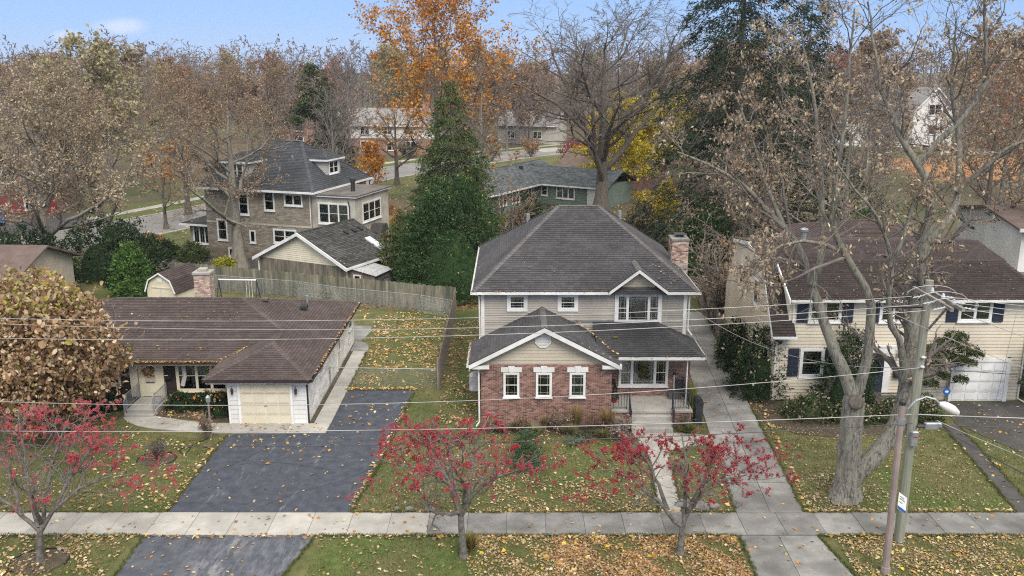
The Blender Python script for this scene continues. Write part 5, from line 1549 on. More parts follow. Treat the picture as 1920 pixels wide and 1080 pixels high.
def leaf_obj(name, parent, V, F_, cc, m='leaf', kind='stuff'):
    o = mobj(name, np_mesh(name, V, [F_], m, cc), parent)
    if kind: tag(o, kind=kind)
    return o
def wood_obj(name, parent, parts, m, smooth=True):
    V, F_ = merge(parts)
    return mobj(name, np_mesh(name, V, [F_], m, None, smooth), parent)
def poly1(pts, K):
    """resample a drawn polyline into K smooth points"""
    s = np.array(smooth([tuple(p) for p in pts], 8))
    d = np.concatenate([[0], np.cumsum(np.linalg.norm(np.diff(s, axis=0), axis=1))])
    t = np.linspace(0, d[-1], K)
    return np.stack([np.interp(t, d, s[:, i]) for i in range(3)], 1)[None]
def trunk_line(rng, h, K=10, lean=(0, 0), wob=.12, r0=.3, r1=.05, flare=1.5):
    z = np.linspace(0, 1, K)
    x = lean[0] * z ** 1.2 + np.cumsum(rng.normal(0, wob, K)) * z
    y = lean[1] * z ** 1.2 + np.cumsum(rng.normal(0, wob, K)) * z
    P = np.stack([x, y, z * h], 1)[None]
    Rr = (r0 + (r1 - r0) * z ** .9)
    Rr[0] *= flare
    return P, Rr[None]
def deciduous(rng, h, spread, clear=.25, limbs=12, levels=4, nb=(6, 6, 5), r0=.3, limb_ang=48, up=.12, leader=.95, twig_r=.012, sides=(9, 6, 4, 3, 3), wig=.13, lean=(0, 0), limb_r=.6, twigs=True, flare=1.5, tw_len=.42):
    """trunk parts, branch parts, twig parts and last-generation polylines"""
    tp, tr_ = trunk_line(rng, h * leader, 10, lean, .02 * h / 10, r0, .05 * r0 * 2, flare)
    lp_, lr = grow(rng, tp, tr_, limbs, clear, .97, limb_ang, 9, 0, 9, up, wig, limb_r, .22, .55, absL=spread * 1.45)
    bp, br = grow(rng, lp_, lr, nb[0], .22, .97, 42, 12, .5, 7, up * .8, wig, .62, .3, .4, rmin=.012)
    cp, cr = grow(rng, bp, br, nb[1], .2, .98, 42, 14, tw_len + .06, 4, up * .6, wig * 1.2, .6, .4, .3, rmin=twig_r * 1.3)
    last = cp
    gen = [tp, lp_, bp, cp]
    if levels > 3 and twigs:
        ep, er = grow(rng, cp, cr, nb[2], .2, .98, 40, 15, tw_len + .03, 2, up * .5, wig * 1.3, .6, .5, .3, rmin=twig_r)
        last = ep; gen.append(ep)
    # bring the whole skeleton to its height and crown radius
    fz = h / np.quantile(last[:, -1, 2], .995)
    fr = spread / np.quantile(np.hypot(last[:, -1, 0] - lean[0] * .7, last[:, -1, 1] - lean[1] * .7), .95)
    for g in gen:
        g[:, :, 2] *= fz; g[:, :, :2] *= fr
    out_t = [tubes(tp, tr_, sides[0])]
    out_b = [tubes(lp_, lr, sides[1]), tubes(bp, br, sides[2])]
    tw = []
    if levels > 3 and twigs:
        tw.append(tubes(ep, er, 3))
    tw.append(tubes(cp, cr, 3))
    return out_t, out_b, tw, last
def on_twigs(rng, last, n, jit):
    """n points on the last branches"""
    i = rng.integers(0, len(last), n); t = rng.uniform(.2, 1, n)
    x = t * (last.shape[1] - 1); k = np.clip(x.astype(int), 0, last.shape[1] - 2); f = (x - k)[:, None]
    return last[i, k] * (1 - f) + last[i, k + 1] * f + rng.normal(0, jit, (n, 3))
def clumps(rng, last, nc, per, jit, cj):
    c = on_twigs(rng, last, nc, jit)
    return (c[:, None, :] + rng.normal(0, cj, (nc, per, 3))).reshape(-1, 3)
def ico(sub=3):
    import bmesh
    b = bmesh.new(); bmesh.ops.create_icosphere(b, subdivisions=sub, radius=1)
    V = np.array([v.co[:] for v in b.verts]); F_ = np.array([[v.index for v in f.verts] for f in b.faces]); b.free()
    return V, F_
ICO_V, ICO_F = ico(3)
def lump(D, seed, k=6, amp=.25):
    """smooth bumps on directions D"""
    r = np.random.default_rng(seed)
    q = unit(r.normal(size=(k * 3, 3)))
    s = np.zeros(len(D))
    for v in q:
        s += np.exp((D @ v - 1) * 9) * r.uniform(-.6, 1)
    return 1 + amp * s
def shrub(name, label, loc, rx, ry, h, pal, n, size, seed, asp=.45, cat='shrub', group=None, core=True, droop=0, litter_on=0, m='needle', shell=.3, litpal=None, amp=.3, flat_top=False, parent=None):
    """dense bush: leaf cards through an uneven shell over stems and an added light-blocking core"""
    rng = np.random.default_rng(seed)
    P = thing(name, label, cat, loc, 0, group)
    nc = max(20, n // 14)
    D = unit(rng.normal(size=(nc, 3))); D[:, 2] = np.abs(D[:, 2]) * 1.0 - .12 * rng.random(nc); D = unit(D)
    rad = lump(D, seed, 6, amp) * (1 - shell * rng.random(nc) ** 1.5) * rng.normal(1, .035, nc)
    sc_ = np.array([rx, ry, h])
    C0 = D * rad[:, None] * sc_
    cl = size * rng.uniform(.6, 1.25, (nc, 1, 1))
    C = (C0[:, None, :] + rng.normal(0, 1, (nc, 14, 3)) * cl * np.array([.8, .8, .55])).reshape(-1, 3); C[:, 2] = np.maximum(C[:, 2], .03)
    D = np.repeat(D, 14, 0)
    shade = np.repeat(rng.uniform(.72, 1.28, (nc, 1)), 14, 0)
    V, F_, cc = leaves(rng, C, size, pal, asp, out=D * .9, droop=droop)
    cc = cc * shade
    if litter_on:
        D2 = unit(rng.normal(size=(litter_on, 3))); D2[:, 2] = np.abs(D2[:, 2]) + .25; D2 = unit(D2)
        C2 = D2 * lump(D2, seed, 6, amp)[:, None] * sc_ * 1.02
        V2, F2, c2 = leaves(rng, C2, .13, litpal or [(.45, .30, .10), (.50, .36, .16), (.42, .22, .06)], .8)
        F2 = F2 + len(V); V = np.concatenate([V, V2]); F_ = np.concatenate([F_, F2]); cc = np.concatenate([cc, c2])
    leaf_obj('foliage', P, V, F_, cc, m)
    if core:
        Dc = ICO_V.copy()
        Vc = Dc * (lump(unit(Dc), seed, 6, amp) * max(.4, 1 - shell * 1.5))[:, None] * sc_
        Vc[:, 2] = np.maximum(Vc[:, 2], 0)
        cv = np.array(pal).mean(0) * np.ones((len(ICO_F), 1))
        mobj('light_block_core', np_mesh('light_block_core', Vc, [ICO_F], m, cv), P)  # solid core added to block light through the bush
    st = np.zeros((6, 4, 3)); a = np.arange(6) * 1.05
    for k in range(4):
        st[:, k, 0] = np.cos(a) * rx * .12 * (1 + k); st[:, k, 1] = np.sin(a) * ry * .12 * (1 + k); st[:, k, 2] = h * .2 * k
    wood_obj('stem', P, [tubes(st, np.full((6, 4), .03), 4)], 'bark_dark')
    return P
def conifer(name, label, loc, h, r, seed, pal, n, size=.32, asp=.35, droop=.25, base=.04, power=.85, gaps=.25, layers=26, cat='tree', group=None, bark='bark_dark', lumpy=.25):
    """spire of drooping sprays set along real branches"""
    rng = np.random.default_rng(seed)
    P = thing(name, label, cat, loc, 0, group)
    tp, tr_ = trunk_line(rng, h * .98, 8, (0, 0), .02, h * .018, .02, 1.4)
    wood_obj('trunk', P, [tubes(tp, tr_, 8)], bark)
    nb = layers * 7
    z = np.sort(rng.uniform(base, .985, nb)) * h
    f = 1 - z / h
    az = np.arange(nb) * 2.4 + rng.normal(0, .35, nb)
    lobe = 1 + lumpy * np.sin(az * 2 + z * .9) + rng.normal(0, gaps * .5, nb)
    L = r * (f ** power) * lobe * (1 - .35 * np.clip((.14 - z / h) / .14, 0, 1)) + .15
    t = np.linspace(0, 1, 6)
    d = np.stack([np.cos(az), np.sin(az)], 1)
    Pb = np.zeros((nb, 6, 3))
    Pb[:, :, 0] = d[:, 0:1] * L[:, None] * t; Pb[:, :, 1] = d[:, 1:2] * L[:, None] * t
    Pb[:, :, 2] = z[:, None] + L[:, None] * (.22 * t - (droop + .15) * t ** 2)
    Rb = np.maximum(.012 * L[:, None] * (1 - .8 * t), .008)
    wood_obj('branches', P, [tubes(Pb, Rb, 4)], bark)
    w = L ** 1.35; w /= w.sum()
    ns = n // 12
    i = rng.choice(nb, ns, p=w); tt = rng.uniform(.12, 1.02, ns) ** .6
    i = np.repeat(i, 12); tt = np.repeat(tt, 12); n = len(i)
    sh_ = np.repeat(rng.uniform(.7, 1.3, (ns, 1)), 12, 0); sd_ = np.repeat(rng.normal(0, .24, ns), 12); zd_ = np.repeat(rng.normal(0, .12, ns), 12)
    x = tt * 5; k = np.clip(x.astype(int), 0, 4); ff = (x - k)[:, None]
    C = Pb[i, k] * (1 - ff) + Pb[i, k + 1] * ff
    side = np.stack([-d[i, 1], d[i, 0]], 1) * (sd_ * L[i] * (1.08 - tt * .75))[:, None]
    C[:, :2] += side; C[:, 2] += zd_ * (1 + L[i] * .15) - np.abs(side).sum(1) * .18
    C += rng.normal(0, 1, (n, 3)) * size * np.array([.75, .75, .4])
    out = np.concatenate([d[i] * 1.0, np.full((n, 1), -.15)], 1)
    V, F_, cc = leaves(rng, C, size, pal, asp, out=out, droop=droop)
    leaf_obj('foliage', P, V, F_, cc * sh_, 'needle')
    return P
def bare_proto(seed, h, spread, **k):
    """shared trunk, branch and twig meshes of one tree"""
    rng = np.random.default_rng(seed)
    t, b, tw, last = deciduous(rng, h, spread, **k)
    return rng, t, b, tw, last
def place_tree(label, loc, proto, rz=0, s=1.0, group=None, name='tree', leafset=None):
    P = thing(name, label, 'tree', loc, rz, group)
    P.scale = (s, s, s)
    for nm, me, kd in proto:
        o = mobj(nm, me, P)
        if kd: tag(o, kind=kd)
    return P
def tree_meshes(seed, h, spread, bark, twig, leaf=None, **k):
    """leaf: dict(n, size, pal, jit, per) -> list of (part name, mesh, kind)"""
    rng, t, b, tw, last = bare_proto(seed, h, spread, **k)
    out = []
    V, F_ = merge(t); out.append(('trunk', np_mesh('trunk', V, [F_], bark, None, True), None))
    V, F_ = merge(b); out.append(('limbs', np_mesh('limbs', V, [F_], bark, None, True), None))
    V, F_ = merge(tw); out.append(('twigs', np_mesh('twigs', V, [F_], twig), 'stuff'))
    if leaf:
        pts = clumps(rng, last, leaf['n'], leaf.get('per', 3), .05, leaf.get('cj', .12))
        if 'keep' in leaf: pts = pts[leaf['keep'](pts)]
        V, F_, cc = leaves(rng, pts, leaf['size'], leaf['pal'], leaf.get('asp', .6), droop=leaf.get('droop', .3), w=leaf.get('w'))
        out.append(('crown', np_mesh('crown', V, [F_], 'leaf', cc), 'stuff'))
    return out
TAN = [(.34, .275, .19), (.43, .35, .24), (.29, .22, .14), (.48, .40, .29), (.23, .17, .11)]
BROWN = [(.27, .185, .115), (.33, .235, .15), (.22, .15, .095), (.38, .285, .185), (.185, .125, .08)]
BEIGE = [(.41, .32, .22), (.50, .405, .295), (.33, .25, .17), (.27, .20, .135)]
ORANGE = [(.52, .21, .025), (.58, .27, .035), (.45, .16, .02), (.50, .30, .06), (.36, .13, .02)]
YELLOW = [(.52, .40, .025), (.58, .46, .035), (.44, .34, .025), (.40, .35, .04)]
DKGREEN = [(.032, .070, .022), (.042, .090, .027), (.026, .055, .02), (.062, .118, .036)]
OLIVE = [(.066, .095, .030), (.092, .120, .040), (.050, .072, .025), (.13, .14, .05)]
SPRUCE = [(.024, .040, .022), (.032, .052, .027), (.018, .030, .018), (.045, .065, .032)]
YEW = [(.022, .044, .017), (.030, .058, .021), (.018, .034, .014), (.045, .075, .026)]
LITTER = [(.42, .30, .155), (.52, .41, .24), (.34, .22, .12), (.58, .49, .34), (.28, .18, .10), (.47, .29, .10), (.23, .155, .10), (.40, .30, .18)]

# ================================================================== THE BIG MAPLE at right
rng = np.random.default_rng(101)
M_ = thing('big_maple', 'big two-trunked grey maple with sparse beige leaves on the right lawn', 'tree', (13.75, 34.0, 0))
def mp(pts, K, r0, r1, pw=1.0):
    P = poly1([(x - 13.75, y - 34.0, z) for x, y, z in pts], K)
    t = np.linspace(0, 1, K)
    return P, (r0 + (r1 - r0) * t ** pw)[None]
TL, TLr = mp([(13.65, 34.0, -.05), (13.70, 34.02, .35), (13.71, 34.05, .9), (13.71, 34.1, 1.94), (13.71, 34.15, 3.32), (13.74, 34.2, 4.45)], 14, .46, .40)
TLr[0, :4] = [.66, .55, .50, .475]
limb_specs = [
    ([(13.80, 34.0, .7), (14.1, 34.0, 1.15), (14.66, 34.09, 1.71), (15.39, 34.17, 2.73), (15.77, 34.26, 4.19), (15.85, 34.34, 5.74), (15.85, 34.43, 7.49), (15.91, 34.51, 9.2), (16.06, 34.6, 10.67)], 18, .41, .24),
    ([(13.72, 34.2, 4.2), (13.13, 34.46, 5.7), (12.65, 34.71, 6.85), (12.13, 34.97, 8.22), (11.42, 35.22, 10.12), (10.79, 35.48, 11.04), (9.96, 35.73, 11.85), (9.12, 35.99, 12.67), (7.87, 36.24, 13.38), (6.61, 36.5, 13.88)], 20, .29, .035),
    ([(11.9, 34.85, 8.8), (12.14, 34.92, 9.97), (12.21, 35.13, 11.21), (12.08, 35.35, 12.86), (11.85, 35.57, 14.7), (11.51, 35.78, 16.51), (11.04, 36.0, 18.6)], 14, .17, .03),
    ([(13.78, 34.25, 4.2), (14.08, 34.17, 5.8), (14.0, 34.04, 7.17), (13.89, 33.91, 8.29), (13.04, 33.78, 9.8), (12.53, 33.65, 10.45), (11.99, 33.52, 11.5), (11.9, 33.39, 13.12), (11.99, 33.26, 14.88), (11.97, 33.13, 16.77), (11.93, 33.0, 19.2)], 20, .24, .03),
    ([(12.58, 33.7, 10.42), (11.43, 33.47, 10.79), (10.33, 33.15, 10.86), (9.28, 32.83, 10.32), (8.68, 32.5, 9.28)], 12, .10, .02),
    ([(16.06, 34.6, 10.5), (16.18, 34.73, 11.91), (15.98, 34.87, 12.92), (15.59, 35.0, 13.62), (14.97, 35.2, 14.52), (14.59, 35.4, 15.42), (14.11, 35.6, 16.51), (13.84, 35.8, 17.9), (13.48, 36.0, 19.6)], 16, .21, .03),
    ([(15.65, 35.0, 13.5), (16.24, 34.83, 14.45), (16.88, 34.67, 15.26), (17.46, 34.5, 16.35), (17.36, 34.33, 17.69), (17.05, 34.17, 19.18), (16.86, 34.0, 21.0)], 14, .15, .03),
    ([(16.05, 34.6, 10.5), (16.82, 34.83, 11.26), (17.31, 35.07, 12.06), (17.38, 35.3, 13.28), (17.26, 35.53, 14.7), (16.95, 35.77, 16.51), (16.92, 36.0, 19.0)], 14, .19, .03),
    ([(17.29, 35.05, 12.5), (17.92, 34.67, 13.36), (18.46, 34.33, 14.1), (19.39, 34.0, 14.72), (20.6, 33.7, 15.6)], 12, .13, .03),
    ([(15.85, 34.4, 4.9), (15.39, 34.17, 6.47), (14.82, 33.95, 7.41), (14.49, 33.73, 8.55), (14.39, 33.5, 9.86), (13.95, 33.27, 10.94), (13.53, 33.05, 11.78), (12.61, 32.83, 12.8), (11.6, 32.6, 13.9)], 16, .165, .03),
    ([(14.3, 33.4, 9.9), (14.52, 33.2, 10.85), (14.6, 33.1, 11.57), (14.86, 33.0, 12.6), (15.4, 32.8, 14)], 10, .11, .02),
    ([(10.8, 35.4, 11.0), (10.2, 36.2, 12.6), (9.7, 37.0, 14.4), (9.0, 37.6, 16.2)], 10, .11, .02),
    ([(17.4, 34.5, 16.3), (18.4, 34.9, 17.4), (19.5, 35.4, 18.6)], 10, .09, .02),
]
tK = 44
tt_ = np.linspace(0, 13, tK); ti = np.clip(tt_.astype(int), 0, 12); tf = tt_ - ti
TP = (TL[0, ti] * (1 - tf[:, None]) + TL[0, ti + 1] * tf[:, None])[None]; TR = (TLr[0, ti] * (1 - tf) + TLr[0, ti + 1] * tf)[None]
Vt, Ft = tubes(TP, TR, 30)
ang = np.tile(np.arange(30) * 2 * np.pi / 30, tK); zz_ = np.repeat(TP[0, :, 2], 30)
rough_ = .035 * np.sin(ang * 11 + 1.2 * np.sin(zz_ * 3)) * np.sin(zz_ * 5 + ang * 3) + .03 * np.sin(ang * 4 + zz_ * 1.3) + rng.normal(0, .008, len(ang)) + .16 * np.exp(-zz_ * 2.2) * np.maximum(0, np.sin(ang * 3 + .6))
ctr_ = np.repeat(TP[0], 30, 0); dv = unit(Vt - ctr_)
wood_obj('trunk', M_, [(Vt + dv * rough_[:, None], Ft)], 'bark')
allP = []
lm = []
for (pts, K, a, b) in limb_specs:
    P, r_ = mp(pts, K, a, b, .8)
    P[0, 1:-1] += rng.normal(0, .02, (K - 2, 3))
    lm.append(tubes(P, r_, 9 if a > .15 else 7))
    t = np.linspace(0, K - 1, 12); i = np.clip(t.astype(int), 0, K - 2); f = (t - i)
    allP.append(((P[0, i] * (1 - f[:, None]) + P[0, i + 1] * f[:, None]), r_[0, i]))
wood_obj('limbs', M_, lm, 'bark')
MB().lathe([(.05, -.05), (.27, -.03), (.3, .0), (.24, .05), (.05, .03)], 12).build('limb_scar', 'bark_dark', M_, (-.12, -.28, 4.3), None, True).rotation_euler = (R(70), 0, R(-10))
LP_ = np.stack([p for p, _ in allP]); LR_ = np.stack([r for _, r in allP])
bp, br = grow(rng, LP_, LR_, 11, .42, .98, 52, 14, .30, 8, .05, .2, .5, .25, .25, rmin=.02)
cp, cr = grow(rng, bp, br, 7, .2, .98, 44, 14, .5, 6, .03, .2, .6, .4, .3, rmin=.012)
ep, er = grow(rng, cp, cr, 5, .2, .98, 42, 15, .5, 3, .02, .22, .6, .5, .3, rmin=.006)
wood_obj('branches', M_, [tubes(bp, br, 5), tubes(cp, cr, 3)], 'twig')
tag(wood_obj('twigs', M_, [tubes(ep, er, 3)], 'twig', False), kind='stuff')
pts = clumps(rng, ep[ep[:, -1, 2] > 5.5], 2300, 5, .03, .09)
pts[:, 2] -= .08
V, F_, cc = leaves(rng, pts, .15, BEIGE, .5, droop=1.2)
leaf_obj('crown', M_, V, F_, cc)

# ================================================================== BIG-LEAF TREE at left
rng = np.random.default_rng(202)
B_ = thing('big_leaf_tree', 'round low tree full of large curled tan leaves before the ranch house', 'tree', (-22.1, 40.3, 0))
t, b, tw, last = deciduous(rng, 6.8, 3.6, clear=.12, limbs=14, nb=(5, 5, 3), r0=.22, limb_ang=58, up=.1, twig_r=.012)
wood_obj('trunk', B_, t, 'bark'); wood_obj('limbs', B_, b, 'bark_dark'); tag(wood_obj('twigs', B_, tw, 'twig', False), kind='stuff')
n = 26000
D = unit(rng.normal(size=(n, 3)))
rad = lump(D, 77, 12, .17) * (1 + .10 * np.sin(D[:, 0] * 9 + D[:, 2] * 7) * np.sin(D[:, 1] * 8)) * (1 - .5 * rng.random(n) ** 1.4)
C = D * rad[:, None] * np.array([3.35, 3.4, 3.2]) + np.array([0, 0, 4.1])
# sprigs that break the outline, and gaps
sp_d = unit(rng.normal(size=(90, 3)) + np.array([0, -.2, .35])); sp_c = sp_d * np.array([3.35, 3.4, 3.2]) * rng.uniform(1.0, 1.2, (90, 1)) + np.array([0, 0, 4.1])
C = np.concatenate([C, (sp_c[:, None, :] + rng.normal(0, .26, (90, 16, 3))).reshape(-1, 3)])
gap = np.sin(C[:, 0] * 2.3 + 1.1 * np.sin(C[:, 2] * 1.7)) * np.sin(C[:, 1] * 2.1 + C[:, 2] * 1.3) + .5 * np.sin(C[:, 2] * 3.7 + C[:, 0] * 2.9)
C = C[(C[:, 2] > .55) & (rng.random(len(C)) < np.clip(.85 - .45 * gap, .12, 1))]
BIGLEAF = [(.33, .215, .12), (.41, .29, .175), (.25, .15, .08), (.48, .37, .24), (.18, .10, .055), (.54, .43, .29), (.30, .17, .08)]
top = C[:, 2] > 6.6
keepV, cc = big_leaves(rng, C, .20 * rng.uniform(.65, 1.4, (len(C), 1)), BIGLEAF, unit(C - np.array([0, 0, 3.5])))
g = (rng.random(len(C)) < np.where(top, .3, .03)); cc[g] = np.array([.30, .28, .06]) * rng.uniform(.8, 1.2, (g.sum(), 1))
# the leaves that show largest are single objects, the rest one crown
front = np.argsort(C[:, 1] + rng.normal(0, .6, len(C)))[:300]
mask = np.ones(len(C), bool); mask[front] = False
nk = int(mask.sum())
i6 = np.arange(nk * 6).reshape(nk, 6)
F_ = np.stack([i6[:, [0, 1, 2, 3]], i6[:, [0, 3, 4, 5]]], 1).reshape(-1, 4)
leaf_obj('crown', B_, keepV[mask].reshape(-1, 3), F_, np.repeat(cc[mask], 2, 0))
for i in front:
    ctr = keepV[i].mean(0)
    mobj('leaf', np_mesh('leaf', keepV[i] - ctr, [np.array([[0, 1, 2, 3], [0, 3, 4, 5]])], 'leaf', np.stack([cc[i]] * 2)), B_, tuple(ctr))

# ================================================================== CRAB-APPLES with red fruit
def crab(label, loc, limbs, seed, spread, top):
    rng = np.random.default_rng(seed)
    P = thing('crabapple_tree', label, 'tree', loc, 0, 'crabapples on the verge')
    L0 = limbs[0]
    tP = poly1(L0, 8); tR = np.linspace(.15, .10, 8)[None]; tR[0, 0] = .2
    wood_obj('trunk', P, [tubes(tP, tR, 9)], 'bark_crab')
    ls = []; ps = []; rs2 = []
    for l in limbs[1:]:
        p = poly1(l, 10); p[0, 1:-1] += rng.normal(0, .03, (8, 3)); r_ = np.linspace(.085, .022, 10)[None]
        ls.append(tubes(p, r_, 7)); ps.append(p[0]); rs2.append(r_[0])
    LPc, LRc = np.stack(ps), np.stack(rs2)
    bp, br = grow(rng, LPc, LRc, 9, .3, .99, 50, 15, .55, 7, .05, .22, .6, .3, .25, rmin=.012)
    bp[:, :, 2] = np.minimum(bp[:, :, 2], top + .1 * np.sin(bp[:, :, 0] * 3))
    cp, cr = grow(rng, bp, br, 6, .15, .98, 45, 18, .5, 6, -.02, .22, .6, .4, .2, rmin=.008)
    ep, er = grow(rng, cp, cr, 4, .15, .98, 45, 18, .55, 3, -.02, .25, .6, .5, .2, rmin=.006)
    wood_obj('limbs', P, ls + [tubes(bp, br, 5)], 'bark_crab')
    tag(wood_obj('twigs', P, [tubes(cp, cr, 3), tubes(ep, er, 3)], 'twig', False), kind='stuff')
    # fruit clusters sit along the outer twigs
    lim = top + .35
    for g_ in (cp, ep):
        hi_ = g_[:, :, 2] > lim; g_[:, :, 2] = np.where(hi_, lim + (g_[:, :, 2] - lim) * .25, g_[:, :, 2])
    far_ = np.argsort(-(np.linalg.norm(cp[:, -1, :2], axis=1) + cp[:, -1, 2] * .7 + rng.normal(0, .6, len(cp))))[:int(len(cp) * .6)]
    far_ = rng.choice(far_, int(len(far_) * .7), replace=False)
    q = ep[rng.choice(len(ep), int(len(ep) * .5), replace=False, p=None)]
    q = q[np.argsort(-(np.linalg.norm(q[:, -1, :2], axis=1) + q[:, -1, 2] * .8 + rng.normal(0, .5, len(q))))[:int(len(q) * .62)]]
    n = 10500
    i = rng.integers(0, len(q), n); tt = rng.uniform(.1, 1, n)
    x = tt * 2; k = np.clip(x.astype(int), 0, 1); f = (x - k)[:, None]
    c0 = q[i, k] * (1 - f) + q[i, k + 1] * f + rng.normal(0, .028, (n, 3))
    o_ = np.array([[1, 1, 1], [-1, -1, 1], [-1, 1, -1], [1, -1, -1.]]) * .0165
    V = (c0[:, None, :] + o_[None]).reshape(-1, 3)
    fc = np.array([[0, 2, 1], [0, 1, 3], [0, 3, 2], [1, 2, 3]])
    F_ = (np.arange(len(c0))[:, None, None] * 4 + fc[None]).reshape(-1, 3)
    pal = np.array([(.34, .022, .038), (.27, .02, .042), (.40, .026, .03), (.29, .036, .06), (.16, .022, .032)])
    cc = np.repeat(pal[rng.integers(0, 5, len(c0))] * rng.uniform(.7, 1.3, (len(c0), 1)), 4, 0)
    o = mobj('fruit', np_mesh('fruit', V, [F_], 'berry', cc), P); tag(o, kind='stuff')
    # few dry russet leaves
    V, F2, c2 = leaves(rng, on_twigs(rng, ep, 500, .04), .07, [(.30, .05, .06), (.28, .12, .05), (.22, .06, .06)], .6)
    leaf_obj('crown', P, V, F2, c2)
    return P
crab('middle red-fruited crabapple on the verge before the brick house', (-1.74, 29.45, 0),
     [[(0, 0, -.05), (-.06, 0, .8), (-.1, .0, 1.7)],
      [(-.1, 0, 1.6), (-.3, .1, 2.3), (-.7, .4, 2.9), (-1.6, .5, 3.2), (-2.8, .3, 3.6)],
      [(-.1, 0, 1.6), (.25, -.1, 2.3), (.6, -.2, 2.8), (1.5, -.1, 3.3), (2.5, .1, 3.5)],
      [(-.2, .1, 2.1), (-.4, .7, 3.1), (-.6, 1.3, 3.9), (-1.2, 1.6, 4.6)],
      [(.2, 0, 2.2), (.3, .7, 3.2), (.5, 1.4, 4.1), (.9, 1.9, 4.7)],
      [(-.1, 0, 1.75), (-.6, -.4, 1.95), (-1.1, -.5, 2.1), (-1.5, -.4, 2.8)],
      [(0, 0, 2.0), (.1, -.5, 3.0), (-.1, -1.1, 3.8), (-.3, -1.4, 4.3)],
      [(-.3, .1, 2.4), (-1.0, .8, 3.5), (-1.9, 1.3, 4.2)]], 301, 3.2, 4.3)
crab('right red-fruited crabapple with leaning fork beside the concrete driveway', (6.12, 29.65, 0),
     [[(0, 0, -.05), (.02, 0, .6), (.05, .0, 1.2)],
      [(.05, 0, 1.1), (-.6, .1, 1.7), (-1.2, .3, 2.3), (-2.0, .5, 2.9), (-3.0, .5, 3.1)],
      [(.05, 0, 1.1), (.3, .0, 1.9), (.7, .1, 2.5), (1.5, .2, 2.9), (2.3, .3, 3.0)],
      [(.1, 0, 1.3), (.15, .3, 2.4), (.2, .8, 3.4), (.1, 1.3, 4.2)],
      [(.3, 0, 1.9), (.9, .4, 2.9), (1.2, .9, 3.6), (1.9, 1.2, 3.9)],
      [(-.5, .1, 1.7), (-.9, .5, 2.7), (-1.3, .9, 3.4), (-2.0, 1.2, 3.6)],
      [(.2, 0, 1.7), (.5, -.5, 2.6), (.4, -1.0, 3.4)]], 302, 3.0, 3.9)
crab('left red-fruited crabapple at the picture edge in front of the big-leaf tree', (-16.9, 29.1, 0),
     [[(0, 0, -.05), (.05, 0, .6), (.15, .0, 1.3)],
      [(.15, 0, 1.2), (.7, .1, 2.0), (1.3, .2, 2.5), (2.2, .4, 3.0), (3.2, .6, 3.3)],
      [(.15, 0, 1.2), (-.5, .1, 1.8), (-1.2, .3, 2.3), (-2.2, .4, 2.9), (-3.2, .3, 3.2)],
      [(.2, 0, 1.3), (.3, .5, 2.6), (.5, 1.0, 3.8), (.9, 1.6, 5.0)],
      [(.1, 0, 1.4), (-.3, .5, 2.8), (-.7, 1.1, 4.0), (-.9, 1.5, 5.2)],
      [(.7, .1, 2.0), (1.2, .7, 3.1), (1.9, 1.3, 4.1)],
      [(-.5, .1, 1.8), (-1.1, .7, 3.1), (-1.9, 1.2, 4.2)],
      [(.2, 0, 1.6), (.4, -.6, 2.6), (.8, -1.1, 3.4)]], 303, 3.6, 4.9)

# ================================================================== EVERGREENS AND SHRUBS
conifer('cedar_tree', 'tall olive-green spire conifer between the garage and brick house', (-4.7, 71.3, 0), 16.2, 5.3, 401, OLIVE + DKGREEN[:2], 46000, .25, .28, .35, power=.78, lumpy=.07, gaps=.2, layers=40)
shrub('yew_tree', 'broad dark green evergreen at the foot of the tall spire conifer', (-4.6, 67.3, 0), 4.3, 3.2, 8.4, DKGREEN, 26000, .21, 402, .42, 'tree', shell=.3, litter_on=60, litpal=[(.5, .34, .12)], amp=.16)
shrub('cypress_bush', 'light olive bush left of the dark evergreen behind the plank fence', (-9.2, 70.4, 0), 1.7, 1.6, 4.8, OLIVE, 4000, .26, 403, .4, 'shrub')
conifer('spruce_tree', 'huge dark spruce rising behind the cream house', (18.8, 77, 0), 32, 6.4, 404, SPRUCE, 46000, .36, .24, .5, base=.06, power=.45, gaps=.6, layers=40, lumpy=.2)
conifer('spruce_tree', 'second dark spruce close behind the huge one, right of it', (26.0, 82, 0), 24, 5.4, 414, SPRUCE, 20000, .38, .25, .5, base=.08, power=.55, gaps=.6, layers=32, lumpy=.2)
conifer('spruce_tree', 'dark narrow spruce behind bare stems right of the tan house', (-21.5, 108, 0), 14.5, 3.2, 405, SPRUCE, 7000, .5, .3, .5)
conifer('pine_tree', 'young green pine standing alone on the brick house lawn', (.62, 36.7, 0), 1.9, .62, 406, [(.045, .10, .045), (.06, .125, .05), (.035, .075, .035)], 2600, .13, .25, -.2, power=.7, layers=10, cat='tree')
conifer('juniper_tree', 'dark juniper peeking over the left slope of the brick house roof', (1.6, 76, 0), 6.6, 2.4, 407, SPRUCE + DKGREEN[:1], 6000, .32, .35, -.1, power=.6)
conifer('far_pine', 'pine crown behind bare trees above the tan house roof', (-30, 140, 0), 17, 4, 408, OLIVE[:3] + SPRUCE[:2], 5000, .6, .3, .2, base=.5, power=.5)
shrub('holly_bush', 'rounded dark green bush right of the chimney', (14.6, 69, 0), 2.6, 2.2, 6.2, DKGREEN[:3] + YEW[:2], 6000, .26, 409, .5, litter_on=60)
shrub('yew_bush', 'large dark yew speckled with fallen leaves beside the concrete driveway', (13.35, 45.9, 0), 1.55, 1.5, 3.3, YEW, 7000, .17, 410, .35, litter_on=190, litpal=BEIGE)
shrub('yew_bush', 'dark yew against the cream house end wall farther up the driveway', (13.2, 50.6, 0), 1.1, 2.0, 2.7, YEW, 4500, .18, 411, .35, litter_on=70, litpal=BEIGE)
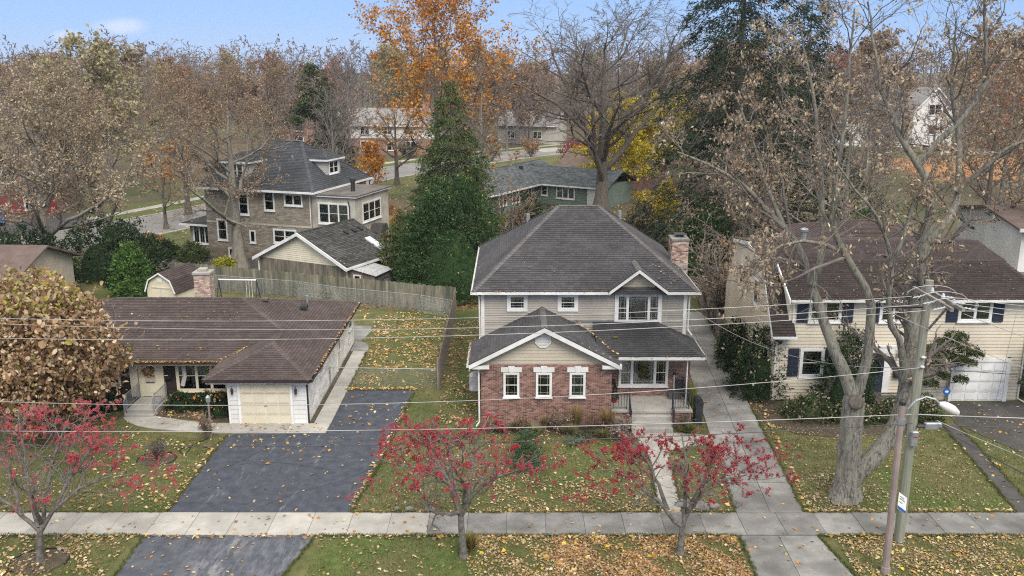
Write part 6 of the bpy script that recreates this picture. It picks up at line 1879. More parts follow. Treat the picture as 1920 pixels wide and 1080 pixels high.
shrub('yew_bush', 'tall dark yew rising behind the maple trunk by the front door', (17.3, 43.9, 0), 1.35, 1.1, 4.1, YEW, 6000, .17, 412, .35, litter_on=60, litpal=BEIGE)
for i, (x, y, rx, h, lb) in enumerate(((14.9, 42.6, 1.3, 1.0, 'low speckled shrub left of the maple trunk in the cream house bed'), (16.9, 42.2, 1.2, .95, 'low speckled shrub right behind the maple trunk'), (19.0, 42.4, 1.2, .85, 'low speckled shrub in front of the wooden bench'), (20.6, 42.6, .9, 1.0, 'low dark shrub beside the narrow neighbour walk'))):
    shrub('bed_shrub', lb, (x, y, 0), rx, .95, h, [(.05, .08, .03), (.08, .11, .045), (.16, .17, .08), (.035, .055, .02)], 2600, .14, 420 + i, .5, litter_on=120, litpal=BEIGE, m='leaf')
for i, (x, y, r_, h, lb) in enumerate(((-17.05, 43.7, .78, .95, 'clipped yew ball nearest the ranch stoop'), (-15.85, 43.9, .72, .9, 'middle one of three clipped yews under the ranch window'), (-14.72, 43.1, .85, 1.15, 'clipped yew topped with orange leaves beside the garage'))):
    shrub('clipped_yew', lb, (x, y, 0), r_, r_ * .9, h, YEW, 3000, .11, 430 + i, .4, litter_on=(30, 45, 120)[i], litpal=ORANGE + LITTER[:2], amp=.08)
shrub('clipped_yew', 'dark clipped yew left of the ranch stoop under the big-leaf tree', (-20.9, 43.6, 0), .95, .8, 1.0, YEW, 3000, .11, 434, .4, litter_on=20, amp=.1)
# tall dark hedge bushes behind the shed
for i, (x, y, rx, ry, h, pal, lb) in enumerate(((-38.5, 71.5, 3.2, 2.4, 4.6, YEW, 'dark evergreen mass left of the shed around the grey trunk'), (-33.2, 72.5, 3.4, 2.4, 4.9, YEW, 'dark evergreen mass behind the leaning trunk'), (-30.0, 70.5, 2.4, 2.0, 4.4, YEW + SPRUCE[:1], 'dark evergreen bush just behind the garden shed'), (-28.9, 67.0, 1.25, 1.1, 4.0, [(.07, .14, .03), (.10, .18, .045), (.05, .10, .025)], 'bright green loose shrub left of the garden shed'), (-43, 73, 2.6, 2.0, 3.4, YEW, 'dark hedge bush near the left picture edge'))):
    shrub('evergreen_bush', lb, (x, y, 0), rx, ry, h, pal, 5500, .26, 440 + i, .42, amp=.25)
# planting round the tan house
for i, (x, y, r_, h, pal, lb) in enumerate(((-31.2, 80.6, 1.2, 1.5, YEW, 'rounded green bush left of the tan house porch'), (-28.6, 79.4, 1.3, 1.6, OLIVE[:3], 'rounded olive bush under the tan house window'), (-24.6, 75.6, .8, .9, [(.30, .30, .03), (.38, .36, .05)], 'small yellow-green bush at the foot of the tall trunk'), (-33.2, 82, 1.3, 1.9, [(.40, .15, .04), (.34, .17, .06), (.20, .12, .07)], 'orange shrub at the left corner of the tan house'), (-12.6, 93, 1.5, 2.4, [(.34, .20, .07), (.28, .15, .06)], 'russet shrub behind the cream sun room'), (-13.3, 66.2, .8, 1.2, [(.16, .17, .035), (.11, .13, .03)], 'yellowish vine bush between garage and lean-to'), (-10.8, 88, 1.4, 3.2, OLIVE, 'olive bush right of the cream sun room'))):
    shrub('garden_bush', lb, (x, y, 0), r_, r_, h, pal, 2400, .2, 450 + i, .5, m='leaf')
# bed plants under the brick wall
DRY = [(.30, .23, .13), (.22, .16, .09), (.38, .31, .20)]
def grass_clump(name, label, loc, r_, h, pal, n, seed, cat='plant'):
    rng = np.random.default_rng(seed)
    P = thing(name, label, cat, loc)
    a = rng.uniform(0, 6.28, n); s = rng.uniform(.2, 1, n); hh = h * rng.uniform(.55, 1.1, n)
    t = np.linspace(0, 1, 5)
    B = np.zeros((n, 5, 3)); B[:, :, 0] = (np.cos(a) * s)[:, None] * r_ * (.15 + t ** 1.8); B[:, :, 1] = (np.sin(a) * s)[:, None] * r_ * (.15 + t ** 1.8)
    B[:, :, 2] = hh[:, None] * (t - .28 * s[:, None] * t ** 3)
    wd = .011 * (1 - .7 * t)
    sd = np.stack([-np.sin(a), np.cos(a), a * 0], 1)[:, None, :] * wd[None, :, None]
    V = np.stack([B - sd, B + sd], 2).reshape(-1, 3)
    idx = np.arange(n * 10).reshape(n, 5, 2)
    F_ = np.stack([idx[:, :-1, 0], idx[:, :-1, 1], idx[:, 1:, 1], idx[:, 1:, 0]], -1).reshape(-1, 4)
    pal = np.array(pal); cc = np.repeat(pal[rng.integers(0, len(pal), n)] * rng.uniform(.75, 1.25, (n, 1)), 4, 0)
    leaf_obj('blades', P, V, F_, cc)
    return P
beds = ((-1.0, 40.9, .5, .7, [(.16, .18, .07), (.24, .24, .11)], 'dry green tuft at the left corner of the brick wall'), (.15, 40.9, .45, .6, DRY, 'low straw tuft under the left brick window'),
        (1.0, 40.5, .6, .55, [(.30, .30, .15), (.22, .24, .10)], 'pale green tuft before the middle brick window'), (3.1, 41.1, .55, 1.3, [(.33, .25, .10), (.26, .20, .09)], 'tall golden grass against the brick wall under the right window'),
        (4.6, 41.0, .6, 1.2, [(.30, .22, .10), (.24, .17, .08)], 'tall brown grass beside the porch planter wall'), (9.0, 42.9, .5, 2.0, [(.20, .23, .06), (.28, .26, .09)], 'tall green-gold grass behind the grey bin'),
        (8.5, 40.6, .6, .6, [(.12, .15, .05), (.22, .20, .08)], 'low grassy tuft right of the porch steps'), (7.3, 36.6, .55, .55, DRY, 'straw grass tuft between front walk and driveway'), (-1.5, 29.7, .4, .9, [(.16, .15, .04), (.24, .18, .06)], 'olive suckers at the foot of the middle crabapple'))
for i, (x, y, r_, h, pal, lb) in enumerate(beds):
    grass_clump('grass_tuft', lb, (x, y, 0), r_, h, pal, 420, 470 + i)
def twiggy(name, label, loc, r_, h, seed, leafpal, n=500, sz=.09, twig='twig', cat='shrub'):
    rng = np.random.default_rng(seed)
    P = thing(name, label, cat, loc)
    st = np.zeros((9, 5, 3)); a = rng.uniform(0, 6.28, 9); t = np.linspace(0, 1, 5)
    st[:, :, 0] = np.cos(a)[:, None] * r_ * .6 * t; st[:, :, 1] = np.sin(a)[:, None] * r_ * .6 * t; st[:, :, 2] = h * .85 * t * rng.uniform(.7, 1.1, (9, 1))
    sr = np.full((9, 5), .014 * max(1, h))
    bp, br = grow(rng, st, sr, 7, .2, .98, 40, 12, .5, 5, .05, .2, .6, .4, .2, rmin=.007)
    cp, cr = grow(rng, bp, br, 6, .2, .98, 42, 14, .5, 4, .02, .2, .6, .5, .2, rmin=.005)
    wood_obj('stem', P, [tubes(st, sr, 5)], 'bark_dark')
    tag(wood_obj('twigs', P, [tubes(bp, br, 4), tubes(cp, cr, 3)], twig, False), kind='stuff')
    if n:
        V, F_, cc = leaves(rng, on_twigs(rng, cp, n, .03), sz, leafpal, .6)
        leaf_obj('foliage', P, V, F_, cc)
    return P
for i, (x, y, r_, h, pal, lb) in enumerate(((-.55, 40.7, .45, .5, [(.14, .16, .06), (.22, .20, .09)], 'low green-brown tuft left of the left brick window'), (1.6, 40.95, .4, .9, DRY, 'straw-coloured clump between left and middle brick windows'), (2.75, 40.4, .5, .6, [(.26, .24, .12), (.18, .18, .08)], 'pale tuft in front of the tall golden grass'), (5.25, 40.7, .45, .9, DRY, 'dry clump at the left foot of the porch steps'), (4.3, 40.0, .45, .5, [(.15, .17, .07), (.26, .22, .11)], 'green tuft in the middle of the flower bed'))):
    grass_clump('grass_tuft', lb, (x, y, 0), r_, h, pal, 380, 930 + i)
twiggy('dry_shrub', 'rust-brown dead stems under the left brick window', (.6, 40.7, 0), .5, .8, 492, [(.22, .11, .06), (.30, .19, .11)], 450)
twiggy('dry_shrub', 'bare brown stems right of the porch steps', (8.3, 41.0, 0), .45, .7, 493, [(.20, .13, .07), (.14, .12, .06)], 350)
twiggy('dry_shrub', 'brown dried hydrangea under the middle of the brick wall', (2.3, 40.8, 0), .6, 1.1, 480, [(.30, .20, .14), (.20, .11, .07), (.40, .30, .22)], 700)
twiggy('dry_shrub', 'reddish dead shrub between the right window and the porch', (3.9, 40.5, 0), .5, 1.0, 481, [(.20, .09, .05), (.14, .07, .04)], 500)
twiggy('dry_shrub', 'pinkish grey twiggy shrub at the bend of the front walk', (5.1, 39.9, 0), .8, 1.0, 482, [(.36, .28, .25), (.28, .21, .19)], 800)
twiggy('dry_shrub', 'small dark shrub in the front corner of the brick house bed', (3.4, 39.6, 0), .45, .5, 483, [(.06, .09, .035), (.09, .12, .05)], 600)
twiggy('dry_shrub', 'grey-green ground plant in the brick house flower bed', (2.9, 39.3, 0), .55, .35, 484, [(.20, .25, .17), (.15, .19, .13)], 700)
twiggy('dry_shrub', 'dark dead plant in the small ringed bed of the ranch lawn', (-16.0, 37.7, 0), .6, .7, 491, [(.10, .06, .04), (.07, .05, .035)], 350)
twiggy('dead_vine', 'brown dead vine climbing the thin ranch lamp post', (-14.5, 40.05, 0), .4, 1.1, 485, [(.18, .09, .05), (.26, .15, .08)], 300)
twiggy('brown_hedge', 'bare brown hedge shrub beyond the chimney beside the driveway', (13.4, 58, 0), 2.0, 5.0, 486, BROWN, 1500, .13)
twiggy('brown_hedge', 'bare brown thicket against the cream house end wall', (14.4, 62, 0), 2.0, 5.5, 487, BROWN, 1500, .13)
twiggy('orange_shrub', 'small orange-leaved tree over the left slope of the main roof', (-.3, 74, 0), 1.8, 6.6, 488, ORANGE[2:] + BROWN, 1400, .17)
twiggy('red_shrub', 'crimson shrub beside the brown roofed brick house', (10.5, 140, 0), 3.0, 5.5, 489, [(.42, .03, .07), (.34, .05, .09), (.30, .08, .09)], 2600, .3)
twiggy('red_shrub', 'bright pink-red bush by the far street bend', (17, 183, 0), 3.2, 4.5, 490, [(.52, .03, .12), (.44, .03, .10)], 2600, .4)
# little pruned trees of the cream house
def cloud_tree(label, loc, pads, h, seed, group):
    rng = np.random.default_rng(seed)
    P = thing('pruned_tree', label, 'tree', loc, 0, group)
    tp, tr_ = trunk_line(rng, h * .95, 8, (.1, 0), .04, .07, .025, 1.4)
    ls = []; Vs = []; Cs = []
    for (x, y, z, r_) in pads:
        p = poly1([(tp[0, int(z / h * 6), 0], tp[0, int(z / h * 6), 1], z - .25), (x * .5, y * .5, z - .2), (x, y, z - .08)], 6)
        ls.append(tubes(p, np.linspace(.03, .012, 6)[None], 5))
        n = int(700 * r_ / .5)
        a = rng.uniform(0, 6.28, n); q = np.sqrt(rng.random(n)) * r_
        Cs.append(np.stack([x + q * np.cos(a), y + q * np.sin(a) * .9, z + rng.normal(0, .07, n) + .12 * (1 - q / r_)], 1))
    wood_obj('trunk', P, [tubes(tp, tr_, 8)], 'bark_dark'); wood_obj('limbs', P, ls, 'bark_dark')
    V, F_, cc = leaves(rng, np.concatenate(Cs), .13, [(.045, .065, .025), (.07, .09, .035), (.12, .13, .06), (.03, .045, .018)], .35, droop=-.2)
    leaf_obj('foliage', P, V, F_, cc, 'needle')
cloud_tree('small layered evergreen tree beside the white garage door', (22.45, 44.0, 0), [(-.9, 0, 1.3, .4), (.5, -.2, 1.6, .4), (-.7, .1, 2.2, .45), (.75, 0, 2.45, .55), (-.5, 0, 2.9, .6), (.6, -.1, 3.2, .65), (-.1, 0, 3.5, .75), (.1, 0, 3.85, .6), (-1.1, .1, 3.1, .4), (1.2, 0, 2.9, .45), (-.4, -.1, 1.75, .35), (.2, -.3, 2.75, .5)], 3.9, 495, 'layered evergreens of the cream house')
cloud_tree('layered evergreen tree cut by the right picture edge', (26.9, 43.2, 0), [(-.8, 0, 1.6, .5), (-.5, -.2, 2.4, .6), (.5, 0, 2.9, .7), (-.4, 0, 3.4, .7), (.2, 0, 3.9, .6), (.8, 0, 2.0, .6)], 4.1, 496, 'layered evergreens of the cream house')
# foliage of the potted christmas tree
rng = np.random.default_rng(5)
zz = rng.random(500) ** 1.3; aa = rng.uniform(0, 6.28, 500)
C = np.stack([np.cos(aa) * .2 * (1 - zz), np.sin(aa) * .2 * (1 - zz), .2 + zz * .85], 1)
V, F_, cc = leaves(rng, C, .1, YEW, .35)
leaf_obj('foliage', bpy.data.objects['potted_tree'], V, F_, cc, 'needle')
for i, (x, y, s, lb) in enumerate(((-4.1, 32.95, .18, 'larger dark stone at the pavement edge by the asphalt driveway'), (-4.6, 33.0, .13, 'small pale stone at the pavement edge by the asphalt driveway'), (-3.3, 32.95, .2, 'flat grey stone nearest the middle crabapple'), (6.95, 33.3, .3, 'rounded boulder left of the stone group by the front walk'), (7.6, 33.1, .32, 'brown boulder in the stone group by the front walk'), (8.1, 33.2, .24, 'dark boulder right of the stone group by the driveway'))):
    Vc = ICO_V * lump(ICO_V, 600 + i, 4, .3)[:, None] * np.array([s, s * .8, s * .6])
    tag(mobj('boulder', np_mesh('boulder', Vc, [ICO_F], 'stone'), None, (x, y, s * .3)), lb, 'stone', 'stones along the pavement')
mobj_ = None

# ================================================================== DECIDUOUS TREES BEHIND
def one_tree(label, loc, seed, h, spread, bark, twig, leaf=None, rz=0, name='tree', **k):
    return place_tree(label, loc, tree_meshes(seed, h, spread, bark, twig, leaf, **k), rz, 1, None, name)
one_tree('tan-leaved tree with forked grey trunk at the left behind the dark hedge', (-38.1, 72.8, 0), 501, 17.4, 6.4, 'bark_pale', 'twig', dict(n=3000, size=.19, pal=TAN, per=4, cj=.16), limbs=14, r0=.52, clear=.2, nb=(6, 5, 4))
one_tree('leaning pale trunk with tan crown above the garden shed', (-33.4, 75.7, 0), 502, 13.2, 5.2, 'bark_pale', 'twig', dict(n=2300, size=.20, pal=TAN, per=4, cj=.16), limbs=10, r0=.42, clear=.35, lean=(-3.4, 1.5), nb=(6, 5, 4))
one_tree('tall tree with thick mossy trunk before the tan house, brown leaves', (-23.6, 76.6, 0), 503, 18.3, 6.6, 'bark_pale', 'twig', dict(n=3300, size=.145, pal=BROWN, per=3, cj=.16), limbs=13, r0=.62, clear=.33, limb_ang=55, nb=(6, 6, 4), limb_r=.5)
one_tree('small bare verge tree with a few orange leaves by the side street', (-36.6, 94.6, 0), 504, 9.5, 3.8, 'bark_dark', 'twig', dict(n=350, size=.26, pal=ORANGE + BROWN, per=3), limbs=9, r0=.22, clear=.25)
one_tree('towering tree with bright orange leaves in the middle', (-8.6, 106, 0), 505, 27, 10.2, 'bark_dark', 'twig', dict(n=4200, size=.32, pal=ORANGE, per=3, cj=.3, keep=lambda p: (p[:, 2] > 11) | (np.random.default_rng(1).random(len(p)) < .25)), limbs=20, r0=.5, clear=.28, limb_ang=40, up=.16, nb=(6, 5, 4), limb_r=.42)
one_tree('large bare spreading elm behind the brick house roof', (10.4, 104.8, 0), 506, 24.5, 10.8, 'bark_dark', 'twig', None, limbs=18, r0=.85, clear=.2, limb_ang=46, up=.13, nb=(8, 7, 6), leader=.85, limb_r=.62, twig_r=.022)
one_tree('dense golden yellow tree behind the bare elm trunk', (15.6, 121, 0), 507, 13, 7.2, 'bark_dark', 'twig', dict(n=4600, size=.36, pal=YELLOW, per=4, cj=.3), limbs=14, r0=.28, clear=.12)
one_tree('small yellow tree over the right slope of the main roof', (15.6, 92, 0), 508, 5.4, 2.8, 'bark_dark', 'twig', dict(n=1100, size=.26, pal=YELLOW + [(.36, .24, .05)], per=3, cj=.2), limbs=10, r0=.14, clear=.15, nb=(5, 5, 3))
one_tree('many-stemmed bare grey tree right of the tan house dormer', (-19.8, 101, 0), 509, 17, 5.2, 'bark_pale', 'twig', None, limbs=18, r0=.3, clear=.05, limb_ang=26, up=.14, nb=(6, 6, 4), limb_r=.75, twig_r=.018)
one_tree('bare street tree standing on the kerb in front of the brick and white house', (-16.4, 129, 0), 510, 14, 5.4, 'bark_dark', 'twig', dict(n=160, size=.34, pal=ORANGE, per=3), limbs=14, r0=.38, clear=.25, nb=(6, 6, 4), twig_r=.02)
one_tree('thin tall bare tree just right of the spire conifer', (-2.9, 88, 0), 511, 19, 3.4, 'bark_pale', 'twig', dict(n=330, size=.28, pal=ORANGE[2:] + BROWN, per=3), limbs=16, r0=.2, clear=.2, limb_ang=38, nb=(5, 5, 4), twig_r=.014)
one_tree('slim orange-leaved young tree at the end of the tan house roof', (-18.6, 118, 0), 512, 7.0, 3.0, 'bark_dark', 'twig', dict(n=700, size=.34, pal=ORANGE, per=3, cj=.25), limbs=9, r0=.12, clear=.2, nb=(5, 5, 3))
# right-hand side behind the cream house
for i, (x, y, h, s, pal, n, lb) in enumerate((
        (24.5, 66, 16.5, 6.2, BROWN + BEIGE[2:], 900, 'beige-leaved tree rising behind the cream house roof'),
        (35.5, 67, 17.5, 5.4, BROWN + BEIGE[2:], 1700, 'beige-brown tree behind the right end of the cream house'),
        (44.5, 82, 19.0, 6.6, BROWN + [(.34, .10, .04), (.40, .13, .05)], 2300, 'rust-tinged tree at the far right edge'),
        (26.5, 92, 18.0, 6.4, BROWN, 1500, 'brown tree between the dark spruce and the slate-roofed house'),
        (55.5, 99, 19.0, 7.0, [(.36, .11, .04), (.30, .09, .04), (.40, .17, .07)], 2200, 'red-brown tree right of the white gabled house'),
        (17.2, 64, 12.5, 4.4, BROWN + BEIGE[2:], 1000, 'slender beige-leaved tree behind the chimney'),
        (39.5, 62, 15, 4.8, BROWN + BEIGE[:1], 1500, 'brown leafy tree above the pale house roof'))):
    one_tree(lb, (x, y, 0), 530 + i, h, s, ('bark', 'bark_dark')[i % 2], 'twig', dict(n=int(n * .75), size=.17 + .02 * (i > 1), pal=pal, per=4, cj=.16), limbs=15, r0=.34, clear=.22, nb=(6, 6, 4), limb_r=.5)
# left-hand brown trees between tan house and street
for i, (x, y, h, s, pal, n, lb) in enumerate((
        (-44.5, 93, 17.5, 6.6, BROWN, 2600, 'brown-leaved tree between the red house and side street'),
        (-37.5, 104, 18.5, 7.0, BROWN + [(.36, .20, .11)], 2800, 'russet-brown tree beyond the side street, left of the tall mossy trunk'),
        (-29.0, 110, 18.2, 6.8, BROWN, 2400, 'brown tree behind the tan house roof'),
        (-54, 106, 17.5, 7.0, TAN + BROWN[:2], 2600, 'tan-brown tree behind the red house'),
        (-49, 84, 15.5, 6.2, TAN, 2200, 'tan tree at the left edge above the blue car'),
        (-45.5, 128, 19.5, 7.0, BROWN, 1800, 'brown tree whose crown tops the left skyline'))):
    one_tree(lb, (x, y, 0), 550 + i, h, s, 'bark_dark', 'twig', dict(n=int(n * .55), size=.18, pal=pal, per=4, cj=.18), limbs=13, r0=.34, clear=.2, nb=(6, 5, 4), limb_r=.5, twig_r=.015)

# shared prototypes for the wood beyond the street
PB = [tree_meshes(701, 17, 6.2, 'twig_far', 'twig_far', None, limbs=13, r0=.3, clear=.2, nb=(6, 6, 5), twig_r=.035, sides=(6, 4, 3, 3, 3)),
      tree_meshes(702, 19, 6.0, 'twig_far', 'twig_far', dict(n=500, size=.5, pal=BROWN, per=4, cj=.4), limbs=14, r0=.3, clear=.2, nb=(6, 6, 4), twig_r=.035, sides=(6, 4, 3, 3, 3)),
      tree_meshes(703, 16, 6.8, 'twig_far', 'twig_far', dict(n=800, size=.5, pal=[(.25, .165, .11), (.30, .205, .14), (.20, .13, .09)], per=4, cj=.4), limbs=13, r0=.3, clear=.15, nb=(6, 5, 4), twig_r=.035, sides=(6, 4, 3, 3, 3)),
      tree_meshes(704, 18, 5.4, 'bark_dark', 'twig_far', dict(n=450, size=.5, pal=[(.32, .12, .07), (.27, .10, .07), (.30, .18, .09)], per=4, cj=.4), limbs=14, r0=.3, clear=.2, nb=(6, 6, 4), twig_r=.035, sides=(6, 4, 3, 3, 3)),
      tree_meshes(705, 18, 6.2, 'twig_far', 'twig_far', dict(n=900, size=.45, pal=[(.34, .30, .16), (.30, .27, .14), (.38, .33, .20)], per=4, cj=.4), limbs=13, r0=.3, clear=.2, nb=(6, 5, 4), twig_r=.035, sides=(6, 4, 3, 3, 3))]
LBL = ['bare purplish-grey tree of the wood beyond the back street', 'thin brown-leaved tree of the wood beyond the back street', 'tan-brown tree of the wood beyond the back street', 'reddish-brown tree of the wood beyond the back street', 'pale olive-tan tree of the wood beyond the back street']
GRP = ['bare trees of the far wood', 'brown trees of the far wood', 'tan trees of the far wood', 'reddish trees of the far wood', 'olive trees of the far wood']
rw_ = random.Random(77)
def street_x(y):
    xs_ = [p[1] for p in far]; return float(np.interp(y, xs_, [p[0] for p in far]))
spots = []
keep_clear = [(-23, 176, 13), (-40, 190, 11), (4, 198, 12), (71, 194, 13), (86, 192, 10), (50, 124, 9), (14, 132, 9), (6, 112, 14)]
tries = 0
while len(spots) < 150 and tries < 20000:
    tries += 1
    y = rw_.uniform(112, 290); x = rw_.uniform(-.62, .62) * y
    if abs(x - street_x(y) - 5) < 13: continue
    if x > street_x(y) + 5 and y < 185 and x < 22: continue
    if any((x - a) ** 2 + (y - b) ** 2 < r_ * r_ for a, b, r_ in keep_clear): continue
    # leave sight lines to the houses and the street open
    if y < 172 and (-26 < x < 2) : continue
    if y < 186 and 58 < x < 96 and y > 120: continue
    if y < 135 and x < -18: continue
    if any((x - a) ** 2 + (y - b) ** 2 < (4.6 + y * .008) ** 2 for a, b in spots): continue
    spots.append((x, y))
for i, (x, y) in enumerate(spots):
    k = rw_.choices(range(5), (4, 3, 3, 1.3, 1.2))[0]
    s = rw_.uniform(.85, 1.18)
    s = min(s, (18.6 if x / y < -.44 else 20.5 if x < 0 else 24) / (17, 19, 16, 18, 18)[k])
    place_tree(LBL[k], (x, y, 0), PB[k], rw_.uniform(0, 6.28), s, GRP[k])
for j_, (x, y) in enumerate(((-9.5, 178), (-5.5, 186), (-1, 179), (3.5, 187), (8, 193), (12, 199), (-13, 184), (20, 172), (26, 164), (22, 150), (30, 146), (33, 116), (39, 122), (46, 116), (52, 128), (31, 132), (61, 150), (72, 156), (45, 140), (57, 138), (-28, 150), (-12.5, 152), (68, 172), (84, 168))):
    k = (0, 1, 0, 2, 0, 1, 0, 0, 1, 2, 0, 0, 1, 0, 0, 2, 0, 0, 1, 0, 0, 0, 0, 0)[j_]
    place_tree(LBL[k], (x, y, 0), PB[k], j_ * 1.9, .70 + .06 * (j_ % 4), GRP[k])
for i, (x, y, k, s, lb) in enumerate(((-52, 118, 4, 1.12, 'tallest olive-tan tree crowning the left skyline'), (-60, 122, 4, .96, 'olive-tan tree left of the tallest skyline crown'), (-36, 150, 0, 1.15, 'bare tree whose twigs top the skyline right of the olive crowns'), (-27, 152, 0, 1.1, 'bare upright tree left of the orange tree'), (-62, 140, 2, .98, 'tan tree at the left skyline'))):
    place_tree(lb, (x, y, 0), PB[k], i * 1.3, s, None)
# the farthest wood: one mass
rng = np.random.default_rng(800)
fw_parts = []; fw_cols = []
pal_w = np.array([(.165, .14, .135), (.20, .165, .15), (.18, .13, .115), (.21, .175, .14)])
protos = []
for s in range(4):
    r2 = np.random.default_rng(810 + s)
    t, b, tw, last = deciduous(r2, 17, 6, limbs=8, levels=3, r0=.3, clear=.12, nb=(4, 3, 3), twig_r=.11, sides=(4, 3, 3, 3, 3))
    protos.append(merge(t + b + tw))
k0 = 0; Vs = []; Fs = []; Cc = []
for i in range(150):
    y = rng.uniform(285, 430); x = (-.64 + 1.28 * ((i * .618034) % 1)) * y
    V, F_ = protos[i % 4]
    a = rng.uniform(0, 6.28); s = rng.uniform(1.1, 1.65)
    c_, s_2 = math.cos(a) * s, math.sin(a) * s
    Vn = np.stack([V[:, 0] * c_ - V[:, 1] * s_2 + x, V[:, 0] * s_2 + V[:, 1] * c_ + y, V[:, 2] * s], 1)
    Vs.append(Vn); Fs.append(F_ + k0); k0 += len(V)
    Cc.append(np.repeat(pal_w[[rng.integers(4)]] * rng.uniform(.85, 1.15), len(F_), 0))
wm_ = mat('wood_mass', W1, W1, 1, .95, attr=True)
tag(mobj('woodland', np_mesh('woodland', np.concatenate(Vs), [np.concatenate(Fs)], 'wood_mass', np.concatenate(Cc)), None), 'hazy bare wood on the skyline', 'wood', None, 'stuff')
for j_, (x, y, r_, h, lb) in enumerate(((-9, 152, 2.2, 3.0, 'brown shrub on the near verge left of the street bend'), (-3.5, 160, 2.6, 3.4, 'grey-brown shrub by the street bend kerb'), (3.5, 167, 2.4, 3.2, 'russet shrub beyond the green house roof'), (10, 158, 2.8, 3.6, 'dark bare shrub behind the brown-roofed house'), (-28.5, 160, 2.4, 2.6, 'brown shrub before the brick and white street house'), (-19, 166, 2.0, 2.2, 'dark low shrub at the street house front'))):
    twiggy('verge_shrub', lb, (x, y, 0), r_, h, 900 + j_, (BROWN, TAN, ORANGE[2:] + BROWN, BROWN[2:], BROWN, YEW)[j_], 900, .3)
# leaf floor patch of the far right garden
slab('leafy_ground', [(60, 134), (105, 134), (112, 165), (66, 165)], 0, .03, mat('leaf_floor', (.26, .12, .045), (.40, .20, .08), 1.2, .95) and 'leaf_floor')
# undergrowth right of the brick house roof
for i, (x, y, r_, h, pal, lb) in enumerate(((19, 66, 3.0, 4.5, BROWN, 'brown thicket behind the cream house left gable'), (23, 86, 3.5, 5.5, YEW, 'dark thicket under the big spruce'), (12.5, 84, 2.6, 4.2, [(.06, .05, .035), (.10, .075, .045)], 'dark bare thicket beyond the main roof right slope'), (30, 64.5, 2.6, 4.6, YEW, 'dark evergreen bush behind the cream house right end'), (34.5, 90, 3.2, 4.2, DKGREEN, 'dark green bush at the far right behind the pale house'), (6.5, 84, 2.2, 3.6, [(.10, .10, .035), (.20, .16, .05)], 'olive shrub behind the main roof ridge'))):
    shrub('thicket', lb, (x, y, 0), r_, r_, h, pal, 3800, .26, 860 + i, .45, m='leaf', shell=.5)

# ================================================================== FALLEN LEAVES AND GRASS
def hard(x, y):
    """on paving, driveways or under houses"""
    r = ((y > 30.85) & (y < 32.75))
    r |= (x > -13.75) & (x < -5.3 - (41 - np.minimum(y, 41)) * .12) & (y > 32.6) & (y < 46.5) & ~((x < -8.9) & (y > 41.8))
    r |= (x > -14.2) & (x < -7.2) & (y < 31)
    r |= (x > dl(y) - .05) & (x < dr(y) + .05) & (y > 32.6)
    r |= (x > 8.4) & (x < 12.1) & (y < 31)
    r |= (x > 5.8 + .03 * (y - 32.5)) & (x < 6.8 + .06 * (y - 32.5)) & (y > 32.6) & (y < 40.7)
    r |= (x > -1.6) & (x < 9.1) & (y > 41.5) & (y < 57)
    r |= (x > -28) & (x < -8.9) & (y > 44.9) & (y < 55.5)
    r |= (x > -14.6) & (x < -8.9) & (y > 40.5) & (y < 45)
    r |= (x > 20.0 + .12 * (y - 32.7)) & (x < 20.95 + .11 * (y - 32.7)) & (y > 32.6) & (y < 41.6)
    r |= (y > 42.6 - (x + 19.6) * .42 + (x + 19.6) ** 2 * .006 - .9) & (y < 42.95 - np.clip(x + 18, 0, 9) * .31) & (x > -19.7) & (x < -14.4)
    r |= (x > -19.55) & (x < -17.95) & (y > 42.5) & (y < 45)
    r |= (x > 13.6) & (y > 44.9) & (y < 56) & (x < 27)
    return r
rng = np.random.default_rng(900)
YL = [(.50, .36, .14), (.56, .42, .17), (.46, .27, .08), (.60, .48, .26), (.40, .20, .06)]
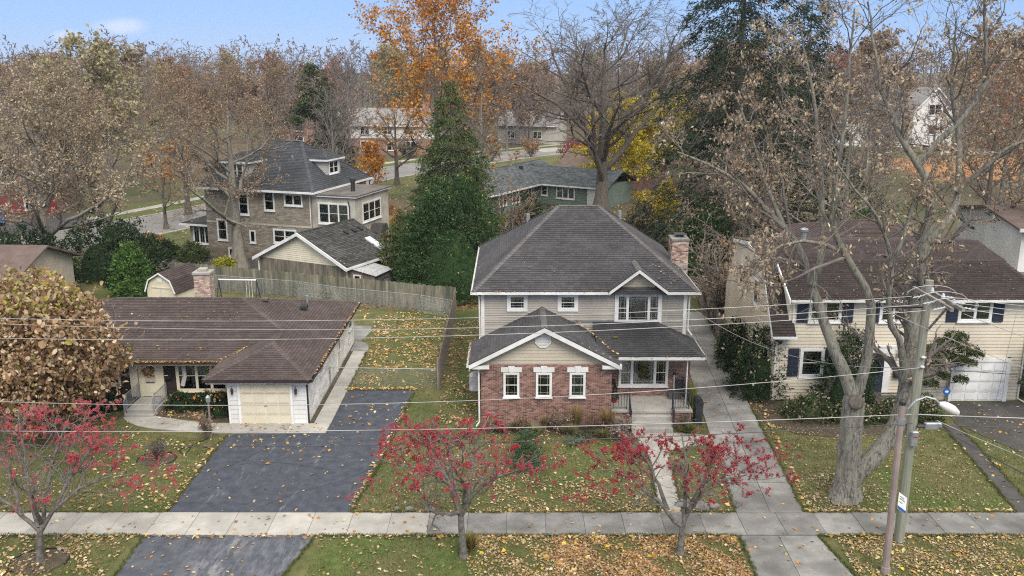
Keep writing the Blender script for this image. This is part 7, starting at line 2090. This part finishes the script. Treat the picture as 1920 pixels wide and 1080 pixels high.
zones = [(-1.6, 8.5, 25, 30.9, 26000, LITTER + [(.30, .17, .08)], .082), (1.5, 8.5, 27.0, 30.9, 8500, [(.33, .16, .07), (.40, .22, .10), (.27, .14, .075), (.36, .24, .13)], .09), (-1.6, 8.5, 26, 30.9, 350, [(.55, .42, .05), (.52, .30, .06), (.60, .48, .20)], .16), (-7.4, -1.4, 25, 30.9, 900, LITTER, .11), (-21, -13.8, 25, 30.9, 5000, LITTER, .11),
         (12, 23, 25, 30.9, 22000, LITTER, .078), (12.5, 21, 26, 30.9, 300, [(.55, .42, .05), (.60, .50, .20)], .15), (-6.2, 8.8, 32.7, 41, 3600, LITTER, .09), (-6.2, 8.8, 32.7, 41, 5000, LITTER, .055), (11.8, 20.1, 32.7, 42, 3500, LITTER, .05), (-22, -13.8, 32.7, 42.6, 2500, LITTER, .06), (-9, -4.1, 46.6, 62, 2600, YL, .07), (-1, 5.6, 32.7, 36, 2600, LITTER, .095), (-22, -13.8, 32.7, 42.6, 1700, YL + LITTER, .13), (-18.0, -14.2, 42.2, 44.8, 1100, LITTER + ORANGE[:2], .13),
         (11.8, 20.1, 32.7, 42, 3000, LITTER + BEIGE, .075), (11.8, 15.5, 32.7, 36.5, 1300, BEIGE, .09), (20.5, 27, 32.7, 43, 500, LITTER, .09),
         (-9, -4.1, 46.6, 62, 2000, YL, .11), (-9.5, -4.5, 50, 61, 2600, YL + LITTER, .13), (-3.9, -1.6, 41.5, 60, 3600, LITTER + [(.22, .14, .09)], .12), (-28, -10, 56, 66, 1800, YL, .14),
         (-12, -2, 62.5, 70, 2600, [(.30, .13, .06), (.36, .17, .08), (.26, .12, .07)], .16), (-46, -24, 70, 92, 3200, LITTER, .17), (0, 34, 58, 112, 9000, LITTER + YELLOW[:2], .22), (12.0, 13.6, 41, 62, 900, LITTER, .11), (-9.98, -9.8, 42, 53, 150, LITTER, .1), (-46, -10, 92, 130, 3000, LITTER, .25)]
Cs, Ss, Ps = [], [], []
Vs, Fs, Cc = [], [], []; k0 = 0
def add_litter(C, size, pal, flat=.35):
    global k0
    n = len(C)
    nrm = unit(np.array([0, 0, 1.]) + rng.normal(0, flat, (n, 3)))
    a = unit(np.cross(nrm, rng.normal(size=(n, 3)))); b = np.cross(nrm, a)
    s = size * np.clip(rng.normal(1, .42, n), .35, 2.1)[:, None]
    V = np.stack([C - a * s * .5, C + b * s * .36 + nrm * s * .12, C + a * s * .5, C - b * s * .36 + nrm * s * .1], 1).reshape(-1, 3)
    pal = np.array(pal)
    Vs.append(V); Fs.append(np.arange(n * 4).reshape(n, 4) + k0); k0 += n * 4
    Cc.append(pal[rng.integers(0, len(pal), n)] * rng.uniform(.65, 1.3, (n, 1)))
for (x0, x1, y0, y1, n, pal, sz) in zones:
    x = rng.uniform(x0, x1, n); y = rng.uniform(y0, y1, n)
    # gather in drifts
    f = np.sin(x * 1.7 + 1.3 * np.sin(y * .9)) * np.sin(y * 1.4 + 1.1 * np.sin(x * .8)) + .5 * np.sin(x * 4.1 + y * 3.3)
    k = (rng.random(n) < np.clip(.5 + .42 * f, .06, 1)) & ~hard(x, y)
    C = np.stack([x[k], y[k], np.full(k.sum(), .03) + rng.random(k.sum()) * .03], 1)
    add_litter(C, sz, pal)
# scattered over paving
for (x0, x1, y0, y1, n, z) in ((-13.6, -6, 32.8, 40.4, 80, .05), (-9, -5.6, 40.5, 46.2, 70, .05), (-13.6, -8, 38.5, 40.4, 60, .05), (-20, 20, 31, 32.6, 150, .08), (9.4, 12.2, 33, 60, 130, .07), (-13.6, -8, 27, 30.8, 60, .05), (8.6, 11.8, 26, 30.8, 40, .07), (-14.4, -9.1, 40.7, 41.7, 50, .065), (22.8, 27, 37, 44.5, 90, .045), (-19.5, -14.6, 41, 42.7, 40, .07), (20.2, 21.6, 33, 41, 40, .06)):
    C = np.stack([rng.uniform(x0, x1, n), rng.uniform(y0, y1, n), np.full(n, z)], 1)
    add_litter(C, .13, LITTER + YL + ORANGE[:2], .25)
# drifts along paving edges
for (p, q_, n) in (((-13.8, 33), (-13.8, 40), 120), ((-6.4, 33), (-5.4, 45), 260), ((-9, 46.6), (-5.3, 46.6), 260), ((-24, 30.85), (-1, 30.85), 320), ((-1, 30.85), (8.4, 30.85), 260), ((-6, 32.8), (8.6, 32.8), 260), ((11.8, 32.8), (20, 32.8), 240), ((12, 30.85), (22, 30.85), 180), ((11.9, 33), (13, 45), 160), ((8.7, 33), (9.4, 40), 120)):
    t = rng.random(n); C = np.stack([p[0] + (q_[0] - p[0]) * t + rng.normal(0, .1, n), p[1] + (q_[1] - p[1]) * t + rng.normal(0, .09, n), .05 + .03 * rng.random(n)], 1)
    add_litter(C, .13, LITTER + YL)
# in gutters, valleys and on roofs
for (p, q_, n, pal) in (((-22, 44.02, 2.47), (-14.95, 44.02, 2.47), 420, YL + ORANGE[:2]), ((-9.72, 42, 2.47), (-9.72, 55.8, 2.47), 380, LITTER + ORANGE[:2]), ((-14.95, 44.15, 2.52), (-13.6, 45.6, 2.98), 60, YL), ((-1.95, 44.9, 6.0), (-1.95, 56, 6.0), 120, LITTER), ((-2.0, 44.55, 6.02), (4.8, 44.55, 6.02), 50, LITTER), ((-2.1, 41.4, 3.24), (-2.1, 45, 3.24), 90, LITTER), ((5.15, 42.1, 3.5), (3.35, 44.95, 4.42), 90, YL), ((14.3, 44.45, 5.64), (27, 44.45, 5.64), 200, LITTER), ((5.25, 41.95, 3.4), (9.3, 41.95, 3.4), 40, LITTER), ((9.36, 42, 3.4), (9.36, 45, 3.4), 40, LITTER)):
    t = rng.random(n); C = np.array(p)[None] + (np.array(q_) - np.array(p))[None] * t[:, None] + rng.normal(0, .035, (n, 3)) * np.array([1, 1, .4])
    add_litter(C, .085, pal)
n = 55
C = np.stack([rng.uniform(-22, -15, n), rng.uniform(44.5, 49.5, n), np.zeros(n)], 1); C[:, 2] = 2.52 + .31 * (C[:, 1] - 44.1); add_litter(C, .1, YL, .1)
n = 120
C = np.stack([rng.uniform(14.5, 26, n), rng.uniform(44.7, 47.3, n), np.zeros(n)], 1); C[:, 2] = 5.70 + .48 * (C[:, 1] - 44.5); add_litter(C, .1, BEIGE, .1)
n = 45
C = np.stack([rng.uniform(6.5, 9, n), rng.uniform(44.8, 46.5, n), np.zeros(n)], 1); C[:, 2] = 6.09 + .59 * (C[:, 1] - 44.6); add_litter(C, .1, BEIGE, .1)
n = 14
C = np.stack([rng.uniform(0, 7, n), rng.uniform(44.8, 48, n), np.zeros(n)], 1); C[:, 2] = 6.09 + .59 * (C[:, 1] - 44.6); add_litter(C, .09, BEIGE, .1)
lt_ = mobj('fallen_leaves', np_mesh('fallen_leaves', np.concatenate(Vs), [np.concatenate(Fs)], 'litter', np.concatenate(Cc)), None)
tag(lt_, 'fallen autumn leaves scattered over lawns, paving and roofs', 'leaves', None, 'stuff')
tag(MB().bbox(5.05, 5.3, 43.4, 43.6, 3.93, 3.99, .02).build('moss_tuft', 'moss', None), 'small yellow-green moss tuft on the porch roof', 'moss')
# grass blades on the near lawns
n = 150000
x = rng.uniform(-22, 24, n); y = 25 + 22 * rng.random(n) ** 1.15
k = ~hard(x, y); x, y = x[k], y[k]; n = len(x)
patch = np.sin(x * .55 + 1.7 * np.sin(y * .31)) * np.sin(y * .6 + 1.3 * np.sin(x * .37)) + .35 * np.sin(x * 2.1 + y * 1.7)
# ragged tufts creeping over the edges of drives and walks
ex, ey = [], []
for (p, q_, m_) in (((-13.72, 32.7), (-13.65, 40.3), 1500), ((-6.4, 32.7), (-5.85, 37.2), 1300), ((-5.85, 37.2), (-5.3, 46), 1500), ((-20, 32.7), (-13.8, 32.7), 1300), ((-6.4, 32.7), (5.8, 32.7), 2600), ((6.8, 32.7), (8.9, 32.7), 500), ((11.6, 32.7), (20, 32.7), 1800), ((-22, 30.92), (-14, 30.92), 1600), ((-7.3, 30.92), (8.5, 30.92), 3000), ((11.6, 30.92), (22, 30.92), 2200), ((-13.9, 30.9), (-13.8, 26), 900), ((-7.4, 30.9), (-8.4, 26), 1000), ((8.6, 30.9), (8.45, 26), 800), ((11.55, 30.9), (12.3, 26), 900), ((11.6, 32.7), (12.35, 44), 1900), ((8.87, 32.7), (9.45, 39), 1000), ((5.86, 32.7), (6.15, 37.8), 900), ((6.78, 32.7), (7.1, 37.8), 900), ((20.05, 32.7), (21.15, 41.4), 1100), ((20.9, 32.7), (21.9, 41.4), 1100), ((-9, 46.45), (-5.4, 46.45), 500), ((-8.93, 46.5), (-8.93, 53), 700)):
    t = rng.random(m_); j = rng.normal(0, .035, m_) + .05 * np.sin(t * 60 + m_) * np.sin(t * 23)
    L = math.hypot(q_[0] - p[0], q_[1] - p[1])
    ex.append(p[0] + (q_[0] - p[0]) * t - (q_[1] - p[1]) / L * j); ey.append(p[1] + (q_[1] - p[1]) * t + (q_[0] - p[0]) / L * j)
x = np.concatenate([x] + ex); y = np.concatenate([y] + ey); n0 = n; n = len(x)
patch = np.concatenate([patch, rng.normal(.1, .5, n - n0)])
h_ = rng.uniform(.045, .10, n); h_[n0:] *= 1.35; a = rng.uniform(0, 6.28, n)
base = np.stack([x, y, np.where(np.arange(n) < n0, .005, .03)], 1); w_ = np.stack([np.cos(a), np.sin(a), a * 0], 1) * .014
tip = base + np.stack([rng.normal(0, .03, n), rng.normal(0, .03, n), h_], 1)
V = np.stack([base - w_, base + w_, tip], 1).reshape(-1, 3)
g1, g2 = np.array([.066, .100, .020]), np.array([.185, .170, .072])
mixf = np.clip(.5 - .5 * patch + rng.normal(0, .22, n), 0, 1)[:, None]
cg = (g1 * (1 - mixf) + g2 * mixf) * rng.uniform(.75, 1.3, (n, 1))
go = mobj('grass', np_mesh('grass', V, [np.arange(n * 3).reshape(n, 3)], 'grass_blade', cg), None)
tag(go, 'short autumn turf of the front lawns', 'grass', None, 'stuff')

# ================================================================== HAZE: the air between the far trees and the camera
hz_m = bpy.data.materials.new('haze_air')
hz_m.use_nodes = True
hn, hl = hz_m.node_tree.nodes, hz_m.node_tree.links
hn.remove(hn['Principled BSDF'])
hv = hn.new('ShaderNodeVolumePrincipled')
hv.inputs['Color'].default_value = (.80, .84, .92, 1)
hv.inputs['Density'].default_value = .00015
hl.new(hv.outputs[0], hn['Material Output'].inputs['Volume'])
MATS['haze_air'] = hz_m
tag(MB().box(-940, 940, -150, 1240, -1, 38).build('haze', 'haze_air'), kind='stuff')
